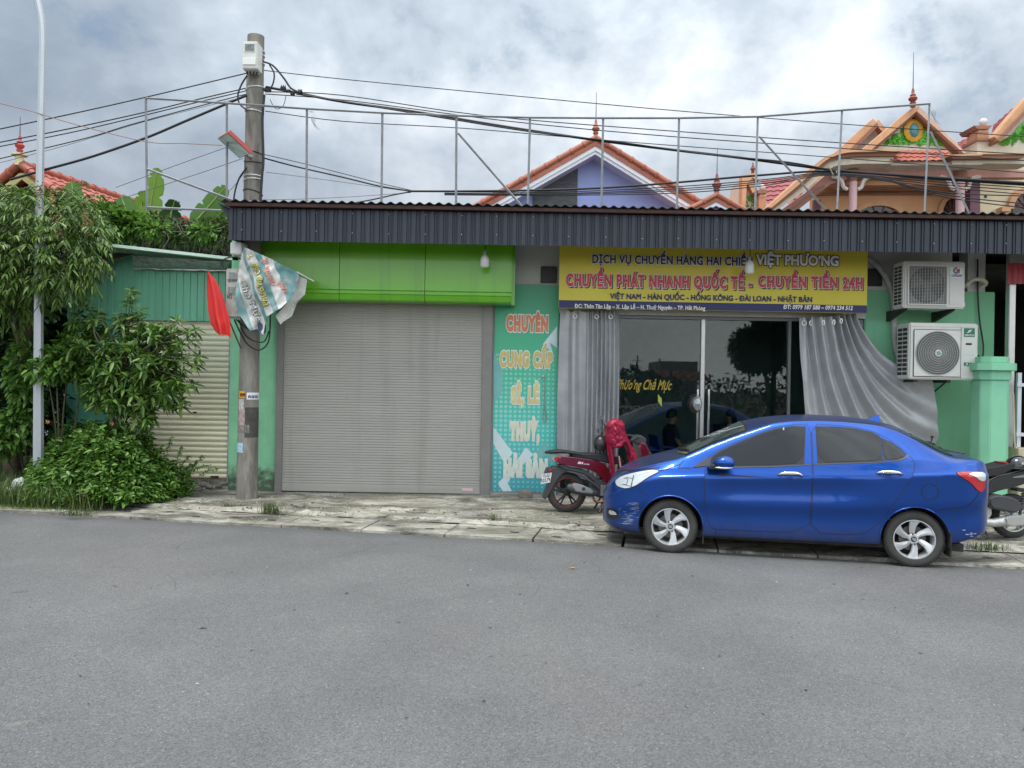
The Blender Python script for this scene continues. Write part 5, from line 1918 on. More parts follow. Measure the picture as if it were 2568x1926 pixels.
def meter_box(name, label, u0, u1, v0, v1, yf, dep, win, mat, shear=0.0):
    z0, z1 = PZ(u0, v1, yf), PZ(u0, v0, yf)
    x0_, x1_ = PX(u0, (v0 + v1) / 2, yf), PX(u1, (v0 + v1) / 2, yf)
    b = empty(name, label, 'meter box', ((x0_ + x1_) / 2, yf + dep, z0))
    MB().box((x0_, yf, z0), (x1_, yf + dep, z1)).build('casing', mat, b, bevel=.012)
    for (a, c, d, e) in win:
        f = MB().box((x0_ + a * (x1_ - x0_) - .012, yf - .006, z0 + d * (z1 - z0) - .012), (x0_ + c * (x1_ - x0_) + .012, yf + .001, z0 + e * (z1 - z0) + .012)).build('window', mat, b)
        MB().box((x0_ + a * (x1_ - x0_), yf - .009, z0 + d * (z1 - z0)), (x0_ + c * (x1_ - x0_), yf - .004, z0 + e * (z1 - z0))).build('pane', M('meter_glass', (.16, .18, .17), .15, var=.4, scale=20), f)
    return b, x0_, x1_, z0, z1


m_box = M('meter_white', (.62, .63, .59), .5, var=.07, scale=5, stain=((.40, .39, .33), 5, .62, .5))
m_box2 = M('meter_old', (.40, .38, .35), .7, var=.2, scale=7, stain=((.20, .17, .14), 6, .52, .7))
b, x0, x1, z0, z1 = meter_box('meter_box', 'white meter box strapped near the top of the utility pole', 523, 556, 88, 148, UY - .33, .22, [(.2, .8, .64, .88)], m_box)
MB().box((x0 + .01, UY - .345, z0 + .05), (x1 - .02, UY - .325, z0 + .15)).build('terminal_cover', M('cover_white', (.74, .74, .72), .4, var=.03), b, bevel=.006)
for k in range(4):
    MB().lathe([(.012, 0), (.012, -.04)], (x0 + .04 + k * .045, UY - .22, z0), (0, 0, 1), 8).build('cable_gland', m_black, b)
b, x0, x1, z0, z1 = meter_box('meter_box', 'old grey meter box with two small windows half covered by the torn banner', 487, 521, 580, 685, UY - .36, .24, [(.22, .60, .80, .92), (.18, .58, .50, .62)], m_box2)
lettering('QUÂN', x0 + .03, x0 + .16, z0 + .50, .045, UY - .362, m_blk, b, .02)
lettering('VŨ', x0 + .02, x0 + .09, z0 + .26, .05, UY - .362, m_blk, b, .02)
b, x0, x1, z0, z1 = meter_box('junction_box', 'plain white box tucked under the corner of the awning', 497, 522, 522, 549, UY - .40, .25, [], M('box_clean', (.62, .63, .62), .5, var=.05))
b['category'] = 'box'
for o in list(D.objects):
    if o.name.startswith('meter_box') and o.parent is None:
        o['group'] = 'meter boxes on the utility pole'

# solar street light
s = empty('solar_lamp', 'tilted flat solar lamp with a red rim on the utility pole', 'street light', tuple(P(545, 338, UY - .1)))
a, b_, c, d = P(470, 299, 10.98), P(492, 286, 10.66), P(541, 332, 10.82), P(517, 342, 11.06)
nrm = (b_ - a).cross(d - a).normalized()
if nrm.z < 0:
    nrm = -nrm
mb = MB()
th = nrm * .055
vs = [a, b_, c, d, a + th, b_ + th, c + th, d + th]
mb.add(vs, [(0, 1, 2, 3), (4, 7, 6, 5), (0, 4, 5, 1), (1, 5, 6, 2), (2, 6, 7, 3), (3, 7, 4, 0)])
mb.build('rim', M('lamp_red', (.42, .06, .05), .5, var=.15), s)
cen = (a + b_ + c + d) / 4
q = [cen + (p - cen) * .96 - nrm * .006 for p in (a, b_, c, d)]
MB().add(q, [(0, 1, 2, 3)]).build('panel', M('lamp_panel', (.34, .36, .37), .3, var=.1, metal=.4), s)
MB().tube([(c + d) / 2 + th * .5, P(545, 340, UY - .1)], .025, 8).build('bracket', m_steel, s)

# torn banner wrapped over the meter boxes
TY = UY - 0.47


def tz(u, v):
    return 540 + u / 5.185, 600 + v / 5.185     # 5x enlarged crop -> full pixels


def tp(u, v, Y=TY):
    fu, fv = tz(u, v)
    return P(fu / K, fv / K, Y)


edge_t = [(372, 100), (520, 168), (740, 262), (890, 345), (1085, 432)]
edge_b = [(290, 965), (455, 1190), (520, 1160), (620, 1250), (660, 1010), (720, 995), (870, 900), (985, 760), (1040, 640), (1085, 480)]


def tarp_fold(x, z):
    n1 = mnoise.noise((x * 4.2 - z * 1.5, z * 1.7, 2.0))
    n2 = mnoise.noise((x * 11, z * 9, 5.0))
    return .10 * n1 + .04 * n2 + .05 * math.sin(9 * (x + z * .38)) + .02 * abs(mnoise.noise((x * 16 - z * 7, z * 5, 9.0)))


def tarp_pt(u, v):
    a_, b__ = along(edge_t, u), along(edge_b, u)
    q_ = a_ * (1 - v) + b__ * v
    bul = 95 * math.sin(math.pi * v) * (1 - u * .9)
    p = tp(q_.x - bul * .5, q_.y, TY)
    return (p.x, TY - .03 + tarp_fold(p.x, p.z) + .20 * max(0, u - .62) * (1 - .3 * v), p.z)


def tarp_mat():
    m = D.materials.new('torn_banner_print')
    m.use_nodes = True
    t = m.node_tree
    b = t.nodes['Principled BSDF']
    b.inputs['Roughness'].default_value = .5
    tcn = t.nodes.new('ShaderNodeTexCoord')
    vr = t.nodes.new('ShaderNodeVectorMath')
    vr.operation = 'DOT_PRODUCT'
    vr.inputs[1].default_value = (math.sin(R(108.5)), 0, -math.cos(R(108.5)))
    t.links.new(tcn.outputs['Object'], vr.inputs[0])
    nz = t.nodes.new('ShaderNodeTexNoise')
    nz.inputs['Scale'].default_value = 2.2
    t.links.new(tcn.outputs['Object'], nz.inputs[0])
    ad = t.nodes.new('ShaderNodeMath')
    ad.operation = 'MULTIPLY_ADD'
    ad.inputs[1].default_value = .10
    t.links.new(nz.outputs[0], ad.inputs[0])
    t.links.new(vr.outputs['Value'], ad.inputs[2])
    mr = t.nodes.new('ShaderNodeMapRange')
    mr.inputs['From Min'].default_value, mr.inputs['From Max'].default_value = -.38, .80
    t.links.new(ad.outputs[0], mr.inputs[0])
    r = t.nodes.new('ShaderNodeValToRGB')
    r.color_ramp.interpolation = 'CONSTANT'
    e = r.color_ramp.elements
    teal, wht = (.13, .29, .29), (.60, .60, .57)
    st = [(0, teal), (.12, wht), (.27, teal), (.315, wht), (.42, teal), (.49, wht), (.60, teal), (.86, wht)]
    while len(e) < len(st):
        e.new(.5)
    for q_, (p_, c_) in zip(e, st):
        q_.position, q_.color = p_, (*c_, 1)
    t.links.new(mr.outputs[0], r.inputs[0])
    n2 = t.nodes.new('ShaderNodeTexNoise')
    n2.inputs['Scale'].default_value, n2.inputs['Detail'].default_value = 7, 8
    t.links.new(tcn.outputs['Object'], n2.inputs[0])
    r2 = t.nodes.new('ShaderNodeValToRGB')
    r2.color_ramp.elements[0].position, r2.color_ramp.elements[1].position = .46, .66
    r2.color_ramp.elements[0].color, r2.color_ramp.elements[1].color = (0, 0, 0, 1), (.6, .6, .6, 1)
    t.links.new(n2.outputs[0], r2.inputs[0])
    mx = t.nodes.new('ShaderNodeMix')
    mx.data_type = 'RGBA'
    t.links.new(r2.outputs[0], mx.inputs['Factor'])
    t.links.new(r.outputs[0], mx.inputs['A'])
    mx.inputs['B'].default_value = (.40, .41, .39, 1)
    t.links.new(mx.outputs['Result'], b.inputs['Base Color'])
    return m


to = tp(600, 620)
tb = empty('torn_banner', 'torn teal and white banner draped round the utility pole under the awning', 'banner', (to.x, TY, to.z))
MB().grid(tarp_pt, 70, 60).build('sheet', tarp_mat(), tb, smooth=70)


def tarp_warp(x, y, z):
    best = TY - .03 + tarp_fold(x, z)
    fu = (x - tp(372, 100).x) / (tp(1085, 432).x - tp(372, 100).x)
    return (x, best + .20 * max(0, fu - .55) - .018 + (y - TY), z)


m_tedge = M('faded_edge', (.07, .085, .085), .6, var=.3)
m_ty, m_tr = M('faded_yellow', (.62, .58, .18), .5, var=.1), M('faded_red', (.50, .22, .17), .5, var=.2)


def tarp_text(s, zu, zv, length, cap, ang, mat, edge, bold=.03):
    p = tp(zu, zv)
    for m_, gr, dy, nm in ((edge, .035, .0, 'letter_outline'), (mat, 0, -.006, 'lettering')):
        if m_ is None:
            continue
        lettering(s, p.x, p.x + length, p.z, cap, TY + dy, m_, tb, bold, 1.05, rot=ang, grow=gr, name=nm, warp=tarp_warp, slant=.1)


k5 = 1 / 5.185 / FPX * TY       # metres per pixel of the enlarged crop
tarp_text('Phưo’ng', 722, 860, 370 * k5, 92 * k5, R(106), m_ty, m_tedge, .035)
tarp_text('Chả', 625, 460, 150 * k5, 84 * k5, R(112), m_ty, m_tedge, .035)
tarp_text('T', 540, 250, 60 * k5, 80 * k5, R(112), m_ty, m_tedge, .035)
tarp_text('CHUYÊN', 815, 600, 260 * k5, 62 * k5, R(113), m_tr, None, .06)
tarp_text('SỈ,', 715, 320, 80 * k5, 62 * k5, R(113), m_tr, None, .06)
tarp_text('THUỶ', 975, 720, 200 * k5, 66 * k5, R(118), m_tr, None, .06)
tarp_text('Chả Mực', 318, 545, 560 * k5, 80 * k5, R(-67), M('faded_white', (.58, .58, .55), .5, var=.15), m_tedge, .015)
# loose tail of the banner and its stick
mb = MB()
fl = [(1075, 480), (1195, 520), (1165, 720), (1060, 800), (990, 905), (995, 1000), (870, 1085), (850, 1110), (780, 1000), (870, 900), (985, 760), (1040, 640)]
vs = [tp(u_, v_, TY + .06) for u_, v_ in fl]
n = len(vs)
cen = sum(vs, Vector()) / n + Vector((.05, .09, 0))
mb.add(vs + [cen], [(i, (i + 1) % n, n) for i in range(n)])
mb.build('loose_flap', M('banner_back', (.50, .50, .46), .6, var=.15, scale=8, stain=((.32, .20, .10), 6, .66, .7)), tb, thick=.003)
MB().tube([tp(1060, 425, TY + .02), tp(1285, 548, TY + .02)], .012, 6).build('stick', m_steel, tb)
mb = MB()
rg = [(545, 1090), (600, 1050), (655, 1110), (660, 1200), (615, 1260), (560, 1190)]
vs = [tp(u_, v_, TY + .03 + .03 * (i % 2)) for i, (u_, v_) in enumerate(rg)]
mb.add(vs, [tuple(range(6))])
mb.build('rag', M('navy_check', (.05, .07, .13), .8, var=.6, scale=40), tb, thick=.004)

# red flag
fgp = [(448, 585), (468, 612), (481, 648), (487, 680), (494, 692), (495, 727), (484, 716), (470, 721), (456, 706), (449, 672), (446, 628)]
FLY = UY - .5


def flag_pt(u, v):
    lft = [(448, 585), (446, 625), (447, 668), (453, 700), (463, 716), (472, 722)]
    rgt = [(449, 586), (466, 606), (481, 640), (489, 672), (495, 690), (497, 727)]
    q_ = along(lft, v) * (1 - u) + along(rgt, v) * u
    q_.y += 6 * math.sin(math.pi * 2.5 * u) * max(0, v - .7)
    p = P(q_.x, q_.y, FLY)
    return (p.x, FLY + .05 * math.sin(7 * u + 2.2 * v) * (.2 + v) + .02 * math.sin(15 * u + 5 * v) * v, p.z)


fo = empty('flag', 'plain red flag hanging limp from a slanted stick on the utility pole', 'flag', tuple(P(515, 745, UY - .2)))
MB().grid(flag_pt, 36, 40).build('cloth', M('flag_red', (.60, .020, .018), .6, var=.08, scale=5), fo, smooth=80)
MB().tube([P(449, 584, FLY + .02), P(492, 685, FLY + .06), P(520, 752, UY - .16)], .011, 8).build('stick', M('brown_stick', (.12, .08, .05), .7), fo)

# ------------------------------------------------------------ cables
def wire(label, pts, r=.007, group='overhead cables', Y=None, name='cable', mat=None, n=5):
    q_ = []
    for p in pts:
        y = p[2] if len(p) > 2 else (Y or 11.15)
        q_.append(P(p[0], p[1], y))
    tag(MB().tube(smooth_path(q_, n), r, 6).build(name, mat or m_cab, smooth=70), label, 'cable', group)


YR = 11.3
wire('highest thin cable running from the pole top to the right edge of the sky', [(570, 152), (741, 171), (1100, 206), (1482, 241), (1900, 274), (2260, 298)], .007, Y=YR)
wire('cable leaving the pole just above the thick bundle and crossing the orange gable', [(573, 198), (741, 206), (1048, 250), (1464, 284), (1900, 314), (2260, 336)], .008, Y=YR)
wire('cable passing just over the spire of the blue gable', [(573, 203), (760, 218), (1100, 262), (1464, 296), (1900, 326), (2260, 350)], .008, Y=YR + .05)
wire('thin cable running closest above the thick black bundle', [(573, 240), (741, 262), (1000, 277), (1250, 298), (1464, 315), (1800, 340), (2260, 377)], .007, Y=YR)
wire('thickest black cable bundle sagging from the pole past the blue gable', [(575, 188), (640, 200), (741, 220), (900, 242), (1100, 275), (1290, 303), (1464, 325), (1600, 341), (1800, 367), (2000, 382), (2260, 398)], .021, Y=YR - .05)
wire('second strand twisted along the thick bundle', [(640, 203), (800, 229), (960, 255), (1150, 285), (1330, 306), (1530, 334), (1700, 350), (1810, 371)], .012, Y=YR - .09)
wire('flat cable bundle level with the roof, joined from the pole and the eaves', [(888, 413), (1000, 413), (1150, 411), (1300, 406), (1464, 394), (1650, 378), (1800, 370), (2000, 384), (2260, 402)], .017, Y=YR)
wire('cable from the lower pole clamp down to the roof level joint', [(572, 342), (640, 360), (741, 383), (820, 402), (888, 413)], .012, Y=YR)
wire('thinner cable just above the lower clamp cable', [(572, 334), (650, 352), (741, 375), (830, 398), (888, 411)], .006, Y=YR + .05)
wire('cable rising from the awning roof to the joint', [(720, 446), (800, 432), (850, 421), (888, 414)], .011, Y=YR)
wire('thin wire below the joint on the left of the blue gable', [(560, 432), (650, 430), (760, 425), (888, 416)], .004, Y=YR + .1, mat=m_cab2)
wire('pale thin wire under the lower clamp cable', [(575, 372), (700, 388), (888, 414)], .004, Y=YR + .15, mat=m_cab2)
for k, (a, b_, c_, d_) in enumerate(((414, 405, 388, 404), (417, 410, 392, 408), (419, 414, 396, 415), (421, 419, 401, 424))):
    wire(['upper strand', 'second strand', 'third strand', 'lowest strand'][k] + ' of the fan of cables crossing the blue gable wall', [(960, a), (1200, a + 1), (1464, b_ - 2), (1650, c_), (1801, 372 + k * 2), (2000, 386 + k * 5), (2260, d_)], .008, Y=YR + .08 + .05 * k)
for k, (v0, v1) in enumerate(((376, 442), (378, 412), (374, 432))):
    wire(['steepest', 'upper', 'middle'][k] + ' of the loose cables dropping right of the tie by the orange house', [(1801, v0), (1900, v0 + 10), (2050, v0 + 25 + (v1 - v0) * .4), (2260, v1 + 12)], .009, Y=YR - .15)
wire('tie of wire binding the cables beside the orange house', [(1790, 360), (1797, 372), (1803, 381), (1808, 368)], .008, Y=YR - .12, mat=M('tie_tan', (.4, .33, .2), .7))
wire('topmost left cable rising to the pole', [(533, 158), (315, 210), (150, 247), (-40, 287)], .009, Y=11.2)
wire('second left cable below the topmost one', [(533, 190), (430, 214), (315, 242), (150, 278), (-40, 315)], .009, Y=11.2)
wire('third left cable close under the second', [(533, 196), (430, 220), (300, 252), (150, 287), (-40, 324)], .008, Y=11.25)
wire('left cable crossing the street lamp above the red roof', [(533, 203), (420, 232), (280, 270), (180, 300), (-40, 352)], .008, Y=11.2)
wire('thin pale left cable under the crossing cable', [(533, 208), (315, 262), (150, 312), (-40, 362)], .004, Y=11.3, mat=m_cab2)
wire('thick black cable falling left from the pole to the red roof', [(533, 206), (490, 224), (400, 262), (315, 298), (200, 338), (100, 366), (22, 388)], .019, Y=11.1)
wire('thin brown wire crossing the street lamp to the frame', [(-20, 219), (60, 238), (160, 268), (315, 306), (400, 310), (480, 314)], .006, Y=10.95, mat=M('brown_wire', (.28, .16, .12), .6))
wire('thin wire from the solar lamp down to the banana leaves', [(490, 318), (400, 350), (250, 405)], .005, Y=11.3, mat=m_cab2)
wire('thin wire from the pole below the solar lamp falling left', [(525, 342), (420, 378), (260, 430)], .005, Y=11.3, mat=m_cab2)
wire('thin wire dropping steeply from the pole to the bananas', [(528, 372), (500, 408), (440, 465)], .004, Y=11.35, mat=m_cab2)
wire('loop of black cable on the left of the pole top', [(534, 163), (522, 182), (514, 205), (518, 225), (534, 238)], .012, group='cable loops on the pole', Y=11.02)
wire('big loop of black cable arching right from the meter box', [(568, 133), (590, 142), (614, 170), (628, 190), (648, 200)], .014, group='cable loops on the pole', Y=11.05)
wire('inner loop of black cable right of the pole top', [(582, 140), (592, 158), (590, 180), (580, 198)], .011, group='cable loops on the pole', Y=11.05)
wire('small thin loop hanging under the cable clamps', [(583, 215), (596, 235), (612, 228), (618, 205)], .005, group='cable loops on the pole', Y=11.05)
wire('black cable running down the right of the pole to the roof', [(571, 205), (567, 260), (569, 345), (566, 380), (562, 445)], .018, group='cable loops on the pole', Y=11.02)
wire('black cable bowed out left of the pole above the awning', [(533, 362), (517, 385), (508, 412), (504, 440)], .012, group='cable loops on the pole', Y=11.02)
wire('largest black coil hanging under the torn banner', [(506, 690), (520, 720), (536, 745), (560, 756), (578, 742), (583, 715), (584, 670)], .011, group='cable loops on the pole', Y=10.98)
wire('middle black coil hanging under the torn banner', [(516, 690), (526, 718), (545, 735), (570, 738), (581, 715)], .010, group='cable loops on the pole', Y=11.0)
wire('smallest black coil behind the torn banner', [(510, 690), (528, 705), (550, 712), (575, 690)], .010, group='cable loops on the pole', Y=11.0)
wire('black coil left of the old meter box', [(522, 560), (505, 555), (484, 560), (480, 572), (492, 585), (520, 590)], .011, group='cable loops on the pole', Y=10.95)
cl = empty('cable_clamp', 'cluster of black cable clamps on the bundle right of the pole', 'cable clamp', tuple(P(600, 195, YR - .1)))
for (u, v, w, h) in ((578, 195, .10, .05), (612, 191, .08, .05), (622, 197, .09, .035), (632, 203, .06, .045), (648, 198, .07, .035)):
    p = P(u, v, YR - .1)
    MB().box((p.x - w / 2, p.y - .03, p.z - h / 2), (p.x + w / 2, p.y + .03, p.z + h / 2)).build('clamp', m_cab, cl, bevel=.01)
    mb = MB()
    for k in range(3):
        mb.tube([(p.x - w / 3 + k * w / 3, p.y, p.z), (p.x - w / 3 + k * w / 3, p.y, p.z + h)], .006, 5)
    mb.build('bolt', m_cab, cl)

# ------------------------------------------------------------ steel frame on the roof
FRY = 10.92
m_frame = M('dull_galvanised', (0.27, 0.28, 0.29), 0.5, var=0.2, scale=8, metal=0.4, stain=((0.18, 0.12, 0.08), 6, 0.64, 0.7))
fr = empty('roof_frame', 'bare galvanised steel tube frame standing on the awning roof', 'frame', tuple(P(1100, 447, FRY)))
posts = [((315, 212), (318, 452)), ((490, 223), (490, 440)), ((663, 235), (662, 443)), ((826, 244), (824, 444)), ((986, 250), (985, 446)), ((1145, 254), (1140, 446)), ((1303, 255), (1299, 448)), ((1467, 255), (1462, 449)), ((1637, 252), (1631, 452)), ((1819, 238), (1808, 454)), ((2008, 224), (1997, 458))]
hs = .0135
for a, b_ in posts:
    MB().tube([P(*a, FRY), P(b_[0], b_[1] + 4, FRY)], hs * 1.25, 4).build('post', m_frame, fr)
tops = [p[0] for p in posts]
for a, b_ in zip(tops[:-1], tops[1:]):
    MB().tube([P(*a, FRY - .02), P(b_[0] + 1, b_[1], FRY - .02)], hs * 1.3, 4).build('top_rail', m_frame, fr)
for a, b_ in (((990, 288), (1131, 450)), ((1640, 295), (1788, 458)), ((2010, 284), (2093, 460)), ((318, 365), (525, 441)), ((318, 448), (478, 455))):
    MB().tube([P(*a, FRY - .03), P(*b_, FRY - .03)], hs * 1.35, 4).build('brace', m_frame, fr)
for (u, v) in ((668, 240), (2008, 228)):
    mb = MB()
    for k in range(4):
        mb.tube(smooth_path([P(u + k * 2, v, FRY), P(u + 4 + 3 * k, v + 12, FRY - .05), P(u + 6 + 2 * k, v + 22 + k * 4, FRY), P(u + 16 + 3 * k, v + 32 + 3 * k, FRY)], 4), .004, 4)
    mb.build('torn_tape', M('pale_tape', (.5, .5, .5), .7), fr)

# ------------------------------------------------------------ street lamp at the left
LY = 11.0
lb = P(83, 1020, LY)
lamp = empty('street_lamp', 'tall galvanised street lamp pole rising out of the bushes', 'street lamp', (lb.x, LY, 0.0))
ctrl = [(83, 1030), (83, 800), (84, 600), (86, 400), (91, 150), (92, 90), (90, 50), (84, 15), (72, -20), (30, -70), (-60, -110)]
pts = [P(u, v, LY) for u, v in ctrl]
pth = smooth_path(pts, 5)
rad = [.072 if q_.z < .9 else .070 - .022 * min(1, max(0, (q_.z - .9) / 5.5)) for q_ in pth]
MB().tube(pth, rad, 8).build('post', M('lamp_galv', (.44, .47, .50), .42, metal=.45, var=.12, scale=3, stretch=(1, 1, .2)), lamp, smooth=30)
e_ = pth[-1]
mb = MB().box((e_.x - .65, LY - .14, e_.z - .02), (e_.x + .05, LY + .14, e_.z + .09))
mb.build('lamp_head', m_steel, lamp, bevel=.03)
MB().box((lb.x - .15, LY - .15, .0), (lb.x + .15, LY + .15, .10)).build('base_plate', m_steel, lamp, bevel=.01)

# ------------------------------------------------------------ houses behind the shop
def tile_mat(name, col, pitch=(0.22, 0.30), dirx='x', dirz='z'):
    """clay roof tiles: rows and rolls, coloured tile by tile"""
    m = D.materials.new(name)
    m.use_nodes = True
    t = m.node_tree
    b = t.nodes['Principled BSDF']
    b.inputs['Roughness'].default_value = .55
    tcn = t.nodes.new('ShaderNodeTexCoord')
    n = t.nodes.new('ShaderNodeTexNoise')
    n.inputs['Scale'].default_value, n.inputs['Detail'].default_value = 3, 6
    t.links.new(tcn.outputs['Object'], n.inputs[0])
    v = t.nodes.new('ShaderNodeTexVoronoi')
    v.inputs['Scale'].default_value = 4.2
    t.links.new(tcn.outputs['Object'], v.inputs['Vector'])
    r = t.nodes.new('ShaderNodeValToRGB')
    r.color_ramp.elements[0].position, r.color_ramp.elements[1].position = .2, .8
    r.color_ramp.elements[0].color = (*[c * .72 for c in col], 1)
    r.color_ramp.elements[1].color = (*[min(1, c * 1.2) for c in col], 1)
    mx = t.nodes.new('ShaderNodeMath')
    mx.operation = 'MULTIPLY_ADD'
    mx.inputs[1].default_value = .45
    t.links.new(v.outputs['Color'], mx.inputs[0])
    m2 = t.nodes.new('ShaderNodeMath')
    m2.operation = 'MULTIPLY'
    m2.inputs[1].default_value = .6
    t.links.new(n.outputs[0], m2.inputs[0])
    t.links.new(m2.outputs[0], mx.inputs[2])
    t.links.new(mx.outputs[0], r.inputs[0])
    t.links.new(r.outputs[0], b.inputs['Base Color'])
    return m


m_tred = tile_mat('red_tiles', (.36, .095, .06))
m_tora = tile_mat('orange_tiles', (.37, .12, .07))
m_tmar = tile_mat('maroon_tiles', (.29, .065, .07))


def tiled_slope(a, b_, c, d, row=.30, roll=.24, h=.03, name='roof', mat=None, parent=None, thick=.05):
    """a to b along the ridge, d to c along the eave; real tile rolls and stepped rows"""
    a, b_, c, d = map(Vector, (a, b_, c, d))
    L, S = (b_ - a).length, (d - a).length
    nr, nc = max(2, round(S / row)), max(2, round(L / roll))
    nrm = (b_ - a).cross(d - a).normalized()
    if nrm.z < 0:
        nrm = -nrm
    nu = nc * 6
    rows_ = []
    for i in range(nr):
        for f, st in ((0.0, 0.0), (.97, 1.0)):
            rows_.append(((i + f) / nr, st))
    mb = MB()

    def fn(u, v):
        k = min(len(rows_) - 1, round(v * (len(rows_) - 1)))
        vv, st = rows_[k]
        p = (a * (1 - u) + b_ * u) * (1 - vv) + (d * (1 - u) + c * u) * vv
        ph = (u * nc) % 1
        return p + nrm * (h * (.5 + .5 * math.cos(2 * math.pi * ph)) + .035 * st)
    mb.grid(fn, nu + 1, len(rows_))
    return mb.build(name, mat, parent, smooth=45)


def ridge(pts, r, mat, parent, name='ridge_tiles', step=.42):
    mb = MB()
    for p, q in zip(pts[:-1], pts[1:]):
        p, q = Vector(p), Vector(q)
        n = max(1, round((q - p).length / step))
        for i in range(n):
            s_, e_ = p.lerp(q, i / n), p.lerp(q, (i + 1.06) / n)
            mb.tube([s_, s_.lerp(e_, .16), s_.lerp(e_, .18), e_], [r * 1.18, r * 1.18, r, r * .96], 9)
    return mb.build(name, mat, parent, smooth=40)


def finial(p, h, mat, parent, rod=1.6, base=None):
    mb = MB()
    s_ = h
    mb.lathe([(.14 * s_, 0), (.10 * s_, .10 * s_), (.15 * s_, .16 * s_), (.16 * s_, .20 * s_), (.10 * s_, .26 * s_), (.20 * s_, .36 * s_), (.22 * s_, .44 * s_), (.12 * s_, .56 * s_), (.15 * s_, .60 * s_), (.08 * s_, .66 * s_), (.07 * s_, .85 * s_), (.02 * s_, 1.0 * s_)], p, (0, 0, 1), 16)
    f = mb.build('finial', mat, parent, smooth=50)
    if rod:
        MB().tube([(p[0], p[1], p[2] + h * .9), (p[0], p[1], p[2] + h + rod)], [.016, .007], 6).build('lightning_rod', m_cab2, f)
    return f


m_blue = M('lilac_wall', (.30, .36, .66), .75, var=.05, scale=1.5)
m_bsof = M('lilac_soffit', (.50, .52, .68), .75, var=.05)
m_trimw = M('white_trim', (.72, .75, .80), .6, var=.04)
m_fin = M('finial_red', (.25, .06, .045), .5, var=.15)
m_slate = M('slate_cladding', (.075, .08, .085), .7, var=.55, scale=5, stretch=(1, 1, 9), bump=.6, bscale=30)

# lilac gable house in the middle
HY = 23.0
bh = empty('lilac_house', 'lilac house with a red tiled gable roof and a dark stone panel behind the awning', 'house', (PX(1287, 450, HY), HY, 0))
ap = P(1287, 301, HY)
sl = (PZ(1030, 447, HY) - ap.z) / (PX(1030, 447, HY) - ap.x)
hw_, dpth = 5.6, 9.0
ez = ap.z - abs(sl) * hw_
WY = HY + .75
for s_ in (-1, 1):
    tiled_slope((ap.x, HY + .0, ap.z), (ap.x, HY + dpth, ap.z), (ap.x + s_ * hw_, HY + dpth, ez), (ap.x + s_ * hw_, HY, ez), mat=m_tora, parent=bh)
    e = Vector((ap.x + s_ * hw_, HY, ez))
    t_ = .0
    for k, (d0, d1, y0, y1, m_) in enumerate(((.02, .16, HY + .02, HY + .1, m_tora), (.15, .27, HY + .05, HY + .14, m_trimw), (.27, .36, HY + .10, HY + .18, m_trimw))):
        MB().prism([(ap.x, ap.z - d0 * 1.15), (e.x, e.z - d0 * 1.15), (e.x, e.z - d1 * 1.15), (ap.x, ap.z - d1 * 1.15)], y0, y1).build('barge_board', m_, bh)
    MB().add([(ap.x, HY + .12, ap.z - .40), (e.x, HY + .12, e.z - .40), (e.x, WY + .1, e.z - .40), (ap.x, WY + .1, ap.z - .40)], [(0, 1, 2, 3)]).build('soffit', m_bsof, bh)
    ridge([(e.x, HY + .03, e.z + .06), (ap.x, HY + .03, ap.z + .06)], .085, m_tora, bh)
wz = ap.z - .34
MB().prism([(ap.x - hw_ + .5, 0), (ap.x + hw_ - .5, 0), (ap.x + hw_ - .5, wz - abs(sl) * (hw_ - .5)), (ap.x, wz), (ap.x - hw_ + .5, wz - abs(sl) * (hw_ - .5))], WY, WY + 7.5).build('wall', m_blue, bh)
sxl, sxr = PX(1151, 420, WY), PX(1247, 420, WY)
MB().prism([(sxl, 2), (sxr, 2), (sxr, wz - abs(sl) * abs(sxr - ap.x) - .06), (sxl, wz - abs(sl) * abs(sxl - ap.x) - .06)], WY - .04, WY + .02).build('stone_panel', m_slate, bh)
finial((ap.x, HY + .05, ap.z + .10), PZ(1287, 262, HY) - ap.z, m_tora, bh, rod=PZ(1288, 205, HY) - PZ(1287, 262, HY))

# small lilac porch gable to its right
HY2 = 21.0
ph = empty('lilac_annex', 'small red tiled gable with a spire just right of the lilac house', 'house', (PX(1548, 450, HY2), HY2, 0))
a2 = P(1549, 424, HY2)
sl2 = abs((PZ(1495, 452, HY2) - a2.z) / (PX(1495, 452, HY2) - a2.x))
for s_ in (-1, 1):
    e = Vector((a2.x + s_ * 1.9, HY2, a2.z - sl2 * 1.9))
    tiled_slope((a2.x, HY2, a2.z), (a2.x, HY2 + 4, a2.z), (e.x, HY2 + 4, e.z), (e.x, HY2, e.z), mat=m_tora, parent=ph)
    MB().prism([(a2.x, a2.z - .03), (e.x, e.z - .03), (e.x, e.z - .14), (a2.x, a2.z - .14)], HY2 + .02, HY2 + .1).build('barge_board', m_tora, ph)
    MB().prism([(a2.x, a2.z - .14), (e.x, e.z - .14), (e.x, e.z - .24), (a2.x, a2.z - .24)], HY2 + .05, HY2 + .13).build('barge_board', m_trimw, ph)
    ridge([(e.x, HY2 + .03, e.z + .05), (a2.x, HY2 + .03, a2.z + .05)], .075, m_tora, ph)
MB().prism([(a2.x - 1.6, 0), (a2.x + 1.6, 0), (a2.x + 1.6, a2.z - .2 - sl2 * 1.6), (a2.x, a2.z - .2), (a2.x - 1.6, a2.z - .2 - sl2 * 1.6)], HY2 + .3, HY2 + 4).build('wall', m_blue, ph)
finial((a2.x, HY2 + .05, a2.z + .08), PZ(1549, 378, HY2) - a2.z, m_fin, ph, rod=PZ(1550, 325, HY2) - PZ(1549, 378, HY2))

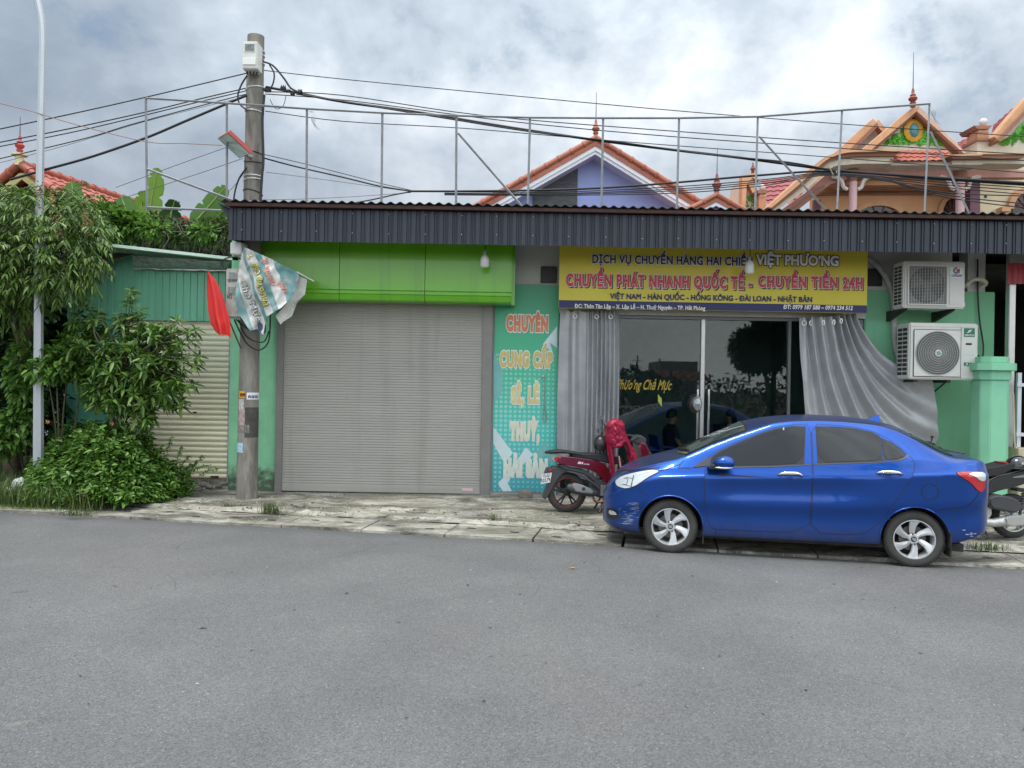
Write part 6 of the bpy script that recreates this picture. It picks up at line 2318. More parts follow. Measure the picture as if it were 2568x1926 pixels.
# orange house at the right
m_or = M('orange_trim', (.58, .32, .17), .75, var=.12, scale=2, streak=((.36, .20, .13), .55, 5))
m_brn = M('brown_trim', (.27, .13, .085), .7, var=.12, scale=2)
m_crm = M('cream_wall', (.64, .58, .47), .75, var=.08, scale=2, streak=((.45, .39, .30), .5, 5))
m_pnk = M('pink_soffit', (.42, .22, .19), .75, var=.08)
m_apr = M('apricot_wall', (.60, .33, .17), .75, var=.07, scale=1.5)
m_pkc = M('pink_column', (.62, .40, .40), .6, var=.06)
m_purp = M('purple_pilaster', (.17, .075, .11), .7, var=.1)
m_grn = M('plaster_green', (.13, .46, .06), .55, var=.3, scale=9)
m_fly = M('plaster_yellow', (.62, .33, .02), .5, var=.12)
m_oval = M('plaster_teal', (.10, .26, .30), .4, var=.1)
m_ctile = M('cream_tiles', (.62, .53, .36), .45, var=.06)
oh = empty('orange_house', 'orange and cream villa with a green flower gable behind the awning', 'house', (PX(1900, 450, 24), 24.0, 0))
# picture measurements were taken on a 3.124x enlargement with its corner at (1860, 240)


def oz(x, y):
    return 1602.2 + x * .27573, 206.7 + y * .27573


def op(x, y, Y):
    return P(*oz(x, y), Y)


def xz(pts, Y):
    return [(p.x, p.z) for p in (op(x, y, Y) for x, y in pts)]


def slab(name, pts, y0, y1, mat, parent=oh, bevel=0):
    return MB().prism(xz(pts, y0), y0, y1).build(name, mat, parent, bevel=bevel)


G1, G2 = 24.0, 25.2
# rear gable
slab('gable_wall', [(1035, 215), (1130, 300), (1000, 470), (760, 470)], G2 + .3, G2 + .6, m_crm)
slab('gable_band', [(1028, 180), (1050, 200), (1062, 232), (800, 470), (705, 470)], G2 + .0, G2 + .3, m_or)
slab('gable_band', [(1062, 208), (1072, 235), (845, 470), (800, 470)], G2 - .1, G2 + .35, m_brn)
slab('gable_band', [(1072, 188), (1088, 205), (1160, 300), (1120, 300), (1050, 225)], G2 - .02, G2 + .25, m_or)
# front flower gable
slab('gable_wall', [(1360, 130), (1750, 455), (930, 455)], G1 + .35, G1 + .7, m_crm)
slab('gable_band', [(1335, 95), (1388, 80), (1368, 125), (985, 450), (915, 450)], G1 - .05, G1 + .40, m_or)
slab('gable_band', [(1364, 122), (1362, 148), (1020, 450), (983, 450)], G1 + .1, G1 + .42, m_brn)
slab('gable_band', [(1388, 80), (1760, 450), (1738, 450), (1372, 120)], G1 - .04, G1 + .38, M('peach_trim', (.58, .38, .29), .7, var=.08))
slab('gable_band', [(1368, 122), (1735, 450), (1700, 450), (1362, 150)], G1 + .1, G1 + .41, m_brn)
mb = MB()
a_ = op(1362, 118, G1)
mb.add([(a_.x, G1 + .42, a_.z), (a_.x, G1 + 6, a_.z), (op(1740, 455, G1).x, G1 + 6, op(1740, 455, G1).z), (op(1740, 455, G1).x, G1 + .42, op(1740, 455, G1).z)], [(0, 1, 2, 3)])
mb.add([(a_.x, G1 + .42, a_.z), (a_.x, G1 + 6, a_.z), (op(950, 455, G1).x, G1 + 6, op(950, 455, G1).z), (op(950, 455, G1).x, G1 + .42, op(950, 455, G1).z)], [(0, 1, 2, 3)])
mb.build('roof', m_tmar, oh)
# plaster ornament: leaves and a flower in relief
orn = empty('plaster_ornament', None, None)
orn.parent = oh
c0_ = op(1352, 300, G1 + .34)
k_ = 0.27573 * K / FPX * G1
mb = MB()
for i in range(170):
    u = rng.uniform(-1, 1)
    h = max(0, (1 - abs(u)) ** .8)
    zq = rng.uniform(0, 1) * h
    x_, z_ = c0_.x + u * 230 * k_, c0_.z + (-82 + 190 * zq) * k_
    a__ = rng.uniform(0, 6.28)
    l = rng.uniform(14, 30) * k_
    w_ = l * .42
    dx, dz = math.cos(a__), math.sin(a__)
    bul = .04 + rng.uniform(0, .05)
    pts_ = [(x_ + dx * l, z_ + dz * l), (x_ - dz * w_, z_ + dx * w_), (x_ - dx * l, z_ - dz * l), (x_ + dz * w_, z_ - dx * w_)]
    vs = [(p[0], G1 + .34, p[1]) for p in pts_] + [(x_, G1 + .34 - bul, z_)]
    mb.add(vs, [(0, 1, 4), (1, 2, 4), (2, 3, 4), (3, 0, 4)])
mb.prism(xz([(1120, 372), (1230, 320), (1300, 240), (1350, 190), (1400, 240), (1470, 310), (1580, 375), (1480, 385), (1350, 378), (1220, 385)], G1 + .33), G1 + .325, G1 + .355)
mb.build('leaf_relief', m_grn, orn, smooth=30)
fc = op(1355, 268, G1 + .2)
mb = MB()
for i in range(11):
    a__ = 2 * math.pi * i / 11
    mb.lathe([(0, -.05), (.11, -.03), (.17, 0)], (fc.x + math.cos(a__) * 42 * k_, G1 + .26, fc.z + math.sin(a__) * 50 * k_), (0, 1, 0), 10, squash=(.9, 1.0))
mb.build('flower', m_fly, orn, smooth=60)
MB().lathe([(0, -.10), (.12, -.08), (.19, -.02), (.20, .03)], (fc.x, G1 + .24, fc.z), (0, 1, 0), 18, squash=(.85, 1.25)).build('flower_heart', m_oval, orn, smooth=60)
finial(tuple(op(1340, 88, G1 - .2)), op(1340, 0, G1).z - op(1340, 88, G1).z + .25, m_fin, oh, rod=1.1)
# sweeping cornice on the left: band over white fascia over soffit
mb = MB()
CY_ = G1 - .8


def sweep(name, top, bot, y0, y1, mat, n=30):
    tp_, bt = smooth_path([op(x, y, CY_) for x, y in top], 6), smooth_path([op(x, y, CY_) for x, y in bot], 6)
    m = min(len(tp_), len(bt))
    mb = MB()
    for i in range(m):
        for q_ in (tp_[i], bt[i]):
            mb.v += [(q_.x, y0, q_.z), (q_.x, y1, q_.z)]
    for i in range(m - 1):
        k = 4 * i
        mb.f += [(k, k + 2, k + 6, k + 4), (k + 1, k + 5, k + 7, k + 3), (k, k + 4, k + 5, k + 1), (k + 2, k + 3, k + 7, k + 6)]
        mb.m += [0] * 4
    return mb.build(name, mat, oh)


sweep('cornice', [(170, 895), (400, 690), (560, 548), (650, 492), (770, 458), (920, 450), (1212, 448)], [(205, 898), (425, 712), (590, 560), (675, 505), (780, 474), (920, 466), (1205, 462)], CY_ - .35, CY_ + .5, m_or)
sweep('cornice', [(205, 898), (425, 712), (590, 560), (675, 505), (780, 474), (920, 466), (1205, 462)], [(232, 900), (450, 728), (612, 578), (690, 522), (790, 498), (920, 490), (1175, 488)], CY_ - .22, CY_ + .5, m_brn)
sweep('fascia_band', [(232, 900), (450, 728), (612, 578), (690, 522), (790, 498), (920, 490), (1175, 488)], [(270, 903), (480, 755), (640, 612), (720, 560), (810, 548), (920, 540), (1175, 540)], CY_ - .10, CY_ + .5, m_crm)
mb = MB()
slab('soffit', [(300, 903), (500, 760), (660, 620), (730, 565), (830, 548), (1640, 545), (2250, 590), (2250, 640), (1660, 640), (900, 640), (700, 690), (560, 800), (430, 903)], CY_ + .6, CY_ + .9, m_pnk)
# small tiled roof between the cornices
t0, t1 = op(1150, 430, CY_ + .4), op(1600, 430, CY_ + .4)
e0, e1 = op(1170, 520, CY_ - .2), op(1655, 515, CY_ - .2)
tiled_slope(t0, t1, e1, e0, row=.26, roll=.2, mat=m_tred, parent=oh)
slab('ledge', [(1172, 515), (1655, 512), (1655, 545), (1172, 545)], CY_ - .05, CY_ + .5, m_crm)
for a__ in (((1612, 470), (1880, 462), (1900, 450), (2215, 455), (2190, 490), (1900, 490), (1660, 492)),):
    slab('cornice', a__, CY_ - .4, CY_ + .4, m_brn)
slab('cornice', [(1618, 462), (1870, 455), (1890, 445), (2260, 448), (2260, 458), (1895, 458), (1875, 468), (1620, 474)], CY_ - .46, CY_ + .4, m_or)
slab('fascia_band', [(1650, 492), (2190, 490), (2260, 490), (2260, 535), (1900, 530), (1880, 540), (1650, 540)], CY_ - .2, CY_ + .4, m_crm)
# veranda recess
BYY = G1 + .9
slab('veranda_wall', [(560, 600), (1800, 600), (1800, 980), (560, 980)], BYY, BYY + .3, m_apr)
slab('veranda_ceiling', [(640, 640), (1800, 640), (1800, 700), (820, 700)], CY_ + .9, BYY, M('apricot_ceiling', (.55, .30, .16), .8, var=.05))
slab('moulding', [(570, 760), (1490, 758), (1640, 690), (1640, 705), (1500, 775), (570, 778)], BYY - .08, BYY + .01, m_brn)
slab('moulding', [(760, 718), (1340, 715), (1480, 668), (1490, 680), (1350, 730), (760, 735)], BYY - .5, BYY - .42, m_brn)


def arch(cx, cy, rx, ry, Y, band=36):
    """arched window head: dark opening inside a raised band"""
    def ell(a, f):
        return (cx + (rx + f) * math.cos(a), cy - (ry + f) * math.sin(a))
    an = np.linspace(0, math.pi, 22)
    w = MB().prism(xz([ell(a, band) for a in an] + [ell(a, 0) for a in an[::-1]], Y), Y - .10, Y + .01).build('window', m_or, oh)
    MB().prism(xz([ell(a, 0) for a in an] + [(cx - rx, cy + 150), (cx + rx, cy + 150)], Y), Y - .02, Y + .005).build('pane', M('arch_glass', (.045, .025, .025), .15, var=.3), w)
    mb = MB()
    for a in np.linspace(.35, math.pi - .35, 6):
        p0, p1 = op(cx, cy, Y), op(*ell(a, 0), Y)
        mb.tube([(p0.x, Y - .03, p0.z), (p1.x, Y - .03, p1.z)], .03, 5)
    mb.build('glazing_bars', M('maroon_frame', (.10, .025, .025), .5, var=.1), w)


arch(1070, 985, 190, 120, BYY)
arch(1640, 960, 80, 150, BYY)
arch(2230, 890, 110, 125, G1 + .35, 45)
slab('wall', [(1860, 540), (2850, 540), (2850, 1000), (1860, 1000)], G1 + .4, G1 + 3, m_ctile)
slab('pilaster', [(1790, 560), (1868, 560), (1868, 1000), (1790, 1000)], G1 + .0, G1 + .42, m_purp)
slab('sill_block', [(2040, 870), (2110, 870), (2110, 905), (2040, 905)], G1 + .1, G1 + .4, m_or)
slab('vent_hole', [(1900, 800), (1900, 785), (1911, 778), (1922, 785), (1922, 800)], G1 + .385, G1 + .402, m_black)
slab('door_jamb', [(568, 815), (620, 815), (620, 980), (568, 980)], BYY - .15, BYY + .01, M('maroon_wood', (.10, .02, .03), .5))
slab('raking_band', [(380, 903), (640, 700), (660, 712), (420, 903)], CY_ + .45, CY_ + .62, m_brn)
for cx, w in ((868, 30), (1708, 32)):
    col_ = empty('column', None, None)
    col_.parent = oh
    Yc = CY_ + .5
    p0, p1 = op(cx, 980, Yc), op(cx, 675, Yc)
    r_ = w * k_
    MB().lathe([(r_, 0), (r_, p1.z - p0.z)], p0, (0, 0, 1), 14).build('shaft', m_pkc, col_, smooth=40)
    MB().lathe([(r_ * 1.0, 0), (r_ * 1.25, .12), (r_ * 1.05, .2), (r_ * 1.7, .5), (r_ * 1.9, .62)], p1, (0, 0, 1), 8).build('capital', m_brn, col_)
    for s_ in (-1, 1):
        pts_ = smooth_path([op(cx + s_ * 40, 735, Yc), op(cx + s_ * 70, 715, Yc), op(cx + s_ * 85, 670, Yc), op(cx + s_ * 120, 642, Yc), op(cx + s_ * 160, 635, Yc)], 4)
        MB().tube(pts_, .06, 6).build('scroll', M('white_plaster', (.66, .62, .58), .7, var=.05), col_, smooth=50)
# turret and maroon roof on the far left of the villa
tiled_slope(op(150, 665, G1 + 2.2), op(560, 618, G1 + 2.2), op(430, 860, G1 + .6), op(190, 860, G1 + .6), row=.34, roll=.28, mat=m_tmar, parent=oh)
slab('turret', [(10, 640), (60, 625), (130, 900), (130, 960), (-5, 960)], G1 + .2, G1 + 1.6, m_crm)
slab('gable_band', [(5, 628), (95, 608), (145, 660), (130, 670), (85, 640), (40, 700), (22, 960), (-2, 960)], G1 - .1, G1 + .25, m_or)
slab('gable_band', [(85, 640), (132, 800), (108, 800), (50, 690)], G1 - .05, G1 + .28, m_or)
mb = MB()
for i in range(26):
    x_, y_q = rng.uniform(40, 95), rng.uniform(760, 890)
    p = op(x_, y_q, G1 + .2)
    a__ = rng.uniform(0, 6.28)
    l = rng.uniform(10, 24) * k_
    dx, dz = math.cos(a__) * l, math.sin(a__) * l
    mb.add([(p.x + dx, p.y, p.z + dz), (p.x - dz * .4, p.y, p.z + dx * .4), (p.x - dx, p.y, p.z - dz), (p.x + dz * .4, p.y, p.z - dx * .4), (p.x, p.y - .06, p.z)], [(0, 1, 4), (1, 2, 4), (2, 3, 4), (3, 0, 4)])
mb.build('leaf_relief', m_grn, oh)
finial(tuple(op(87, 615, G1)), op(87, 520, G1).z - op(87, 615, G1).z, m_fin, oh, rod=0)


def ball_pier(x0, x1, ytop, ybot, cap, Y, ballr):
    pr = empty('ball_pier', None, None)
    pr.parent = oh
    slab('shaft', [(x0, ytop), (x1, ytop), (x1, ybot), (x0, ybot)], Y, Y + .6, m_or, pr)
    slab('shaft_panel', [(x0 + 8, ytop - 30), (x1 + 4, ytop - 30), (x1 + 4, ytop), (x0 + 8, ytop)], Y - .02, Y + .5, m_crm, pr)
    slab('cap', [(x0 - cap, ytop - 52), (x1 + cap, ytop - 52), (x1 + 6, ytop - 26), (x0 - 4, ytop - 26)], Y - .15, Y + .7, m_brn, pr)
    p = op((x0 + x1) / 2, ytop - 52 - ballr * .8, Y + .3)
    rr = ballr * k_
    MB().lathe([(0, -rr)] + [(rr * math.cos(a), rr * math.sin(a)) for a in np.linspace(-1.2, 1.2, 8)] + [(0, rr)], p, (0, 0, 1), 16).build('ball', M('ball_white', (.66, .62, .60), .6, var=.06), pr, smooth=60)


ball_pier(135, 190, 790, 960, 14, G1 - .3, 24)
ball_pier(1850, 1935, 285, 460, 28, G1 + .6, 32)
slab('parapet', [(1845, 330), (2010, 330), (2010, 350), (1845, 350)], G1 + .35, G1 + 1.2, m_brn)
slab('parapet_wall', [(1845, 350), (2850, 350), (2850, 455), (1845, 455)], G1 + .45, G1 + 1.2, m_crm)
# second flower gable cut by the right edge
slab('gable_wall', [(2420, -60), (2850, 400), (2850, 470), (1960, 470), (1960, 400)], G1 + .46, G1 + .9, m_crm)
slab('gable_band', [(2225, 25), (2420, -150), (2420, -95), (2010, 345), (1975, 320), (1990, 300)], G1 + .1, G1 + .5, m_or)
slab('gable_band', [(2420, -95), (2420, -60), (2025, 362), (2005, 345)], G1 - .05, G1 + .52, m_brn)
slab('gable_band', [(2420, -150), (2880, 330), (2850, 350), (2420, -95)], G1 + .1, G1 + .5, m_or)
slab('gable_band', [(2420, -95), (2850, 350), (2820, 362), (2420, -60)], G1 + .12, G1 + .52, m_brn)
mb = MB()
for i in range(70):
    x_ = rng.uniform(2030, 2330)
    y_q = 375 - rng.uniform(0, 1) * (x_ - 2030) * .75
    p = op(x_, y_q, G1 + .42)
    a__ = rng.uniform(0, 6.28)
    l = rng.uniform(14, 34) * k_
    dx, dz = math.cos(a__) * l, math.sin(a__) * l
    mb.add([(p.x + dx, p.y, p.z + dz), (p.x - dz * .4, p.y, p.z + dx * .4), (p.x - dx, p.y, p.z - dz), (p.x + dz * .4, p.y, p.z - dx * .4), (p.x, p.y - .08, p.z)], [(0, 1, 4), (1, 2, 4), (2, 3, 4), (3, 0, 4)])
mb.prism(xz([(2030, 378), (2110, 320), (2170, 240), (2260, 160), (2260, 330), (2120, 350)], G1 + .44), G1 + .43, G1 + .465)
mb.build('leaf_relief', m_grn, oh)
tiled_slope(op(1980, 230, G1 + 3), op(2260, -10, G1 + 3), op(2230, 60, G1 + 1), op(1960, 330, G1 + 1), row=.3, roll=.26, mat=m_tmar, parent=oh)
tiled_slope(op(1690, 370, G1 + 3), op(1830, 300, G1 + 3), op(1840, 450, G1 + 1.2), op(1720, 450, G1 + 1.2), row=.3, roll=.26, mat=m_tmar, parent=oh)

# red roofed house far left
LH = empty('red_roof_house', 'house with a long red tiled roof and cream gable behind the trees at the left', 'house', (-12.5, 22, 0))
q0 = P(42, 358, 20.0)
q1 = Vector((PX(420, 484, 27.2), 27.2, q0.z))
dd = (q1 - q0).normalized()
nn = Vector((dd.y, -dd.x, 0))
drop, run = 2.9, 4.4
for s_ in (1, -1):
    tiled_slope(q0, q0 + dd * 11, q0 + dd * 11 + nn * s_ * run - Vector((0, 0, drop)), q0 + nn * s_ * run - Vector((0, 0, drop)), row=.34, roll=.26, h=.04, mat=m_tred, parent=LH)
    ridge([q0 + nn * s_ * run - Vector((0, 0, drop - .05)), q0 + Vector((0, 0, .05))], .10, m_tred, LH)
    MB().tube([q0 + nn * s_ * run - Vector((0, 0, drop + .22)) + dd * .1, q0 - Vector((0, 0, .22)) + dd * .1], .10, 4).build('barge_board', M('butter_trim', (.66, .58, .26), .7, var=.06), LH)
ridge([q0 + Vector((0, 0, .06)), q0 + dd * 11 + Vector((0, 0, .06))], .11, m_tred, LH)
g0 = q0 + dd * .6 - Vector((0, 0, .25))
k2 = (drop / run)
b0, b1 = g0 + nn * (run - .5), g0 - nn * (run - .5)
mb = MB()
tri = [g0, b0 - Vector((0, 0, k2 * (run - .5))), Vector((b0.x, b0.y, 0)), Vector((b1.x, b1.y, 0)), b1 - Vector((0, 0, k2 * (run - .5)))]
mb.add(tri + [p + dd * 9.5 for p in tri], [(0, 1, 2, 3, 4), (9, 8, 7, 6, 5)] + [(i, i + 5, (i + 1) % 5 + 5, (i + 1) % 5) for i in range(5)])
mb.build('wall', M('grey_gable', (.34, .36, .38), .8, var=.08), LH)
mb = MB().lathe([(.12, 0), (.10, .1), (.10, .24), (.19, .26), (.19, .30), (.09, .32)], q0, (0, 0, 1), 14)
mb.build('finial_base', M('butter_base', (.62, .56, .34), .7, var=.06), LH, smooth=40)
finial((q0.x, q0.y, q0.z + .30), .52, M('finial_scarlet', (.40, .05, .04), .5, var=.1), LH, rod=.45)

# ------------------------------------------------------------ the shed with the cream shutter
SHY = 12.35
m_teal_s = M('teal_sheet', (.17, .46, .31), .45, var=.12, scale=2.5, metal=.1, stretch=(1, 1, .2), stain=((.16, .40, .32), 3, .6, .5))
m_crs = M('cream_shutter', (.84, .80, .62), .42, var=.07, scale=1.5, stretch=(.5, 1, 2), stain=((.60, .56, .42), 1.8, .58, .4))
shed = empty('shed', 'low teal sheet metal shed with a cream roller shutter half hidden by bushes', 'shed', (-5.6, SHY, .1))
sx_0, sx_1 = PX(147, 800, SHY), PX(500, 800, SHY)
zsh = PZ(420, 694, SHY)
pts = []
x = sx_0
while x < sx_1:
    for dx, dy in ((0, 0), (.05, 0), (.058, .014), (.072, .014), (.08, 0), (.10, 0)):
        pts.append((x + dx, SHY - .05 + dy))
    x += .112


def rtop(x_):
    f = (x_ - sx_0) / (sx_1 - sx_0)
    return PZ(147, 528, SHY) * (1 - f) + PZ(500, 568, SHY) * f


mb = MB()
for i, (x_, yy) in enumerate(pts):
    mb.v += [(x_, yy, zsh), (x_, yy, rtop(x_))]
    mb.m += [0]
    if i:
        mb.f.append((2 * i - 2, 2 * i, 2 * i + 1, 2 * i - 1))
mb.m = [0] * len(mb.f)
mb.build('wall_sheet', m_teal_s, shed, smooth=20)
fx0 = PX(268, 900, SHY)
MB().box((sx_0, SHY - .03, 0), (fx0 - .03, SHY + .2, zsh)).build('wall', M('shed_green', (.10, .36, .26), .7, var=.15, scale=3, stain=((.05, .12, .09), 3, .58, .6)), shed)
x0, x1, zt, zb = fx0, PX(494, 850, SHY), zsh + .12, PZ(400, 1036, SHY) + .02
nsl = 31
pit = (zt - zb) / nsl
prof = [(0.0, .026), (.10, .010), (.28, .001), (.55, 0), (.76, .008), (.88, .026), (.94, .030)]
rows = [(zb + (i + a) * pit, SHY + .02 + d) for i in range(nsl) for a, d in prof]
sh = MB().grid(lambda u, v: (x0 + (x1 - x0) * u, rows[round(v * (len(rows) - 1))][1], rows[round(v * (len(rows) - 1))][0]), 2, len(rows)).build('roller_shutter', m_crs, shed, smooth=35)
lk = P(420, 891, SHY)
MB().box((lk.x - .03, SHY + .0, lk.z - .012), (lk.x + .03, SHY + .03, lk.z + .012)).build('lock', m_black, sh, bevel=.004)
lk = P(537 * .861, 1030, SHY)
MB().box((lk.x - .06, SHY - .004, lk.z - .014), (lk.x + .07, SHY + .03, lk.z + .014)).build('slot', m_black, sh, bevel=.004)
MB().box((x0 - .03, SHY - .02, 0), (x0, SHY + .06, zsh)).build('guide_rail', m_steel, sh)
MB().box((x1, SHY - .03, 0), (x1 + .03, SHY + .06, zsh + .1)).build('guide_rail', m_steel, sh)
MB().box((sx_0, SHY, 0), (PX(499, 1040, SHY), SHY + .3, zb - .005)).build('sill', m_pave, shed)
# single pitch roof with its pale edge and a bent flashing
ry0 = SHY - .55
ea, eb = P(120, 520, ry0), P(515, 563, ry0)
mb = MB()
up = Vector((0, 0, .045))
mb.add([ea, eb, eb + Vector((0, 7, -.25)), ea + Vector((0, 7, -.25)), ea + up, eb + up, eb + Vector((0, 7, -.2)), ea + Vector((0, 7, -.2))], [(0, 1, 2, 3), (4, 7, 6, 5), (0, 4, 5, 1), (1, 5, 6, 2), (3, 2, 6, 7), (0, 3, 7, 4)])
rf = mb.build('roof', M('mint_edge', (.58, .74, .62), .5, var=.1), shed)
mb = MB()
f0 = [P(287, 552, ry0 + .1), P(496, 566, ry0 + .1)]


def flash(u, v):
    p = f0[0].lerp(f0[1], u)
    zb_ = P(290 + 205 * u, 582 + 5 * u, SHY - .12)
    q_ = p.lerp(zb_, v)
    return (q_.x, q_.y - .04 * math.sin(math.pi * v) - (.05 if v > .9 else 0), q_.z + .015 * mnoise.noise((u * 9, v * 4, 1)))


mb.grid(flash, 40, 10)
mb.build('flashing', M('bent_flashing', (.42, .41, .41), .30, metal=.6, var=.45, scale=14, bump=.35, bscale=30), rf, smooth=60, thick=.003)
MB().add([P(215, 545, ry0 + .3), P(290, 548, ry0 + .3), P(235, 563, ry0 + .1), P(222, 568, ry0 + .05)], [(0, 1, 2, 3)]).build('flashing', m_rust, rf, thick=.004)
MB().box((sx_0, SHY + .05, rtop(sx_1) - .14), (sx_1, SHY + .1, rtop(sx_1) - .06)).build('purlin', m_rust, rf)
mb = MB()
mb.box((sx_0, SHY + .0, .0), (sx_0 + .1, SHY + 6.5, rtop(sx_0) - .15))
mb.box((sx_0, SHY + 6.4, .0), (sx_1, SHY + 6.5, rtop(sx_1) - .35))
mb.build('side_wall', m_teal_s, shed)

# ------------------------------------------------------------ vegetation
def nrmz(a):
    return a / np.maximum(np.linalg.norm(a, axis=-1, keepdims=True), 1e-9)


def leaf_arrays(B, Dv, L, W, droop=.25, fold=.18, upv=None):
    """N leaves: base points, directions, lengths, widths -> vertices and quads (two quads a leaf, meeting at the midrib)"""
    B, Dv = np.asarray(B, float), nrmz(np.asarray(Dv, float))
    n = len(B)
    L = np.broadcast_to(L, (n,))[:, None]
    W = np.broadcast_to(W, (n,))[:, None]
    up_ = np.tile([0, 0, 1.0], (n, 1)) + rng.normal(0, .35, (n, 3)) if upv is None else upv
    S = nrmz(np.cross(Dv, up_))
    N = np.cross(S, Dv)
    dz = np.array([[0, 0, -1.0]])
    tip = B + Dv * L + dz * L * droop * .7
    m1 = B + Dv * L * .30 + N * W * fold
    m2 = B + Dv * L * .68 + dz * L * droop * .28 + N * W * fold * .7
    V = np.stack([B, m1 + S * W * .46, m2 + S * W * .36, tip, m2 - S * W * .36, m1 - S * W * .46], 1).reshape(-1, 3)
    k = np.arange(n)[:, None] * 6
    F = np.concatenate([k + np.array([[0, 1, 2, 3]]), k + np.array([[0, 3, 4, 5]])])
    return V, F


def join(parts):
    V, F, o = [], [], 0
    for v, f in parts:
        V.append(v)
        F.append(f + o)
        o += len(v)
    return np.concatenate(V), np.concatenate(F)


def rand_dir(n):
    return nrmz(rng.normal(0, 1, (n, 3)))


def sprays(C, A, nl, axl, L, W, down=.55):
    """pinnate sprays: leaflets in pairs along a drooping axis"""
    n = len(C)
    A = nrmz(A)
    side_ = nrmz(np.cross(A, np.tile([0, 0, 1.0], (n, 1)) + rng.normal(0, .2, (n, 3))))
    bs, ds = [], []
    for k in range(nl):
        f = (k // 2 + .6) / (nl / 2)
        sg = 1 if k % 2 else -1
        bs.append(C + A * axl * f + np.array([0, 0, -1.0]) * axl * .35 * f * f)
        ds.append(A * .45 + side_ * sg * .62 + np.array([0, 0, -down]) + rng.normal(0, .14, (n, 3)))
    return leaf_arrays(np.concatenate(bs), np.concatenate(ds), L * rng.uniform(.75, 1.15, n * nl), W * rng.uniform(.8, 1.1, n * nl), droop=.35)


def rosettes(C, A, nl, L, W, spread=.95, droop=.35):
    n = len(C)
    A = nrmz(A)
    e1 = nrmz(np.cross(A, rng.normal(0, 1, (n, 3))))
    e2 = np.cross(A, e1)
    bs, ds = [], []
    for k in range(nl):
        a = 2.4 * k + rng.uniform(-.3, .3, (n, 1))
        f = k / nl
        bs.append(C - A * L * .55 * f)
        ds.append(A * (.55 - .75 * f) + (e1 * np.cos(a) + e2 * np.sin(a)) * spread)
    return leaf_arrays(np.concatenate(bs), np.concatenate(ds), L * rng.uniform(.7, 1.15, n * nl), W * rng.uniform(.8, 1.1, n * nl), droop=droop)


def blob_points(cs, n, shell=.55):
    """points in a union of ellipsoids (cx, cy, cz, rx, ry, rz), mostly near their surfaces; with outward directions"""
    cs = np.array(cs, float)
    vol = cs[:, 3] * cs[:, 4] * cs[:, 5]
    idx = rng.choice(len(cs), n, p=vol / vol.sum())
    d = rand_dir(n)
    r_ = shell + (1 - shell) * rng.uniform(0, 1, (n, 1)) ** .7
    return cs[idx, :3] + d * r_ * cs[idx, 3:], nrmz(d / cs[idx, 3:])


lm_long = leaf_mat('longan_leaves', (.032, .070, .013), (.085, .165, .026), (.20, .31, .06), .33)
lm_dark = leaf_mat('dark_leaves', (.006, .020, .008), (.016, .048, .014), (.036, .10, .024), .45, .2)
lm_mango = leaf_mat('mango_leaves', (.034, .085, .015), (.090, .19, .032), (.20, .33, .065), .33)
lm_weed = leaf_mat('weed_leaves', (.038, .095, .016), (.092, .205, .034), (.19, .34, .065), .42)
lm_lite = leaf_mat('light_leaves', (.045, .11, .018), (.10, .215, .034), (.19, .33, .055), .4)
lm_grass = leaf_mat('grass_blades', (.035, .075, .015), (.075, .145, .030), (.20, .21, .075), .5)
lm_dry = leaf_mat('dry_vines', (.022, .026, .014), (.055, .055, .032), (.12, .11, .075), .8, .1)
m_bark = M('bark', (.10, .075, .05), .9, var=.35, scale=9, bump=.5, bscale=30)
m_twig = M('twig', (.075, .075, .035), .8, var=.2)


def plant(name, label, cat, loc, group=None):
    return empty(name, label, cat, loc, 0, group)


def pE(u, v, Y, ru, rv, ry):
    """an ellipsoid centred on a picture point at depth Y, its radii in picture pixels and metres of depth"""
    p = P(u, v, Y)
    s_ = Y / FPX * K
    return (p.x, p.y, p.z, ru * s_, ry, rv * s_)


def limbs(root, ends, r, parent, name='trunk', mat=None, sag=.0):
    mb = MB()
    for e_ in ends:
        s_, e2 = Vector(root), Vector(e_)
        m_ = s_.lerp(e2, .5) + Vector((rng.normal(0, .08), rng.normal(0, .08), .12 * (e2 - s_).length))
        pth = smooth_path([s_, m_, e2], 5)
        mb.tube(pth, [r * (1 - .8 * k / (len(pth) - 1)) for k in range(len(pth))], 7)
    return mb.build(name, mat or m_bark, parent, smooth=60)


# the longan tree over the street lamp
tl_ = (-7.9, 12.2, 0)
t = plant('fruit_tree', 'drooping dark green fruit tree with bunches of fruit around the street lamp', 'tree', tl_)
cs = [pE(40, 470, 11.6, 85, 52, .9), pE(120, 470, 11.3, 72, 48, .6), pE(160, 520, 11.0, 55, 70, .45), pE(10, 560, 11.5, 75, 90, .8), pE(75, 560, 11.2, 70, 75, .55), pE(135, 580, 10.9, 55, 50, .35), pE(-70, 500, 12, 90, 120, 1.2), pE(20, 650, 11.4, 60, 40, .5), pE(140, 460, 12.2, 55, 38, .6), pE(195, 495, 11.7, 25, 35, .3), pE(180, 425, 11.5, 22, 20, .22), pE(20, 425, 11.9, 50, 24, .5)]
C_, A_ = blob_points(cs, 1500, .55)
A_ = A_ + np.array([0, -.25, -.15])
V1, F1 = sprays(C_, A_, 10, .22, .112, .034, .58)
C2, A2 = blob_points(cs, 350, .25)
V2, F2 = sprays(C2, A2, 8, .24, .135, .040, .6)
crown = np_mesh('crown', *join([(V1, F1), (V2, F2)]), lm_long, t)
limbs((-7.9, 12.2, 0), [(-7.6, 12.0, 2.2)], .16, t)
limbs((-7.6, 12.0, 2.1), [tuple(P(u, v, Y)) for u, v, Y in ((40, 450, 11.6), (120, 470, 11.3), (150, 540, 11.0), (20, 600, 11.5), (-80, 480, 12), (90, 560, 11.2))], .07, t, 'limbs')
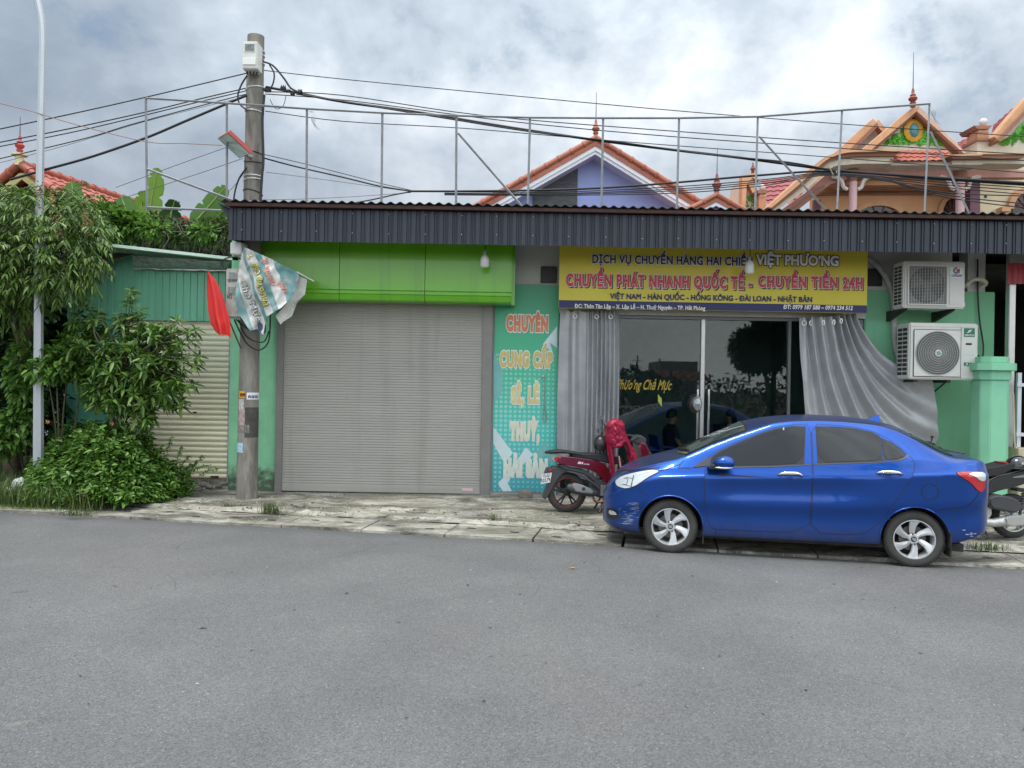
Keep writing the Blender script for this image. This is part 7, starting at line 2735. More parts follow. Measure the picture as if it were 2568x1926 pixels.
for k, (u, v) in enumerate(((112, 430), (122, 470), (124, 500), (190, 488), (88, 415), (186, 470))):
    p = P(u, v, 10.75)
    mb = MB()
    for i in range(34):
        q_ = p + Vector((rng.normal(0, .045), rng.normal(0, .04), rng.normal(0, .075)))
        mb.lathe([(0, -.013), (.011, -.006), (.012, .006), (0, .013)], q_, (0, 0, 1), 6)
    mb.build('fruit_bunch', M('longan_fruit', (.24, .17, .055), .7, var=.3, scale=20), t, smooth=60)

# the dark thicket behind and below it
t = plant('thicket', 'deep green thicket filling the shade behind the street lamp', 'shrub', (-7.5, 13.2, 0))
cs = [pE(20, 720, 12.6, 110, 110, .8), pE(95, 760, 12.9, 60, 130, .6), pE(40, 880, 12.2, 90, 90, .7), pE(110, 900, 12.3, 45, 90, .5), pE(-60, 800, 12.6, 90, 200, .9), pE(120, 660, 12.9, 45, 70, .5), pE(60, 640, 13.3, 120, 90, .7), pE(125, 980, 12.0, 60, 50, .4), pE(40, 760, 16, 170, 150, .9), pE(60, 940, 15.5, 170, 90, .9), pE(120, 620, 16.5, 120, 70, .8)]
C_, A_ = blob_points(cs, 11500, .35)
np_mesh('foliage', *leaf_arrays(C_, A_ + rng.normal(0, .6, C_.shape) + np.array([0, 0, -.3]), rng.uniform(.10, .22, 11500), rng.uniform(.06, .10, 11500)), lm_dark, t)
limbs((-7.5, 13.2, 0), [tuple(P(u, v, 12.7)) for u, v in ((20, 720), (95, 760), (110, 900), (40, 860))], .05, t, 'stems')
# leafy climbers on the lamp side
for lab, cs_, n_, mat_ in (('bright leafy climber left of the street lamp, hanging down in strands', [pE(50, 800, 11.6, 35, 70, .25), pE(62, 870, 11.5, 28, 60, .25), pE(30, 920, 11.4, 40, 45, .3), pE(10, 955, 11.3, 28, 30, .25)], 1500, lm_weed), ('light green climber crossing in front of the street lamp towards the shed', [pE(120, 770, 11.2, 45, 22, .25), pE(100, 800, 11.0, 40, 25, .2), pE(150, 790, 11.3, 40, 28, .3), pE(165, 740, 11.5, 35, 30, .25)], 1000, lm_lite)):
    c0_ = cs_[0]
    t = plant('climber', lab, 'climber', (c0_[0], c0_[1], 0), 'climbers by the street lamp')
    C_, A_ = blob_points(cs_, n_, .4)
    np_mesh('foliage', *leaf_arrays(C_, A_ * .7 + rng.normal(0, .5, C_.shape) + np.array([0, -.4, -.35]), rng.uniform(.09, .15, n_), rng.uniform(.06, .085, n_), droop=.3), mat_, t)
    limbs((c0_[0], c0_[1] + .2, 0), [tuple(c[:3]) for c in cs_], .02, t, 'stems', m_twig)

# the big leaved bush in front of the cream shutter
bl = P(262, 1010, 11.35)
t = plant('bush', 'glossy long leaved bush growing in front of the cream roller shutter', 'bush', (bl.x, 11.35, .05))
cs = [pE(275, 790, 11.2, 75, 70, .45), pE(200, 770, 11.3, 60, 70, .4), pE(330, 740, 11.1, 65, 45, .35), pE(345, 810, 11.0, 60, 50, .35), pE(285, 860, 11.1, 70, 45, .35), pE(220, 850, 11.2, 45, 40, .3), pE(370, 850, 10.95, 40, 35, .25), pE(280, 705, 11.2, 45, 30, .25), pE(195, 700, 11.3, 40, 35, .3), pE(300, 905, 11.1, 40, 25, .25)]
C_, A_ = blob_points(cs, 430, .6)
A_ = A_ + np.array([0, -.35, .25])
ex = [(283, 625, 11.1), (275, 650, 11.1), (288, 645, 11.15), (260, 680, 11.2), (300, 672, 11.1), (410, 715, 10.85), (425, 712, 10.85), (418, 735, 10.85), (432, 770, 10.8), (425, 790, 10.8), (405, 775, 10.85), (180, 660, 11.3), (168, 675, 11.3), (420, 830, 10.9), (395, 880, 10.9), (385, 690, 10.95), (305, 925, 11.0), (395, 740, 10.9)]
E_ = np.array([tuple(P(*e)) for e in ex])
EA = nrmz(E_ - np.array([bl.x, 11.3, 1.6])) + np.array([0, -.2, .2])
V1, F1 = rosettes(np.concatenate([C_, E_]), np.concatenate([A_, EA]), 10, .155, .050)
np_mesh('foliage', V1, F1, lm_mango, t)
limbs(tuple(P(255, 1015, 11.35)), [tuple(P(u, v, Y)) for u, v, Y in ((270, 800, 11.2), (205, 790, 11.3), (300, 860, 11.15))], .035, t, 'stems')
limbs(tuple(P(270, 810, 11.2)), [tuple(e) for e in E_] + [tuple(c) for c in C_[::9]], .016, t, 'twigs', m_twig)

# the mound of weeds at the foot of it, out to the road
def mound_h(u):
    return np.interp(u, [-40, 0, 60, 110, 170, 240, 300, 335, 370, 405, 440], [1060, 1050, 1035, 985, 940, 925, 958, 992, 1020, 1045, 1065])


wl = P(220, 1090, 10.3)
t = plant('weed_patch', 'dense mound of leafy weeds spilling from the shed to the road edge', 'weeds', (wl.x, 10.4, 0))
n_ = 16000
u_ = rng.uniform(60, 405, n_)
f_ = rng.uniform(0, 1, n_)
top_v = mound_h(u_) + rng.normal(0, 9, n_)
depth_top = 11.35
B_ = np.zeros((n_, 3))
for i in range(n_):
    pt = P(u_[i], top_v[i], depth_top)
    hh = max(.15, pt.z - .05)
    ye = edge_y(pt.x) + .20 + 1.5 * max(0, (u_[i] - 280) / 130) + .12 * mnoise.noise((u_[i] * .03, 0, 0))
    s_ = f_[i]
    y = ye + (11.7 - ye) * s_
    zt_ = .05 + hh * math.sin(math.pi * .5 * min(1, s_ * 1.25 + .10)) * (1 + .38 * mnoise.noise((pt.x * 2.9, y * 2.9, 3)) + .22 * mnoise.noise((pt.x * 7, y * 7, 8)))
    x = pt.x * y / depth_top
    B_[i] = (x, y, max(.03, zt_ * (rng.uniform(.55, 1.0) ** .5)))
dirs = rng.normal(0, 1, (n_, 3)) * np.array([1, 1, .35]) + np.array([0, -.45, .12])
sel = (np.array([mnoise.noise((b[0] * 1.7, b[1] * 1.7, 4)) for b in B_]) + rng.normal(0, .18, n_)) > .10
np_mesh('foliage', *leaf_arrays(B_[~sel], dirs[~sel], rng.uniform(.05, .14, (~sel).sum()), rng.uniform(.035, .07, (~sel).sum()), droop=.3), lm_weed, t)['kind'] = 'stuff'
np_mesh('foliage', *leaf_arrays(B_[sel] + np.array([0, -.04, .05]), dirs[sel], rng.uniform(.04, .10, sel.sum()), rng.uniform(.03, .055, sel.sum()), droop=.25), lm_lite, t)['kind'] = 'stuff'
pk = B_[rng.choice(n_, 150)] + np.array([0, -.03, .10]) + rng.normal(0, .05, (150, 3))
np_mesh('foliage', *rosettes(pk, np.tile([0, -.3, 1.0], (150, 1)) + rng.normal(0, .3, (150, 3)), 8, .11, .05), lm_weed, t)['kind'] = 'stuff'
t['kind'] = 'stuff'
mb = MB()
for i in range(60):
    b_ = B_[rng.integers(n_)]
    mb.tube([(b_[0], b_[1] + .1, .03), (b_[0], b_[1], b_[2])], .006, 4)
mb.build('stems', m_twig, t)
# feathery seedlings at the bare edge
t = plant('seedlings', 'thin feathery seedlings against the foot of the cream shutter', 'weeds', tuple(P(400, 1050, 11.3)))
mb, bb, db = MB(), [], []
for (u, v, uu, vv) in ((405, 1045, 440, 985), (400, 1045, 425, 1000), (395, 1040, 452, 1005), (385, 1040, 410, 985), (415, 1050, 470, 1012), (380, 1035, 395, 965), (360, 1020, 372, 945)):
    a, b_ = P(u, v, 11.2), P(uu, vv, 11.1)
    pth = smooth_path([a, a.lerp(b_, .5) + Vector((-.03, 0, .06)), b_], 5)
    mb.tube(pth, .004, 4)
    for q_ in pth[2:]:
        for k in range(5):
            bb.append(tuple(q_))
            db.append((rng.normal(0, 1), rng.normal(-.2, .6), rng.normal(-.1, .5)))
mb.build('stems', m_twig, t)
np_mesh('foliage', *leaf_arrays(bb, db, .05, .022), lm_lite, t)
for (u, v, lab) in ((243, 915, 'pale apricot flower at the top of the weed mound by the shutter'), (117, 1004, 'small orange flower in the weeds right of the lamp foot'), (105, 911, 'orange flower on the lamp post vines')):
    p = P(u, v, 10.95 if v > 950 else 11.05)
    mb = MB()
    for k in range(5):
        a = k * 1.257
        mb.add([p, p + Vector((.026 * math.cos(a) - .018 * math.sin(a), -.02, .020 * math.sin(a) + .016)), p + Vector((.034 * math.cos(a), -.03, .028 * math.sin(a))), p + Vector((.026 * math.cos(a) + .018 * math.sin(a), -.02, .020 * math.sin(a) - .016))], [(0, 1, 2, 3)])
    tag(mb.build('flower', M('apricot_petal', (.70, .36, .14), .6, var=.15)), lab, 'flower', 'flowers in the weeds')


# grass
def blades(pts, hmin, hmax, w, lean=.35):
    n = len(pts)
    pts = np.asarray(pts, float)
    a = rng.uniform(0, 6.28, n)
    d = np.stack([np.cos(a), np.sin(a), np.zeros(n)], 1)
    s_ = np.stack([-np.sin(a), np.cos(a), np.zeros(n)], 1)
    h = rng.uniform(hmin, hmax, n)[:, None]
    le = rng.uniform(.1, 1, n)[:, None] * lean * h
    up_ = np.array([[0, 0, 1.0]])
    V = np.stack([pts - s_ * w, pts + s_ * w, pts + up_ * h * .62 + d * le * .4 + s_ * w * .7, pts + up_ * h * .62 + d * le * .4 - s_ * w * .7, pts + up_ * h * .92 + d * le + s_ * w * .15, pts + up_ * h * .92 + d * le - s_ * w * .15], 1).reshape(-1, 3)
    k = np.arange(n)[:, None] * 6
    return V, np.concatenate([k + np.array([[0, 1, 2, 3]]), k + np.array([[3, 2, 4, 5]])])


gp_ = []
for i in range(15000):
    s_ = rng.uniform(-11, -5.4)
    w_ = .10 + (3.2 if s_ < -6.0 else 1.2) * rng.uniform(0, 1) ** 1.3
    if s_ > -6.2 and rng.uniform() < (s_ + 6.4) / 1.0:
        continue
    q_ = on_edge(s_, w_ + .08, .02)
    gp_.append((q_.x, q_.y, .02))
gv, gf_ = blades(gp_, .10, .40, .006, 1.1)
tag(np_mesh('grass', gv, gf_, lm_grass), 'long uneven grass along the verge at the left', 'grass', kind='stuff')
gp_ = []
for i in range(1500):
    s_ = rng.uniform(-8.5, -5.9)
    q_ = on_edge(s_, rng.uniform(.06, .5), .02)
    gp_.append((q_.x, q_.y, .02))
gv, gf_ = blades(gp_, .03, .08, .004, .6)
tag(np_mesh('turf', gv, gf_, leaf_mat('short_grass', (.05, .10, .015), (.10, .19, .03), (.19, .25, .06), .5)), 'short bright turf where the verge meets the asphalt', 'grass', kind='stuff')
for (u, v, n, h, sp, lab) in ((585, 1107, 130, .17, .085, 'largest tuft of grass on the pavement below the grey shutter'), (1066, 1122, 30, .11, .03, 'small tuft of grass in the pavement crack short of the red scooter'), (2137, 1188, 110, .11, .08, 'tuft of grass behind the tail of the blue car'), (167, 1113, 90, .10, .08, 'clump of grass on the pale concrete edge below the weeds'), (495, 1094, 26, .07, .04, 'low green sprig on the pavement in front of the utility pole'), (660, 1096, 8, .10, .02, 'few blades of grass just right of the largest tuft')):
    a_, c_ = ray(u, v)
    Yg = (CAM_H - .05) / -c_
    p = P(u, v, Yg)
    pp = [(p.x + rng.normal(0, sp), p.y + rng.normal(0, sp * .5), .045) for _ in range(n)]
    gv, gf_ = blades(pp, h * .5, h * 1.1, .004, .9)
    tag(np_mesh('grass_tuft', gv, gf_, lm_grass), lab, 'grass', 'tufts of grass on the pavement')

# creepers and dead vines over the shed, with bananas behind
t = plant('creeper', 'bright green creeper climbing behind the shed roof next to the fruit tree', 'climber', tuple(P(240, 500, 14)))
cs = [pE(235, 474, 14.0, 42, 34, .4), pE(285, 488, 14.2, 48, 26, .4), pE(215, 500, 13.8, 35, 26, .35), pE(335, 498, 14.0, 36, 18, .3), pE(440, 500, 14.0, 34, 14, .25)]
C_, A_ = blob_points(cs, 3000, .4)
np_mesh('foliage', *leaf_arrays(C_, A_ + rng.normal(0, .5, C_.shape) + np.array([0, -.3, -.1]), rng.uniform(.08, .16, 3000), rng.uniform(.05, .08, 3000)), lm_lite, t)
t = plant('dead_vines', 'tangle of dry stems and green vines hanging behind the shed roof', 'climber', tuple(P(400, 520, 14.6)))
mb = MB()
for i in range(130):
    u, v = rng.uniform(300, 505), 0
    v = rng.uniform(468, 505) + (0 if u > 330 else (330 - u) * .5)
    p = P(u, v, 14.4 + rng.uniform(-.5, .4))
    q_ = p + Vector((rng.normal(0, .35), rng.normal(0, .15), -rng.uniform(.1, .55)))
    mb.tube([p, p.lerp(q_, .5) + Vector((rng.normal(0, .08), 0, rng.normal(0, .06))), q_], .008, 3, caps=False)
mb.build('stems', m_twig if False else M('dry_stem', (.075, .066, .05), .9, var=.3), t)
cs = [pE(300, 500, 14.2, 40, 26, .25), pE(390, 508, 14.2, 70, 24, .2), pE(470, 500, 14.2, 50, 30, .2), pE(345, 480, 14.5, 40, 18, .2)]
C_, A_ = blob_points(cs, 2600, .3)
np_mesh('foliage', *leaf_arrays(C_, A_ * .5 + rng.normal(0, .5, C_.shape) + np.array([0, -.4, -.3]), rng.uniform(.06, .14, 2600), rng.uniform(.035, .065, 2600)), leaf_mat('vine_green', (.03, .06, .015), (.065, .12, .03), (.14, .20, .06), .5), t)
cs = [pE(370, 515, 14.8, 70, 35, .3), pE(440, 510, 14.9, 70, 38, .3), pE(500, 505, 15, 40, 40, .3)]
C_, A_ = blob_points(cs, 1900, .2)
np_mesh('foliage', *leaf_arrays(C_, A_ * .2 + rng.normal(0, .5, C_.shape) + np.array([0, -.2, -.6]), rng.uniform(.08, .22, 1900), rng.uniform(.02, .045, 1900)), lm_dry, t)
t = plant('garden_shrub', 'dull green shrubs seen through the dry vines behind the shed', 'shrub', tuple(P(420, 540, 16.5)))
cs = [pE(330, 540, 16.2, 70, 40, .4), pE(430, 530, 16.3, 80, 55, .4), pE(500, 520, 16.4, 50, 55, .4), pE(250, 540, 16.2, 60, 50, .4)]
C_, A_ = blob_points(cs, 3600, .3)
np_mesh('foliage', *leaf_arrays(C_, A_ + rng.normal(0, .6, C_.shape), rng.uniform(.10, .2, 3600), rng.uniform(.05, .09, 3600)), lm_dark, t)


def banana_leaf(pts, w, mat, parent, tears=7, seed=0, droop=.1):
    """a long blade about a curved midrib, torn at the edges; pts run from stalk to tip"""
    pth = smooth_path(pts, 16)
    n = len(pth)
    mb = MB()
    view = Vector((0, 1, 0))
    rows_ = []
    r_ = random.Random(seed)
    cut = [0, 0]
    for i, p in enumerate(pth):
        f = i / (n - 1)
        t_ = (pth[min(i + 1, n - 1)] - pth[max(i - 1, 0)]).normalized()
        s_ = t_.cross(view).normalized()
        ww = w * min(1, (f + .03) * 3.2) ** .7 * (1 - max(0, f - .45) / .55 * .25) * math.sqrt(max(.02, 1 - max(0, (f - .72) / .28) ** 2))
        row = []
        for sg in (-1, 1):
            k = 1.0 + .04 * math.sin(i * .9 + sg) if r_.random() > .13 else .60
            row.append(p + s_ * sg * ww * k + view * (.12 * ww) + Vector((0, 0, -droop * ww)))
        rows_.append((row[0], p, row[1]))
    for i, (a, b_, c) in enumerate(rows_):
        mb.v += [tuple(a), tuple(b_), tuple(c)]
    for i in range(n - 1):
        k = 3 * i
        if True:
            mb.f.append((k, k + 1, k + 4, k + 3))
            mb.m.append(0)
        mb.f.append((k + 1, k + 2, k + 5, k + 4))
        mb.m.append(0)
    lf_ = mb.build('leaf', mat, parent, smooth=60)
    MB().tube(pth, [.03 * (1 - .8 * i / n) for i in range(n)], 6).build('midrib', M('banana_rib', (.22, .30, .06), .5, var=.1), lf_, smooth=60)
    return lf_


def ban_mat(name, c):
    m = leaf_mat(name, tuple(x * .8 for x in c), c, tuple(x * 1.2 for x in c), .35, .38)
    return m


bm1, bm2, bm3 = ban_mat('banana_fresh', (.16, .30, .035)), ban_mat('banana_mid', (.09, .20, .035)), ban_mat('banana_dark', (.02, .055, .018))
for lab, base, lv in (('banana plant with one tall upright bright leaf', (325, 520, 15.6), [([(318, 500, 15.2), (326, 440, 15.2), (340, 362, 15.1)], .22, bm1), ([(312, 500, 15.3), (306, 450, 15.3), (312, 412, 15.2)], .18, bm1)]), ('banana plant with a broad drooping leaf next to the creeper', (290, 520, 15.8), [([(286, 505, 14.6), (274, 460, 14.6), (262, 424, 14.6)], .25, bm2), ([(283, 500, 15.7), (290, 460, 15.7), (292, 440, 15.6)], .12, bm2)]), ('banana plant with small ragged dark leaves', (375, 520, 15.9), [([(366, 490, 15.1), (370, 460, 15.1), (378, 432, 15.0)], .20, bm3), ([(360, 500, 15.8), (358, 470, 15.8), (352, 450, 15.8)], .14, bm3), ([(378, 436, 15.6), (384, 440, 15.6), (386, 455, 15.6)], .05, bm3)]), ('banana plant with a long leaf leaning towards the awning', (425, 520, 15.6), [([(412, 492, 15.0), (446, 452, 14.9), (489, 402, 14.8)], .22, bm2), ([(430, 500, 15.3), (468, 470, 15.2), (497, 440, 15.1)], .22, bm2)]), ('banana plant whose single leaf rises behind the fruit tree', (165, 470, 15.6), [([(165, 460, 15.4), (158, 420, 15.4), (155, 392, 15.4)], .20, bm2)])):
    b_ = P(*base)
    t = plant('banana_plant', lab, 'banana plant', (b_.x, b_.y, 0), 'banana plants behind the shed')
    MB().tube([(b_.x, b_.y, 0), tuple(b_)], [.13, .07], 10).build('stem', M('banana_stem', (.16, .19, .06), .7, var=.2), t, smooth=50)
    for k, (pl, w, m_) in enumerate(lv):
        banana_leaf([P(*q_) for q_ in pl], w, m_, t, seed=k + len(lab))

# ------------------------------------------------------------ scooters
m_sred = M('scooter_red', (.17, .008, .016), .22, metal=.35, var=.06, coat=1.0)
m_sblk = M('scooter_black', (.016, .016, .018), .25, var=.08, coat=.8)
m_sgry = M('scooter_plastic', (.045, .046, .05), .55, var=.15)
m_seat = M('seat_vinyl', (.014, .014, .015), .5, var=.1)
m_silver = M('engine_silver', (.45, .45, .44), .38, metal=.6, var=.12, scale=12)
m_rimb = M('rim_black', (.02, .02, .021), .4, metal=.4, var=.1)
m_exh = M('exhaust_brown', (.26, .16, .09), .45, metal=.6, var=.3, scale=14)
m_plate = M('plate_white', (.74, .74, .73), .45, var=.04)


def panel(name, pts, hw, mat, parent, bev=.02, y0=0.0, pinch=None):
    """a body panel from its side outline: full width 2 hw about y0, edges rounded"""
    return MB().prism(rounded(pts, 1), y0 - hw, y0 + hw).build(name, mat, parent, bevel=bev, smooth=50, local=True, seg=3)


def sc_wheel(root, x, z, r, wd, rim_mat, spokes=5, stripe=None):
    w_ = empty('wheel', None, None, (x, 0, z))
    w_.parent = root
    prof_ = [(r * .70, wd * .42), (r * .80, wd * .5), (r * .92, wd * .44), (r * .985, wd * .22), (r, 0), (r * .985, -wd * .22), (r * .92, -wd * .44), (r * .80, -wd * .5), (r * .70, -wd * .42)]
    ty = MB().lathe(prof_, (0, 0, 0), (0, 1, 0), 48, caps=False).build('tyre', m_tyre, w_, smooth=50, local=True)
    mb = MB()
    for k in range(40):
        a = 2 * math.pi * k / 40
        for sg in (-1, 1):
            rot = Matrix.Rotation(-a, 3, 'Y') @ Matrix.Rotation(sg * .5, 3, 'X')
            mb.obox((math.cos(a) * r * .975, sg * wd * .27, math.sin(a) * r * .975), (.004, wd * .14, .006), rot)
    mb.build('tread', m_tyre, ty, local=True)
    rim = MB().lathe([(r * .72, wd * .40), (r * .70, wd * .44), (r * .66, wd * .36), (r * .64, 0), (r * .66, -wd * .36), (r * .70, -wd * .44), (r * .72, -wd * .40)], (0, 0, 0), (0, 1, 0), 48, caps=False).build('rim', rim_mat, w_, smooth=40, local=True)
    mb = MB()
    for k in range(spokes):
        a = 2 * math.pi * k / spokes + .3
        for q_ in (-.16, .16):
            mb.tube([(math.cos(a) * r * .12, -.02, math.sin(a) * r * .12), (math.cos(a + q_) * r * .66, -.012, math.sin(a + q_) * r * .66)], [.016, .011], 6)
    mb.lathe([(0, -.05), (r * .17, -.045), (r * .20, .045), (0, .05)], (0, 0, 0), (0, 1, 0), 18)
    mb.build('spokes', rim_mat, rim, smooth=40, local=True)
    if stripe:
        for sg in (-1, 1):
            MB().tube([(math.cos(a) * r * .705, sg * wd * .45, math.sin(a) * r * .705) for a in np.linspace(0, 2 * math.pi, 49)], .0035, 4, caps=False).build('rim_stripe', stripe, rim, local=True)
    return w_


# the red scooter, tail towards the shutter (local x: 0 at the rear axle, + towards its front; +x world is ahead of it)
ax = P(1225, 1066, 10.35)
sc = empty('red_scooter', 'dark red scooter parked nose first behind the front of the blue car', 'scooter', (ax.x, 10.42, .062), R(6))
rr = .268
sc_wheel(sc, 0, rr, rr, .10, m_rimb, 5, M('rim_red', (.35, .02, .02), .5, var=0))
sc_wheel(sc, 1.28, rr, rr, .09, m_rimb, 5)
panel('tail_cowl', [(-.17, .70), (-.10, .655), (.10, .62), (.30, .585), (.44, .50), (.50, .40), (.56, .36), (.62, .42), (.56, .58), (.46, .70), (.20, .735), (.0, .76), (-.14, .765)], .13, m_sred, sc, .05)
panel('under_panel', [(-.10, .655), (.05, .60), (.25, .575), (.40, .47), (.48, .36), (.44, .33), (.34, .43), (.20, .53), (-.02, .57), (-.14, .63)], .115, m_sgry, sc, .02)
panel('seat', [(.02, .76), (.22, .735), (.42, .70), (.58, .66), (.74, .66), (.78, .70), (.70, .755), (.50, .785), (.36, .80), (.18, .80), (.05, .79)], .135, m_seat, sc, .04)
gr_ = MB()
for sg in (-1, 1):
    gr_.tube(smooth_path([(.30, sg * .12, .765), (.10, sg * .13, .80), (-.10, sg * .12, .825), (-.26, sg * .07, .81), (-.30, 0, .80)], 5), .014, 8)
gr_.prism(rounded([(-.30, .785), (-.10, .80), (.10, .79), (.12, .815), (-.10, .835), (-.29, .82)], 1), -.09, .09)
gr_.build('grab_rail', m_seat, sc, smooth=50, local=True)
panel('tail_lamp', [(-.205, .735), (-.17, .765), (-.05, .750), (.0, .725), (-.04, .690), (-.13, .675), (-.18, .69)], .105, m_red, sc, .025)
panel('indicator', [(-.05, .745), (.03, .73), (.16, .675), (.20, .655), (.02, .67), (-.05, .69), (-.08, .72)], .118, M('smoked_lens', (.30, .27, .24), .2, var=.1, coat=1), sc, .02)
panel('mudguard', [(-.24, .60), (-.17, .62), (.05, .60), (.02, .565), (-.08, .52), (-.16, .42), (-.22, .30), (-.30, .17), (-.335, .19), (-.28, .34), (-.24, .48)], .085, m_sgry, sc, .015)
for sg in (-1, 1):
    MB().tube(smooth_path([(-.02, sg * .09, .56), (.12, sg * .11, .53), (.30, sg * .13, .43), (.42, sg * .13, .33)], 5), .017, 6).build('swing_arm', m_sgry, sc, smooth=50, local=True)
pl = MB().obox((-.315, -.02, .455), (.006, .095, .07), Matrix.Rotation(R(-14), 3, 'Y') @ Matrix.Rotation(R(0), 3, 'Z'))
plo = MB().prism([(-.375, .385), (-.245, .41), (-.222, .545), (-.352, .52)], -.10, -.096).build('number_plate', m_plate, sc, bevel=.002, local=True)
MB().prism([(-.31, .52), (-.24, .53), (-.24, .60), (-.28, .60)], -.09, .06).build('plate_holder', m_sgry, sc, local=True)
MB().box((-.265, -.112, .56), (-.235, -.085, .595)).build('reflector', m_red, sc, local=True)
lettering('15-G1', -.335, -.245, .472, .045, -.1005, m_blk, plo, .02, rot=R(11), local=True)
lettering('533.79', -.362, -.240, .408, .045, -.1005, m_blk, plo, .02, rot=R(11), local=True)
lettering('SH', .115, .185, .665, .032, -.134, m_wht, sc, .05, rot=R(-6), local=True, slant=.25)
lettering('mode', .20, .275, .658, .016, -.134, m_wht, sc, .03, rot=R(-6), local=True, slant=.25)
mb = MB()
mb.tube([(-.02, -.145, .36), (.05, -.15, .345), (.30, -.155, .285), (.37, -.15, .27)], [.035, .070, .062, .03], 14)
ex = mb.build('exhaust', m_sgry, sc, smooth=50, local=True)
MB().prism(rounded([(.02, .42), (.14, .405), (.31, .33), (.33, .28), (.20, .285), (.06, .315)], 1), -.232, -.16).build('heat_shield', m_silver, ex, bevel=.03, smooth=50, local=True)
MB().lathe([(0, -.02), (.022, -.018), (.026, 0)], (.185, -.232, .345), (0, 1, 0), 12).build('shield_bolt', m_sgry, ex, local=True)
MB().tube(smooth_path([(.33, -.12, .25), (.36, -.13, .17), (.42, -.13, .155), (.55, -.12, .19), (.68, -.10, .25), (.72, -.05, .26)], 5), .018, 8).build('pipe', m_exh, ex, smooth=60, local=True)
panel('engine', [(.30, .42), (.42, .46), (.58, .42), (.62, .30), (.56, .22), (.44, .20), (.34, .24)], .12, m_silver if False else m_sgry, sc, .03)
mb = MB()
for k in range(7):
    mb.box((.44 + k * .022, -.135, .24), (.452 + k * .022, -.10, .38))
mb.build('cooling_fins', m_silver, sc, local=True)
panel('floorboard', [(.56, .36), (.62, .26), (1.0, .24), (1.06, .30), (.98, .34), (.70, .33), (.62, .40)], .16, m_sgry, sc, .02)
panel('leg_shield', [(.98, .30), (1.06, .30), (1.13, .60), (1.06, .92), (.98, .98), (.94, .92), (1.02, .62)], .20, m_sred, sc, .04)
panel('front_mudguard', [(1.10, .40), (1.20, .54), (1.38, .54), (1.50, .40), (1.46, .38), (1.34, .48), (1.22, .48), (1.14, .38)], .07, m_sred, sc, .02)
MB().tube([(1.28, -.07, rr), (1.12, -.05, .80), (1.02, 0, 1.02)], .022, 8).build('fork', m_sgry, sc, local=True)
panel('headset', [(.90, .94), (1.0, .92), (1.08, .96), (1.06, 1.02), (.98, 1.06), (.90, 1.02)], .10, m_sgry, sc, .03)
mb = MB()
mb.tube(smooth_path([(.78, -.34, 1.0), (.90, -.2, 1.03), (.96, 0, 1.02), (.90, .2, 1.03), (.78, .34, 1.0)], 5), .016, 8)
mb.build('handlebar', m_sgry, sc, smooth=50, local=True)
mb = MB()
for sg in (-1, 1):
    mb.tube([(.50, sg * .06, .22), (.42, sg * .16, .02)], .013, 6)
mb.build('stand', m_sgry, sc, local=True)


# clothes on the scooter
def cloth(name, label, cat, u0, outline_l, outline_r, Y, mat, amp, seed, base, bulge=.14, nf=4.0, parts=()):
    def fn(u, v):
        a_, b_ = along(outline_l, v), along(outline_r, v)
        q_ = a_ * (1 - u) + b_ * u
        p = P(q_.x, q_.y, Y)
        y = Y - bulge * math.sin(math.pi * u) + amp * math.sin(2 * math.pi * nf * u + 3 * v + seed) * (.3 + .7 * v) + amp * .9 * mnoise.noise((u * 3.5 + seed, v * 5, 0)) + amp * .5 * mnoise.noise((u * 9 + seed, v * 12, 0))
        return (p.x, y, p.z)
    o = empty(name, label, cat, base)
    MB().grid(fn, 44, 50).build('cloth', mat, o, smooth=80)
    return o


m_crim = M('crimson_nylon', (.30, .004, .036), .5, var=.15, scale=5, bump=.25, bscale=14)
jb = tuple(P(1335, 985, 10.45))
jk = cloth('raincoat', 'crimson raincoat hung over the handlebar of the red scooter', 'coat', 0, [(1320, 912), (1310, 922), (1306, 938), (1308, 955), (1318, 968)], [(1334, 909), (1347, 919), (1353, 938), (1354, 953), (1345, 962)], 10.30, m_crim, .030, 1.0, jb, .20, 1.3)
for k, (ol, orr, Yc, am, bu, sd) in enumerate((([(1309, 935), (1309, 955), (1313, 985), (1318, 1012), (1322, 1038)], [(1324, 940), (1326, 962), (1327, 990), (1329, 1015), (1331, 1040)], 10.30, .025, .10, 4.0), ([(1336, 925), (1342, 945), (1350, 968), (1355, 985), (1354, 1004)], [(1345, 922), (1356, 945), (1366, 965), (1376, 984), (1370, 1000)], 10.36, .03, .12, 7.0))):
    jl = cloth('sleeve', None, None, 0, ol, orr, Yc, m_crim, am, sd, jb, bu, 1.2)
    for ch in list(jl.children):
        ch.parent = jk
        ch.name = 'sleeve'
    D.objects.remove(jl)
hood = MB()
hc = P(1329, 919, 10.24)
hood.grid(lambda u, v: (hc.x + (.10 + .04 * v) * math.cos(2 * math.pi * u) * math.sin(math.pi * (.06 + .60 * v)), hc.y + .09 * math.sin(2 * math.pi * u) * math.sin(math.pi * (.06 + .60 * v)), hc.z + .085 * math.cos(math.pi * (.06 + .60 * v)) + .025 * mnoise.noise((u * 4, v * 4, 2)) + .006 * mnoise.noise((u * 13, v * 9, 5))), 30, 18, closed_u=True)
hood.build('hood', m_crim, jk, smooth=80)
MB().tube(smooth_path([P(1337, 985, 10.22), P(1340, 1005, 10.2), P(1344, 1028, 10.2)]), .012, 6).build('drawstring', M('pink_cord', (.55, .22, .25), .7), jk)
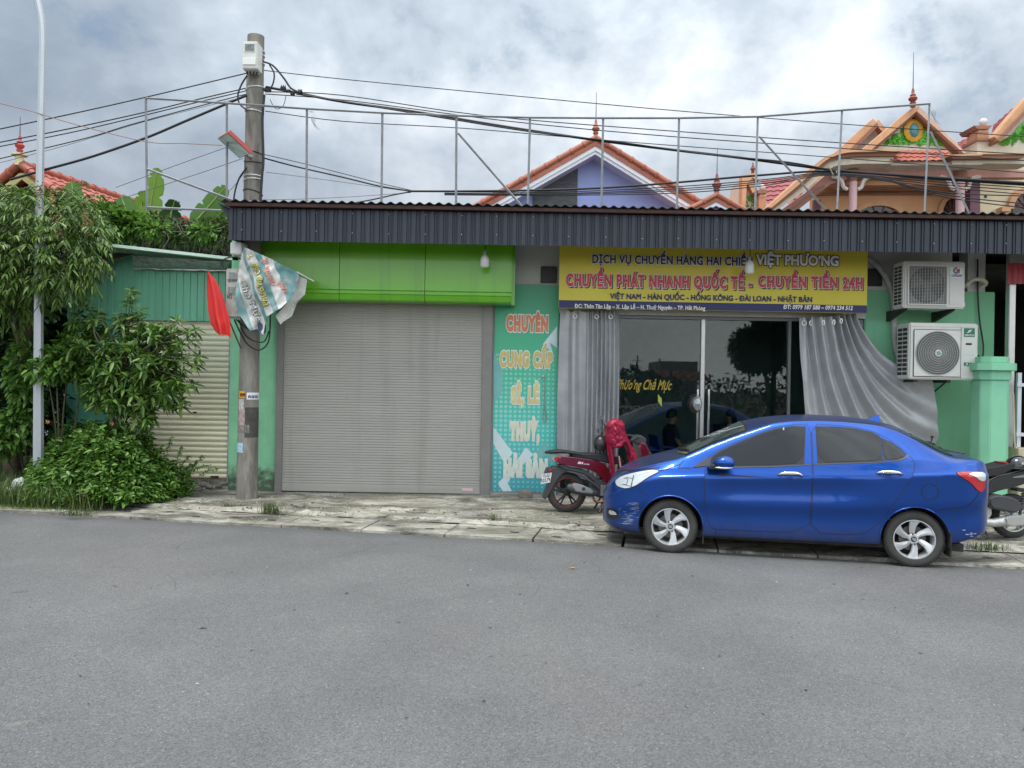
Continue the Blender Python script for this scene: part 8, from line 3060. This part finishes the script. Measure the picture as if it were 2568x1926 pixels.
gj = cloth('grey_jacket', 'grey jacket hanging behind the crimson raincoat on the red scooter', 'coat', 0, [(1294, 897), (1290, 915), (1287, 935), (1284, 958), (1284, 985)], [(1301, 897), (1310, 915), (1318, 935), (1316, 960), (1312, 985)], 10.5, M('grey_nylon', (.15, .15, .165), .6, var=.15, bump=.2, bscale=15), .03, 2.0, tuple(P(1300, 985, 10.5)), .10)
hm = P(1297, 958, 10.4)
he = MB().grid(lambda u, v: (hm.x + .10 * math.cos(2 * math.pi * u) * math.cos(math.pi * (.5 - .72 * v)), hm.y + .12 * math.sin(2 * math.pi * u) * math.cos(math.pi * (.5 - .72 * v)), hm.z + .12 * math.sin(math.pi * (.5 - .72 * v))), 24, 14, closed_u=True)
tag(he.build('helmet', M('helmet_dark', (.03, .028, .028), .3, var=.2), smooth=60), 'dark open helmet hanging under the grey jacket on the red scooter', 'helmet')

# black scooter behind the tail of the car
ax = P(2188, 1108, 9.1)
bs = empty('black_scooter', 'black scooter cut by the right edge of the picture behind the blue car', 'scooter', (ax.x + .02, 9.15, .055), R(3))
rr = .262
sc_wheel(bs, 0, rr, rr, .10, M('rim_silver', (.45, .45, .45), .35, metal=.6, var=.05), 5)
# it points the same way as the car's tail: front of the scooter lies at -x, hidden behind the car
sc_wheel(bs, -1.26, rr, rr, .09, MATS['rim_silver'], 5)
panel('tail_cowl', [(.34, .80), (.20, .86), (-.05, .80), (-.32, .74), (-.50, .60), (-.58, .50), (-.50, .46), (-.30, .56), (-.05, .62), (.20, .70), (.33, .74)], .13, m_sblk, bs, .04)
panel('side_flash', [(.32, .80), (.15, .80), (-.08, .745), (-.12, .72), (.10, .73), (.32, .765)], .138, M('smoke_lens2', (.22, .22, .22), .25, var=.1, coat=1.0), bs, .012)
panel('seat', [(.30, .86), (.10, .845), (-.10, .835), (-.22, .76), (-.40, .735), (-.62, .76), (-.66, .80), (-.45, .83), (-.26, .86), (-.12, .90), (.12, .90), (.30, .885)], .135, m_seat, bs, .04)
MB().box((-.165, -.10, .885), (-.12, .10, .905)).build('seat_tab', m_red, bs, bevel=.006, local=True)
panel('rear_mudguard', [(.05, .60), (.22, .58), (.36, .47), (.40, .38), (.36, .37), (.28, .47), (.15, .545), (-.02, .565)], .07, m_sgry, bs, .012)
panel('airbox', [(-.42, .50), (-.30, .54), (-.08, .50), (.02, .40), (-.06, .32), (-.22, .34), (-.40, .38)], .09, m_sgry, bs, .03, -.10)
mb = MB()
mb.tube([(.06, -.13, .60), (-.01, -.13, .24)], .016, 8)
hx = [(.055 - .05 * i / 40 + .030 * math.cos(i * 1.15), -.13 + .030 * math.sin(i * 1.15), .58 - .22 * i / 40) for i in range(41)]
mb.tube(hx, .0065, 5)
mb.build('shock_absorber', m_sgry, bs, smooth=50, local=True)
mb = MB()
mb.tube([(-.62, -.14, .23), (-.35, -.145, .20), (-.20, -.15, .22), (.02, -.15, .24), (.10, -.15, .24)], [.03, .05, .062, .065, .04], 14)
ex = mb.build('exhaust', m_silver, bs, smooth=50, local=True)
MB().prism(rounded([(-.24, .29), (-.02, .31), (.08, .25), (.02, .19), (-.22, .17)], 1), -.222, -.18).build('heat_shield', MATS['rim_silver'], ex, bevel=.02, smooth=50, local=True)
panel('engine', [(-.60, .40), (-.42, .44), (-.30, .36), (-.34, .22), (-.60, .20), (-.68, .28)], .12, m_silver, bs, .03)
panel('floorboard', [(-.55, .42), (-.60, .30), (-1.0, .28), (-1.05, .34), (-.70, .36)], .16, m_sblk, bs, .02)
panel('leg_shield', [(-.98, .30), (-1.06, .32), (-1.14, .62), (-1.06, .92), (-.98, .96), (-.94, .90), (-1.02, .60)], .20, m_sblk, bs, .04)
panel('headset', [(-.90, .96), (-1.0, .93), (-1.10, .98), (-1.06, 1.08), (-.95, 1.10)], .14, m_sblk, bs, .04)
mb = MB()
mb.tube(smooth_path([(-.82, -.34, 1.02), (-.95, 0, 1.05), (-.82, .34, 1.02)], 6), .016, 8)
mb.build('handlebar', m_sgry, bs, smooth=50, local=True)
MB().tube([(-1.26, -.07, rr), (-1.12, -.05, .80), (-1.0, 0, 1.0)], .022, 8).build('fork', m_sgry, bs, local=True)
mb = MB()
for sg in (-1, 1):
    mb.tube([(-.45, sg * .06, .22), (-.38, sg * .16, .02)], .013, 6)
mb.build('stand', m_sgry, bs, local=True)
# helmet on its seat
hp = P(2195, 1008, 9.1)
hl_ = empty('helmet', 'glossy black helmet resting on the seat of the black scooter', 'helmet', (hp.x, 9.1, hp.z))
hR = .125


def shell(u, v):
    th, ph = 2 * math.pi * u, math.pi * (.5 - .56 * v)
    return (hp.x + .02 + hR * 1.12 * math.cos(ph) * math.cos(th), 9.1 + hR * math.cos(ph) * math.sin(th), hp.z + .005 + hR * 1.02 * math.sin(ph))


MB().grid(shell, 36, 18, closed_u=True).build('shell', M('helmet_gloss', (.010, .010, .011), .12, var=0, coat=1.0), hl_, smooth=60)
mb = MB()
mb.tube([(hp.x + .02 + hR * 1.15 * math.cos(a), 9.1 + hR * 1.03 * math.sin(a), hp.z - .012) for a in np.linspace(0, 2 * math.pi, 33)], .012, 6, caps=False)
mb.build('rim_edge', m_seat, hl_, smooth=60)
lettering('Vespa', hp.x - .015, hp.x + .085, hp.z + .035, .026, 9.1 - hR * .985, m_wht, hl_, .03, slant=.2, warp=lambda x, y, z: (x, 9.1 - math.sqrt(max(.0001, 1 - ((x - hp.x - .02) / (hR * 1.12)) ** 2 - ((z - hp.z) / (hR * 1.02)) ** 2)) * hR - .004, z))
# something dark on a saddle behind the car roof line
bb_ = P(2005, 968, 10.7)
mb = MB().prism([(bb_.x - .10, bb_.z + .09), (bb_.x + .02, bb_.z + .10), (bb_.x + .10, bb_.z + .02), (bb_.x + .16, bb_.z - .25), (bb_.x - .10, bb_.z - .25)], 10.6, 10.8)
kid = empty('scooter', 'black scooter saddle just showing behind the rear window of the blue car', 'scooter', (bb_.x, 10.7, .06))
mb.build('saddle', m_seat, kid, bevel=.03, smooth=50)
MB().box((bb_.x - .08, 10.62, .06), (bb_.x + .14, 10.78, bb_.z - .24)).build('body', m_sblk, kid, bevel=.03)
mb = MB()
mb.tube([(bb_.x + .02, 10.66, bb_.z + .09), (bb_.x + .03, 10.66, bb_.z + .15)], .01, 6)
mb.lathe([(0, -.02), (.03, 0), (0, .02)], (bb_.x + .03, 10.66, bb_.z + .16), (0, 0, 1), 10)
mb.build('knob', m_seat, kid)

# ------------------------------------------------------------ small things on the pavement
bk = P(1134, 1063, 11.55)
tag(MB().box((bk.x - .10, 11.47, .075), (bk.x + .11, 11.63, .19)).build('brick', M('grey_brick', (.20, .17, .15), .9, var=.3, scale=14, bump=.6, bscale=40), bevel=.015), 'lone grey brick standing at the foot of the tall green banner', 'brick')
m_rock = [M('rubble_grey', (.17, .165, .16), .9, var=.35, scale=10, bump=.5), M('rubble_pink', (.36, .27, .22), .9, var=.2, scale=9), M('rubble_red', (.30, .10, .05), .9, var=.2, scale=9)]
rocks = [(440, 1052, .07, 0, 'dark grey stone at the left end of the rubble'), (452, 1056, .055, 0, 'small grey stone in front of the rubble'), (459, 1047, .06, 2, 'orange piece of brick in the rubble'), (469, 1043, .075, 1, 'round pinkish stone, largest of the rubble'), (472, 1055, .05, 0, 'flat grey stone below the pinkish one'), (481, 1050, .06, 0, 'grey stone at the right end of the rubble'), (449, 1046, .045, 2, 'reddish chip behind the small grey stone'), (430, 1060, .045, 0, 'small stone nearest the weeds')]
for (u, v, r_, k, lab) in rocks:
    a_, c_ = ray(u, v)
    Yg = (CAM_H - .07) / -c_
    p = P(u, v, Yg)
    sd = u * .37

    def rk(uu, vv):
        th, ph = 2 * math.pi * uu, math.pi * (vv - .5)
        d_ = Vector((math.cos(ph) * math.cos(th) * 1.15, math.cos(ph) * math.sin(th), math.sin(ph) * .72))
        q_ = d_ * r_ * (1 + .35 * mnoise.noise(d_ * 1.6 + Vector((sd, 0, 0))))
        return (p.x + q_.x, p.y + q_.y, .075 + r_ * .45 + q_.z)
    tag(MB().grid(rk, 14, 9, closed_u=True).build('stone', m_rock[k], smooth=30, merge=True), lab, 'stone', 'rubble below the cream shutter')
V, F = [], []
for i in range(620):
    s_ = rng.uniform(-5.4, 3.2)
    k_t = rng.uniform()
    t_ = (1.32 + rng.normal(0, .10)) if k_t < .45 else ((.86 + rng.normal(0, .12)) if k_t < .8 else rng.uniform(.7, 2.4))
    if k_t < .45 and s_ > .8:
        continue
    q_ = on_edge(s_, t_, pave_z(s_, t_) + .004)
    r_ = rng.uniform(.005, .017) * (1.5 if rng.uniform() < .08 else 1)
    k = len(V)
    for d_ in ((1, 0, 0), (0, 1, 0), (-1, 0, 0), (0, -1, 0), (.1, .1, .9), (0, 0, -.5)):
        V.append(tuple(np.array(q_) + np.array(d_) * r_ * rng.uniform(.7, 1.3, 3)))
    for a, b_ in ((0, 1), (1, 2), (2, 3), (3, 0)):
        F += [(k + a, k + b_, k + 4), (k + b_, k + a, k + 5)]
tag(np_mesh('gravel', V, F, leaf_mat('gravel_bits', (.10, .095, .08), (.25, .235, .20), (.48, .45, .39), .9, 0.0)), 'loose chips of mortar and gravel along the broken edge of the pavement', 'gravel', kind='stuff')
sp_ = P(40, 1015, 11.0)
mb = MB().grid(lambda u, v: (sp_.x + .30 * (u - .5), 11.0 + .2 * (v - .5), .12 + .14 * math.sin(math.pi * u) * math.sin(math.pi * v) + .10 * u + .05 * mnoise.noise((u * 5, v * 5, 0))), 16, 12)
tag(mb.build('plastic_sheet', M('white_plastic', (.52, .54, .55), .4, var=.1, scale=12), smooth=40), 'crumpled pale plastic sheet lying in the grass at the left', 'plastic sheet')

# ------------------------------------------------------------ the room behind the glass
m_blu = M('blue_plastic', (.010, .06, .34), .4, var=.06)
m_skin = M('skin', (.42, .24, .16), .55, var=.06)
m_hair = M('black_hair', (.010, .009, .009), .5, var=.1)
m_tabl = M('table_glass', (.10, .12, .12), .12, var=.1, coat=.5)


def chair(x, y, rz, label):
    c = empty('plastic_chair', label, 'chair', (x, y, .115), rz, 'blue plastic chairs in the shop')
    MB().prism([(-.20, -.20), (.20, -.20), (.20, .20), (-.20, .20)], .40, .43, 'z').build('seat', m_blu, c, bevel=.02, local=True)
    MB().grid(lambda u, v: (-.20 + .03 * math.sin(math.pi * u) * -1 - .10 * v, -.21 + .42 * u, .42 + .42 * v), 10, 8).build('backrest', m_blu, c, thick=.02, smooth=50, local=True)
    for sx in (-1, 1):
        for sy in (-1, 1):
            MB().tube([(sx * .19, sy * .19, .41), (sx * .23, sy * .23, 0)], [.03, .022], 6).build('leg', m_blu, c, local=True)
    for sy in (-1, 1):
        MB().tube([(-.24, sy * .22, .66), (.0, sy * .24, .64), (.18, sy * .23, .62), (.19, sy * .21, .42)], .02, 6).build('armrest', m_blu, c, local=True)
    return c


def person(label, x, y, rz, shirt, short, hairlong, reach):
    """a seated figure grown from one skeleton with the skin modifier; local +x is the way they face, seat at z = .55"""
    o = empty('person', label, 'person', (x, y, .115), rz)
    J, E, Rd = [], [], []

    def j(p, r, par=None):
        J.append(p)
        Rd.append(r)
        if par is not None:
            E.append((par, len(J) - 1))
        return len(J) - 1
    hip = j((0, 0, .52), .125)
    wa = j((.02, 0, .68), .115, hip)
    ch = j((.03, 0, .86), .135, wa)
    nb = j((.03, 0, 1.00), .062, ch)
    nk = j((.045, 0, 1.06), .052, nb)
    hd = j((.07, 0, 1.14), .085, nk)
    j((.06, 0, 1.235), .075, hd)
    for sg in (-1, 1):
        sh = j((.02, sg * .175, .955), .055, ch)
        elb = j((.10, sg * .22, .70), .042, sh)
        wr = j((.33 if reach else .24, sg * .14, .66), .030, elb)
        pm = j((.40 if reach else .31, sg * .12, .655), .034, wr)
        for k, (l, dy) in enumerate(((.07, -.03), (.085, -.01), (.08, .01), (.065, .028))):
            f1 = j((J[pm][0] + l * .6, J[pm][1] + dy, J[pm][2] + .004), .0095, pm)
            j((J[pm][0] + l, J[pm][1] + dy, J[pm][2] - .02), .008, f1)
        j((J[pm][0] + .02, J[pm][1] - sg * .05, J[pm][2] + .01), .010, pm)
        kn = j((.42, sg * .11, .50), .070, j((.12, sg * .10, .50), .095, hip))
        an = j((.40, sg * .11, .09), .042, kn)
        j((.56, sg * .12, .035), .034, an)
    me = D.meshes.new('body')
    me.from_pydata(J, E, [])
    ob = D.objects.new('body', me)
    COL.objects.link(ob)
    md = ob.modifiers.new('skin', 'SKIN')
    for v_, r_ in zip(me.skin_vertices[0].data, Rd):
        v_.radius = (r_, r_)
    me.skin_vertices[0].data[0].use_root = True
    ob.modifiers.new('smooth', 'SUBSURF').levels = 1
    bpy.context.view_layer.update()
    m2 = D.meshes.new_from_object(ob.evaluated_get(bpy.context.evaluated_depsgraph_get()))
    D.objects.remove(ob)
    m2.materials.append(m_skin)
    m2.polygons.foreach_set('use_smooth', [True] * len(m2.polygons))
    b = D.objects.new('body', m2)
    COL.objects.link(b)
    b.parent = o

    def shellof(name, test, grow, mat):
        bm = bmesh.new()
        bm.from_mesh(m2)
        bmesh.ops.delete(bm, geom=[f for f in bm.faces if not test(f.calc_center_median())], context='FACES')
        bm.normal_update()
        for v_ in bm.verts:
            v_.co += v_.normal * grow
        m3 = D.meshes.new(name)
        bm.to_mesh(m3)
        bm.free()
        m3.materials.clear()
        m3.materials.append(mat)
        q_ = D.objects.new(name, m3)
        COL.objects.link(q_)
        q_.parent = o
    shellof('shirt', lambda c: .50 < c.z < 1.02 and c.x < .16 and (abs(c.y) < .19 or c.z > .80), .014, shirt)
    shellof('shorts', lambda c: .38 < c.z < .66 and c.x < .34 and abs(c.y) < .23, .016, short)
    mb = MB()
    mb.grid(lambda u, v: (.055 + .098 * math.cos(2 * math.pi * u) * math.sin(math.pi * (.02 + .55 * v)) - .02 * v, .092 * math.sin(2 * math.pi * u) * math.sin(math.pi * (.02 + .55 * v)), 1.185 + .115 * math.cos(math.pi * (.02 + .55 * v)) - (.0 if math.cos(2 * math.pi * u) > .2 else (.16 if hairlong else .02) * v)), 20, 12, closed_u=True)
    mb.build('hair', m_hair, o, smooth=60, local=True)
    mb = MB()
    for sg in (-1, 1):
        mb.lathe([(0, .0), (.010, .004), (0, .010)], (.152, sg * .034, 1.165), (1, 0, 0), 8)
    mb.build('eyes', m_hair, o, local=True)
    MB().tube([(.150, 0, 1.165), (.176, 0, 1.125), (.158, 0, 1.115)], [.008, .013, .008], 6).build('nose', m_skin, o, smooth=60, local=True)
    MB().tube([(.148, -.024, 1.085), (.154, 0, 1.083), (.148, .024, 1.085)], .006, 6).build('mouth', M('lips', (.30, .10, .09), .5, var=0), o, local=True)
    return o


def gx_(u, v, Y):
    return PX(u, v, Y)


chair(gx_(1395, 950, 12.9), 12.75, R(-5), 'blue plastic chair nearest the curtain, seen through the glass')
chair(gx_(1440, 950, 13.3), 13.1, R(10), 'blue plastic chair under the person in dark clothes')
person('person in dark clothes sitting sideways with a forearm on the table', gx_(1440, 950, 13.3), 13.1, R(8), M('dark_shirt', (.02, .02, .028), .8, var=.1), M('dark_shorts', (.03, .03, .035), .8, var=.1), False, True)
chair(gx_(1592, 950, 13.5), 13.6, R(175), 'blue plastic chair under the person in the white shirt')
person('person in a white shirt with dark hair sitting beyond the door handles', gx_(1588, 950, 13.5), 13.6, R(172), M('white_shirt', (.60, .60, .60), .8, var=.05), M('dark_trousers', (.03, .03, .04), .8, var=.1), True, True)
tb_ = empty('low_table', 'low dark glass table between the seated people', 'table', (gx_(1510, 950, 13.3), 13.4, .115))
tx = gx_(1510, 950, 13.3)
MB().box((tx - .45, 13.1, .62), (tx + .5, 13.75, .645)).build('table_top', m_tabl, tb_, bevel=.004)
MB().box((tx - .4, 13.15, .36), (tx + .45, 13.7, .38)).build('shelf', m_tabl, tb_)
for sx in (-.4, .45):
    for sy in (13.14, 13.7):
        MB().box((tx + sx - .02, sy - .02, .115), (tx + sx + .02, sy + .02, .62)).build('leg', m_alu, tb_)
MB().box((tx - .3, 13.35, .645), (tx + .05, 13.6, .76)).build('tray', M('dark_tray', (.03, .03, .03), .3, var=.1), tb_, bevel=.01)
cnt = empty('counter', 'dark counter along the far side of the shop room', 'counter', (gx_(1650, 900, 15), 15.4, .115))
MB().box((gx_(1560, 900, 15), 15.1, .115), (gx_(1800, 900, 15), 15.7, 1.05)).build('body', M('counter_dark', (.06, .06, .062), .5, var=.2), cnt, bevel=.01)
MB().box((gx_(1640, 900, 14.9), 15.0, 1.05), (gx_(1760, 900, 14.9), 15.4, 1.22)).build('box', M('grey_case', (.2, .21, .22), .4, var=.1), cnt, bevel=.02)
# helmet hung on the door handle in a clear bag
hh = P(1502, 873, FY - .12)
hd_ = empty('helmet', 'black helmet in a clear bag hanging on the glass door handle', 'helmet', tuple(hh))
MB().grid(lambda u, v: (hh.x - .02 + .10 * math.cos(2 * math.pi * u) * math.sin(math.pi * v), hh.y + .09 * math.sin(2 * math.pi * u) * math.sin(math.pi * v), hh.z + .15 * math.cos(math.pi * v)), 22, 14, closed_u=True).build('shell', MATS['helmet_dark'], hd_, smooth=60)
MB().grid(lambda u, v: (hh.x + .015 + .075 * math.cos(2 * math.pi * u) * math.sin(math.pi * v) * (1 + .15 * mnoise.noise((u * 6, v * 6, 0))), hh.y - .06 + .06 * math.sin(2 * math.pi * u) * math.sin(math.pi * v), hh.z + .01 + .11 * math.cos(math.pi * v) * (1 + .2 * mnoise.noise((u * 5, v * 7, 3)))), 22, 16, closed_u=True).build('bag', M('clear_bag', (.34, .35, .36), .2, var=.5, scale=25, metal=.3), hd_, smooth=40)

# ------------------------------------------------------------ across the road, mirrored in the glass and the car
def far_tree(label, x, y, h, r_, n, group='trees across the road'):
    t = plant('tree', label, 'tree', (x, y, 0), group)
    cs_ = [(x + rng.normal(0, r_ * .5), y + rng.normal(0, r_ * .4), h * (.55 + .45 * rng.uniform()) - r_ * .3, r_ * .6, r_ * .6, r_ * .55) for _ in range(7)]
    C_, A_ = blob_points(cs_, n, .5)
    np_mesh('crown', *leaf_arrays(C_, A_ + rng.normal(0, .5, C_.shape), rng.uniform(.2, .42, n), rng.uniform(.12, .22, n)), lm_dark, t)
    limbs((x, y, 0), [c[:3] for c in cs_[:4]], .16, t)


far_tree('broad dark tree mirrored in the door side panes', 12.8, -14, 6.6, 2.0, 6000)
far_tree('tall dark tree mirrored at the curtain side of the doors', 16.0, -14.5, 8.2, 2.6, 6500)
far_tree('dark tree mirrored beside the right curtain', 20.0, -15, 8.0, 2.6, 4500)
far_tree('low dark tree mirrored below the mirrored house', 6.6, -15, 2.6, 1.1, 1800)
hdg = plant('hedge', 'low hedge across the road mirrored along the foot of the glass', 'hedge', (3, -12.5, 0))
C_ = np.stack([rng.uniform(-16, 22, 5200), rng.uniform(-13.2, -11.8, 5200), rng.uniform(0, 1, 5200) ** .6 * (2.0 + .5 * np.sin(rng.uniform(0, 6, 5200)))], 1)
np_mesh('foliage', *leaf_arrays(C_, rand_dir(5200), rng.uniform(.2, .4, 5200), rng.uniform(.12, .2, 5200)), lm_dark, hdg)
ah = empty('grey_house', 'grey house with a red roof across the road mirrored in the glass', 'house', (20, -72, 0))
MB().box((18, -78, 0), (22.6, -70, 4.9)).build('wall', M('far_grey', (.30, .31, .33), .8, var=.1), ah)
tiled_slope((16.2, -68.5, 3.7), (22.8, -68.5, 3.7), (23.2, -66, 2.5), (15.8, -66, 2.5), mat=m_tmar, parent=ah)
for x_, y_q, h_ in ((20.1, -100, 6.7), (23.3, -98, 6.3)):
    pp_ = empty('power_pole', 'thin power pole with a cross arm across the road, mirrored in the glass', 'utility pole', (x_, y_q, 0), group='power poles across the road')
    MB().tube([(x_, y_q, 0), (x_, y_q, h_)], [.15, .10], 8).build('shaft', m_conc, pp_)
    MB().box((x_ - .9, y_q - .05, h_ - .9), (x_ + .9, y_q + .05, h_ - .78)).build('cross_arm', m_steel, pp_)
# palm mirrored in the rear side window
pt_ = plant('palm', 'fan palm across the road mirrored in the rear side window of the car', 'palm tree', (3.6, -6.5, 0))
MB().tube([(3.6, -6.5, 0), (3.7, -6.5, 3.5), (3.6, -6.5, 7.4)], [.18, .14, .12], 8).build('trunk', m_bark, pt_, smooth=50)
bb, db, ll = [], [], []
for k in range(26):
    a = rng.uniform(0, 6.28)
    e = rng.uniform(-.5, .8)
    d_ = np.array([math.cos(a) * math.cos(e), math.sin(a) * math.cos(e), math.sin(e)])
    for i in range(14):
        bb.append(np.array([3.6, -6.5, 7.4]) + d_ * .9)
        db.append(d_ + rng.normal(0, .32, 3))
        ll.append(rng.uniform(.7, 1.1))
np_mesh('crown', *leaf_arrays(bb, db, np.array(ll), .07, droop=.3), lm_dark, pt_)
